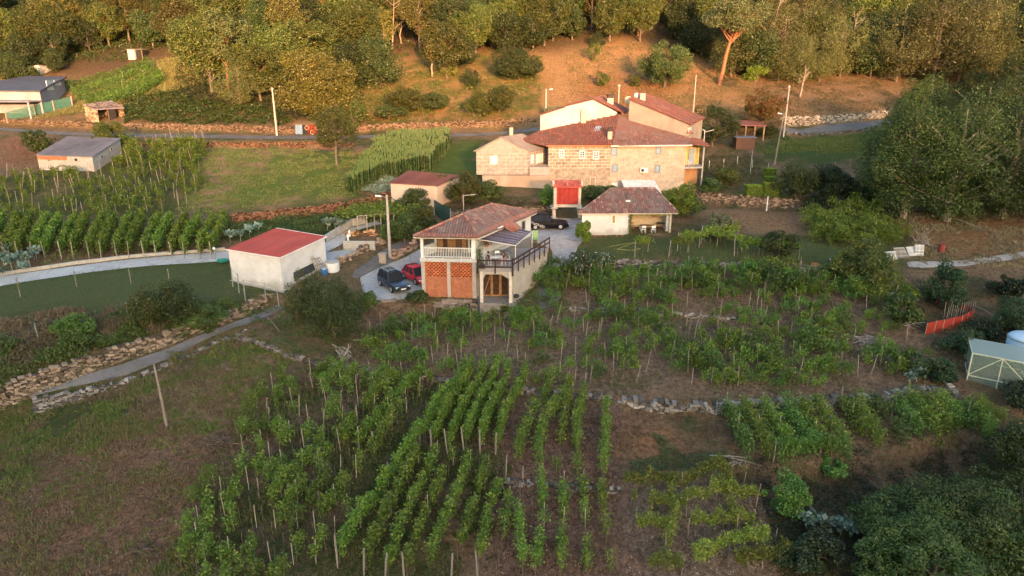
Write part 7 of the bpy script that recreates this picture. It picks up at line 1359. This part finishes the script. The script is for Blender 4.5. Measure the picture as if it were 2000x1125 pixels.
# corn and cabbages
q = poly_pts([(704,345),(745,288),(770,284),(884,280),(842,338),(760,350),(690,385),(676,380)], 2300); q = q+RNG.normal(size=q.shape)*.12; g = _bil(GZ, q[:, 0], q[:, 1]); B = np.column_stack([q, g]); V = []
for i in range(9):
    a = RNG.uniform(0, 6.28, len(q)); z = .25+.22*i; L = RNG.uniform(.35, .65, len(q)); d = np.column_stack([np.cos(a), np.sin(a), np.zeros(len(q))]); s = np.column_stack([-np.sin(a), np.cos(a), np.zeros(len(q))])*.05; b = B+[0,0,z]; mid = b+d*L[:, None]*.5+[0,0,.32]; tip = b+d*L[:, None]+[0,0,.12]; V.append(np.stack([b, mid-s, tip, mid+s], 1))
b = B; V.append(np.stack([b-[.03,0,0], b+[.03,0,0], b+[.02,0,2.4], b+[-.02,0,2.4]], 1)); V.append(np.stack([b+[-.05,0,2.1], b+[.05,0,2.1], b+[.09,0,2.6], b+[-.06,0,2.65]], 1))
V = np.concatenate(V).reshape(-1, 3); o = fast_mesh('corn', V, 4, RNG.uniform(0, 1, len(V)//4), LF('corn_leaves', (0.045,0.078,0.018), (0.062,0.092,0.022), (0.12,0.12,0.05), trans=.3)); tag(o, 'patch of tall green corn beside the mown field', None, None, 'stuff')
scrub('cabbages', [(695,350),(760,342),(790,352),(775,378),(700,380)], 5200, .45, KALE, .28, 'bed of blue green cabbages in front of the corn', lump=.5, aspect=.8)
kp = []
for u, v, s in [(8,520,1.1),(25,528,1.2),(42,515,1.0),(60,522,1.2),(72,505,1.0),(20,500,1),(3,545,.9),(48,535,.9),(418,470,.9),(433,462,1),(450,472,1),(470,470,.9),(488,462,1),(505,455,.9),(640,450,1.1),(655,448,1),(668,452,1.1),(1578,1038,1.0),(1600,1045,1.1),(1642,1045,.9),(1660,1052,.9),(1592,1078,.9),(1790,745,.9),(1776,752,.8)]:
    p = pick(u, v); lab = nth(len(kp))+' tall blue green kale plant, counting from the left'
    if not kp:
        t = thing('kale_plant', lab, 'plant', p, 'tall kale plants'); m = MB(); m.tube([(0,0,-.1),(.03,0,.5),(0,.02,1.0)], [.035,.03,.03], n=5); o = m.build('stalk', mat('kale_stalk', (.35,.36,.25)), None); o.parent = t
        C = RNG.normal(size=(90, 3))*np.array([.26,.26,.16])+[0,0,1.0]; fast_mesh('leaves', leaves(C, .34, .8), 4, RNG.uniform(0, 1, 90), KALE, t); t.scale = (s,s,s); kp.append(t)
    else: kp.append(copy_thing(kp[0], p, random.random()*6, s, lab))
# ================================================================ poles, fences, odds and ends
CPOLE = mat('pale_concrete_pole', (0.47,0.41,0.36), (0.40,0.345,0.30), rough=.9); WPOLE = mat('wooden_pole', (0.30,0.24,0.19), (0.24,0.19,0.15))
def pole(u, v, h, w, lb, m_=CPOLE, lean=0.0, name='utility_pole', lamp=None, insul=True):
    p = pick(u, v); t = thing(name, lb, 'street lamp' if lamp else 'pole', p); m = MB(); m.tube([p-[0,0,.4], p+[lean*.5,0,h*.5], p+[lean,0,h]], [w*.6, w*.5, w*.36], n=8); m.build('pole', m_, t)
    if lamp:
        e = p+[lean+lamp,-.25,h-.05]; m = MB(); m.tube([p+[lean,0,h-.35], p+[lean+lamp*.6,-.15,h-.1], e], [.035,.03,.03], n=6); m.build('bracket', METAL, t); m = MB(); s = 1 if lamp > 0 else -1; m.box(e+[s*.25,-.05,.02], (.62,.24,.15), ry=-.15*s); m.build('lamp_head', mat('lamp_white', (.78,.76,.74), rough=.4), t)
    elif insul: m = MB(); m.beam(p+[lean-.25,0,h-.25], p+[lean+.25,0,h-.25], .06, .06); m.build('crossarm', METAL, t)
    return p+[lean,0,h-.2]
a1 = pole(541,265,8.0,.32,'tall pale concrete pole between the road and the fern bank'); a2 = pole(762,503,6.6,.30,'tall concrete street lamp at the corner of the lane and parking yard', lamp=-.55, name='street_lamp')
pole(1066,225,4.6,.26,'concrete street lamp left of the white gable on the slope', lamp=.6, name='street_lamp'); a3 = pole(1205,262,8.3,.26,'slim pale pole rising behind the farmhouse chimneys'); a4 = pole(1353,232,7.6,.2,'thin pale pole on the bare slope right of the farmhouse', insul=False)
a5 = pole(1530,268,8.4,.26,'taller of the twin poles beside the upper road'); pole(1512,322,7.6,.22,'grey street lamp on a wooden pole right of the clipped hedges', m_=WPOLE, lamp=-.5, lean=.6, name='street_lamp'); pole(326,832,4.6,.17,'old wooden pole standing in the rough field at lower left', m_=WPOLE, lean=-.15, insul=False)
pole(1497,412,1.9,.16,'short white post below the clipped hedges', m_=WHITEP, name='white_post', insul=False); pole(1465,340,3.4,.12,'slim metal pole in the terrace garden fence', m_=METAL, name='garden_pole', insul=False)
p = pick(748,512); m = MB(); m.box(p+[0,0,.4], (.7,.6,1.0)); m.box(p+[0,0,.92],(.85,.75,.08)); m.solo('meter_box', mat('pinkish_cement', (.42,.33,.27),(.34,.27,.22)), 'small cement meter box at the foot of the tall street lamp', 'box')
def cable(a, b, sag, lb):
    P = [np.array(a)+(np.array(b)-np.array(a))*t-[0,0,sag*4*t*(1-t)] for t in np.linspace(0,1,14)]; m = MB(); m.tube(P, .022, n=4); m.solo('power_cable', BLACKM, lb, 'cable')
cable(a2, (-3.5,67,8.3), .5, 'overhead cable from the tall street lamp to the brick house roof'); cable(a4, a5, 1.0, 'overhead cable between the thin slope pole and the twin poles'); cable(a5, a5+[30,6,4], 1.0, 'overhead cable running right from the twin poles')
def fence(px, h, step, pm, lb, mesh=None, name='wire_fence', pw=.07, wires=3, part_='wire'):
    raw = picks(px); t = thing(name, lb, 'fence', raw[0]); P = along(raw, step)
    for q in P: m = MB(); m.beam((q[0],q[1],gz(*q)-.2),(q[0]+random.gauss(0,.03),q[1],gz(*q)+h),pw,pw); m.build('post', pm, t)
    m = MB()
    if mesh:
        for a, b in zip(P[:-1], P[1:]): za, zb = gz(*a), gz(*b); m.add([(a[0],a[1],za+.05),(b[0],b[1],zb+.05),(b[0],b[1],zb+h*.95),(a[0],a[1],za+h*.95)], [(0,1,2,3)])
        m.build('netting', mesh, t, solid=.01)
    else:
        for a, b in zip(P[:-1], P[1:]):
            for k in range(wires): f = (k+1)/wires*.95; m.beam((a[0],a[1],gz(*a)+h*f),(b[0],b[1],gz(*b)+h*f),.012,.012)
        m.build(part_, mat('dull_wire', (.14,.14,.14)), t)
    return t
def netmat(name, col, alpha, rough=.7):
    m, t, N, L = nt(name); out = N('ShaderNodeOutputMaterial'); d = N('ShaderNodeBsdfPrincipled'); d.inputs['Base Color'].default_value = rgba(col); d.inputs['Roughness'].default_value = rough; tr = N('ShaderNodeBsdfTransparent'); mx = N('ShaderNodeMixShader'); mx.inputs[0].default_value = alpha
    L(tr.outputs[0], mx.inputs[1]); L(d.outputs[0], mx.inputs[2]); L(mx.outputs[0], out.inputs[0]); return m
fence([(15,240),(70,225),(142,208)], 2.0, 3.2, PALEB, 'green mesh fence in front of the grey house', mesh=netmat('green_netting', (.05,.16,.12), .6), name='mesh_fence', pw=.2)
fence([(-40,700),(75,662),(120,655),(170,640),(250,620),(380,600),(480,590)], 1.3, 2.4, METAL, 'thin wire fence along the lower edge of the lawn'); fence([(455,560),(480,585),(520,590),(545,600)], 1.9, 1.6, METAL, 'wire fence by the front corner of the white garage')
fence([(1385,330),(1440,322),(1500,335),(1560,352)], 1.3, 2.2, METAL, 'metal railing of the terrace garden right of the farmhouse', name='garden_fence'); fence([(1540,345),(1600,335),(1660,325)], 1.1, 2.2, WOOD, 'rough wooden fence below the green field', name='garden_fence')
fence([(1640,430),(1690,405),(1760,410)], 1.5, 1.8, STAKE, 'row of pale stakes above the plot under the walnuts', name='stake_fence'); fence([(130,175),(240,152),(330,128)], 1.5, 4.0, STAKE, 'post and wire fence above the upper left vines'); fence([(848,420),(880,440)], 2.0, 2.0, METAL, 'dark green mesh fence behind the brick house', mesh=netmat('dark_green_netting', (.02,.07,.06), .75), name='mesh_fence')
t = thing('garden_gate', 'small black iron gate across the path by the terrace', 'gate', pick(1070,560)); g0, g1 = pick(1062,566), pick(1112,560)
for i in range(12): f = i/11; q = g0+(g1-g0)*f; m = MB(); m.beam((q[0],q[1],gz(q[0],q[1])),(q[0],q[1],gz(q[0],q[1])+1.15),.035 if i % 5 else .07,.035 if i % 5 else .07); m.build('bar', BLACKM, t)
m = MB(); m.beam(g0+[0,0,1.1], g1+[0,0,1.1], .05, .05); m.build('rail', BLACKM, t)
# lawn saplings
for i, (u, v, h) in enumerate([(150,560,1.5),(256,555,1.6),(40,580,1.8),(330,545,1.0)]):
    p = pick(u, v); t = thing('sapling', nth(i)+' staked sapling of the four on the lawn', 'sapling', p, 'saplings on the lawn'); m = MB(); m.beam(p, p+[.03,0,h], .05, .05); m.build('stake', STAKE, t); n = 26 if i != 2 else 160; C = RNG.normal(size=(n,3))*np.array([.09,.09,h*.22])+p+[0,0,h*.6]; fast_mesh('leaves', leaves(C, .1), 4, RNG.uniform(0,1,n), VINEY, t, off=p)
t = thing('garden_lamp', 'small white garden lamp on a short post beside the driveway', 'lamp', pick(421,508)); p = pick(421,508); m = MB(); m.beam(p, p+[0,0,1.1], .07, .07); m.build('post', METAL, t); m = MB(); m.lathe(p+[0,0,1.1], [(.08,0),(.16,.12),(.1,.25)], 10); m.build('lantern', WHITEP, t)
# greenhouse and tank at the right
gp0 = pick(1888,742); g = thing('greenhouse', 'lean-to greenhouse of clear sheeting on a pale frame at the right edge', 'greenhouse', gp0); A_, B_, zb = np.array(gp0[:2]), np.array(gp0[:2])+np.array((3.15,-2.1)), gp0[2]-.15; dpt = np.array((1.6,3.0)); C_, D_ = B_+dpt, A_+dpt
FR_ = mat('pale_green_tube', (.60,.60,.42),(.5,.5,.38),rough=.6); z3 = lambda p, z: (p[0], p[1], z)
m = MB(); H1, H2 = zb+2.35, zb+2.35
for p in (A_, B_, C_, D_): m.beam(z3(p, zb-.3), z3(p, H1), .08, .08)
for a, b in ((A_,B_),(B_,C_),(C_,D_),(D_,A_)): m.beam(z3(a, H1), z3(b, H1), .08, .08); m.beam(z3(a, zb+.55), z3(b, zb+.55), .06, .06)
M_ = (A_+B_)/2; m.beam(z3(M_, zb-.2), z3(M_, H1), .06, .06); m.beam(z3(M_, H1), z3(A_, zb+.6), .05, .05); m.beam(z3(M_, H1), z3(B_, zb+.6), .05, .05); m.beam(z3((A_+D_)/2, H1), z3((B_+C_)/2, H1), .07, .07)
m.build('frame', FR_, g); PL = netmat('clear_sheeting', (.30,.40,.34), .24, .35); PLR = netmat('greenish_sheeting', (.34,.42,.38), .5, .4)
m = MB(); m.add([z3(A_, H1+.05), z3(B_, H1+.05), z3(C_, H1+.05), z3(D_, H1+.05)], [(0,1,2,3)]); m.build('roof_sheet', PLR, g, solid=.01)
m = MB()
for a, b in ((A_,B_),(B_,C_),(C_,D_),(D_,A_)): m.add([z3(a, zb), z3(b, zb), z3(b, H1), z3(a, H1)], [(0,1,2,3)])
m.build('wall_sheet', PL, g, solid=.01)
p = atY(2000,700,50.5); tz = gz(p[0], p[1]); t = thing('water_tank', 'pale blue domed water tank behind the greenhouse', 'tank', (p[0], p[1], tz)); m = MB(); m.lathe((p[0], p[1], tz-.5), [(1.35,0),(1.4,2.3)], 28); m.build('tank_wall', mat('blue_tank', (.30,.42,.52),(.26,.37,.47)), t, smooth=True); m = MB(); m.lathe((p[0], p[1], tz+1.9), [(1.45,0),(1.25,.2),(.8,.36),(.25,.42)], 28); m.build('dome', mat('pale_blue_cover', (.45,.58,.68),(.40,.53,.63),rough=.5), t, smooth=True)
RN = netmat('red_netting', (.40,.04,.022), .72)
t = fence([(1806,655),(1840,648),(1875,640),(1898,628),(1900,612)], 1.15, .9, STAKE, 'bright orange-red safety netting round a small plot', mesh=RN, name='netting_fence', pw=.04); t = fence([(1828,592),(1860,600),(1898,612)], .6, 1.2, STAKE, 'far strip of red safety netting behind the small plot', mesh=RN, name='netting_fence', pw=.04); 
t = fence([(1763,628),(1780,618)], .7, .8, STAKE, 'small scrap of red netting left of the plot', mesh=RN, name='netting_fence', pw=.04)
t = thing('bamboo_canes', 'upright bamboo canes standing in the netted plot', 'canes', pick(1860,625))
for i in range(14): q = pick(1842+4.4*i, 632-.9*i+random.uniform(-6,6)); m = MB(); m.beam(q, q+[random.gauss(0,.06),0,1.7], .03, .03); m.build('cane', STAKE, t)
def sticks(u, v, n, L, spread, lb, m_=GREYW, up=.25, seed=1, name='brush_pile'):
    r = random.Random(seed); p = pick(u, v); m = MB()
    for _ in range(n):
        a = r.uniform(0, 6.28); c = p+[r.gauss(0, spread), r.gauss(0, spread*.6), abs(r.gauss(.25, .18))]; d = np.array([math.cos(a), math.sin(a)*.6, r.uniform(-up, up)])*L*r.uniform(.4, 1); m.tube([c-d/2, c+[0,0,.06], c+d/2], [.03,.028,.01], n=4)
    m.solo(name, m_, lb, 'brushwood')
sticks(1695,672,46,2.3,.35,'heap of pale dry branches in the upper vineyard'); sticks(432,872,130,1.0,.32,'dark round brush pile on the bare red-brown soil', mat('dark_twigs', (.13,.09,.07),(.09,.07,.05)), up=.6, seed=2); sticks(278,1085,30,1.1,.4,'small heap of twigs at lower left', mat('dark_twigs',(0,0,0)), seed=3); sticks(770,640,26,1.6,.5,'dead brush on the bank left of the brick house', seed=4); sticks(672,700,34,1.5,.3,'bundle of grey stakes leaning at the corner of the upper vineyard', up=1.4, seed=5, name='stake_bundle'); sticks(1800,478,34,1.9,.3,'upright bundle of grey poles behind the white pallets', up=2.0, seed=6, name='stake_bundle'); sticks(1775,640,16,1.7,.6,'dead branches left of the red netting', seed=7); sticks(1440,905,10,2.6,.9,'long thin poles laid under the leaning vines', up=.1, seed=8)
def log(u0, v0, u1, v1, w, lb, m_=PALEB): a, b = pick(u0, v0), pick(u1, v1); m = MB(); m.tube([a+[0,0,.15], (a+b)/2+[0,0,.25], b+[0,0,.12]], [w,w*.8,w*.5], n=6); m.solo('fallen_branch', m_, lb, 'branch')
log(1832,420,1925,452,.11,'long pale fallen branch on the dirt slope under the walnuts'); log(405,873,466,870,.05,'pale straight stick beside the dark brush pile'); log(522,623,546,650,.05,'short pale pole leaning in the weeds by the old path'); log(1900,600,1945,622,.05,'thin pale pole lying right of the red netting'); log(690,668,722,672,.06,'pale board at the corner of the upper vineyard'); log(1620,508,1630,528,.08,'pale plank leaning on the lower edge of the lawn'); log(970,935,985,960,.05,'short stick by the line of stones')
def pallet(u, v, rz, rx, w, h, lb, m_):
    p = pick(u, v); m = MB(); c, s = math.cos(rz), math.sin(rz)
    for i in range(7): m.box((0, 0, h*(i+.5)/7), (w, .03, h/9))
    for x in (-.45, 0, .45): m.box((x*w, .05, h/2), (.08, .06, h))
    R1 = np.array([[1,0,0],[0,math.cos(rx),math.sin(rx)],[0,-math.sin(rx),math.cos(rx)]]); m.v = [v_ @ R1 @ np.array([[c,s,0],[-s,c,0],[0,0,1]])+p for v_ in m.v]; m.solo('pallet', m_, lb, 'pallet', 'pallets by the gravel path')
PW = mat('pale_pallet', (.55,.53,.50),(.45,.43,.41),rnd=.2); pallet(1745,508,.25,-.7,1.3,1.0,'white pallet lying leftmost by the gravel path',PW); pallet(1765,504,.2,-.8,1.3,1.3,'grey flat pallet in the middle by the gravel path',GREYW); pallet(1785,500,.2,-.7,1.1,1.1,'white pallet at the right of the flat grey one',PW); pallet(1795,500,-.1,-.25,.9,1.2,'white slatted crate standing upright by the pole bundle',PW)
for i, (u, v, c, lb) in enumerate([(1838,492,(.3,.05,.04),'rusty red drum at the start of the gravel path'),(1590,528,(.45,.2,.06),'orange board standing at the corner of the lawn'),(1745,575,(.8,.8,.8),'white sack lying in the vines'),(1868,590,(.75,.74,.72),'white bag beside the red netting')]):
    p = pick(u, v); m = MB()
    if i == 0: m.lathe(p, [(.3,0),(.32,.05),(.32,.45),(.3,.85)], 14)
    elif i == 1: m.box(p+[0,0,.4],(.75,.08,.8),rx=-.15)
    else: m.lathe(p-[0,0,.02], [(.12,0),(.2,.08),(.14,.2),(.05,.26)], 8, sx=1.4)
    m.solo(['drum','board','sack','bag'][i], mat('prop_%d' % i, c, rough=.6), lb, ['drum','board','sack','bag'][i])
p = pick(397+1003,0) if False else pick(1398,812); m = MB(); m.beam(p, p+[0,0,1.15], .05, .05); m.beam(p+[.45,.1,0], p+[.45,.1,1.1], .05, .05)
for k in range(5): m.beam(p+[0,0,.15+.2*k], p+[.45,.1,.15+.2*k], .03, .03)
m.solo('wire_gate', METAL, 'narrow grey wire gate at the foot of the pale stone wall', 'gate')
p = pick(1465,965); m = MB()
for k in range(6): m.beam(p+[.0,0,.2+.17*k], p+[.8,.1,.1+.17*k], .05, .05)
for x in (0,.4,.8): m.beam(p+[x,.05*x,.0], p+[x,.05*x,1.15], .06, .06)
m.solo('wooden_gate', mat('dark_old_wood', (.07,.055,.05)), 'dark slatted gate beside the yellow green trellis rows', 'gate')
t = thing('wheelbarrow', 'red tarpaulin bundle beside the vine pergola', 'tarpaulin', pick(690,462)); p = pick(694,463); m = MB(); m.lathe(p, [(.35,0),(.5,.3),(.35,.65),(.1,.8)], 9, sx=1.1); t.name = 'tarpaulin_bundle'; m.build('cloth', mat('crimson_sheet', (.45,.03,.06)), t); m = MB(); m.beam(p+[.4,0,0], p+[.5,0,.9], .06, .06); m.build('stake', STAKE, t)
for i, (u, v) in enumerate([(683,462),(680,470)]): p = pick(u, v); m = MB(); m.lathe(p, [(.12,0),(.1,.3),(.16,.5),(.06,.75)], 8); m.solo('garden_ornament', WHITEP, ['white garden ornament nearer the pergola','white garden ornament nearer the block wall'][i], 'ornament')
# small green translucent loungers behind the terrace
for i, (u, v) in enumerate([(1030,476),(1046,472)]):
    p = pick(u, v); t = thing('garden_lounger', ['left green garden lounger behind the terrace','right green garden lounger behind the terrace'][i], 'lounger', p); m = MB(); m.box(p+[0,0,.35],(.55,.9,.05)); m.build('seat', mat('pale_green_plastic', (.36,.52,.22)), t); m = MB(); m.box(p+[0,.55,.7],(.55,.08,.8),rx=-.4); m.build('backrest', MATS['pale_green_plastic'], t)
    for x in (-.22,.22): m = MB(); m.beam(p+[x,0,0], p+[x,0,.35], .04, .5); m.build('leg', MATS['pale_green_plastic'], t)
m = MB(); P = [pick(u, v)+[0,0,.05] for u, v in [(1192,482),(1215,478),(1245,474),(1225,480),(1205,488),(1235,490),(1250,486)]]; m.tube(P, .03, n=5); m.solo('garden_hose', mat('yellow_hose', (.35,.33,.1)), 'thin yellowish hose lying across the lawn', 'hose')
# ================================================================ same words, different things: tell them apart from left to right
by = {}
for o in scene.objects:
    if o.parent is None and o.get('label') and o.get('kind') is None: by.setdefault(o['label'], []).append(o)
for lab, v in by.items():
    if len(v) > 1:
        v.sort(key=lambda o: proj(o.location)[0])
        for i, o in enumerate(v): o['label'] = lab+', '+nth(i)+' from left'
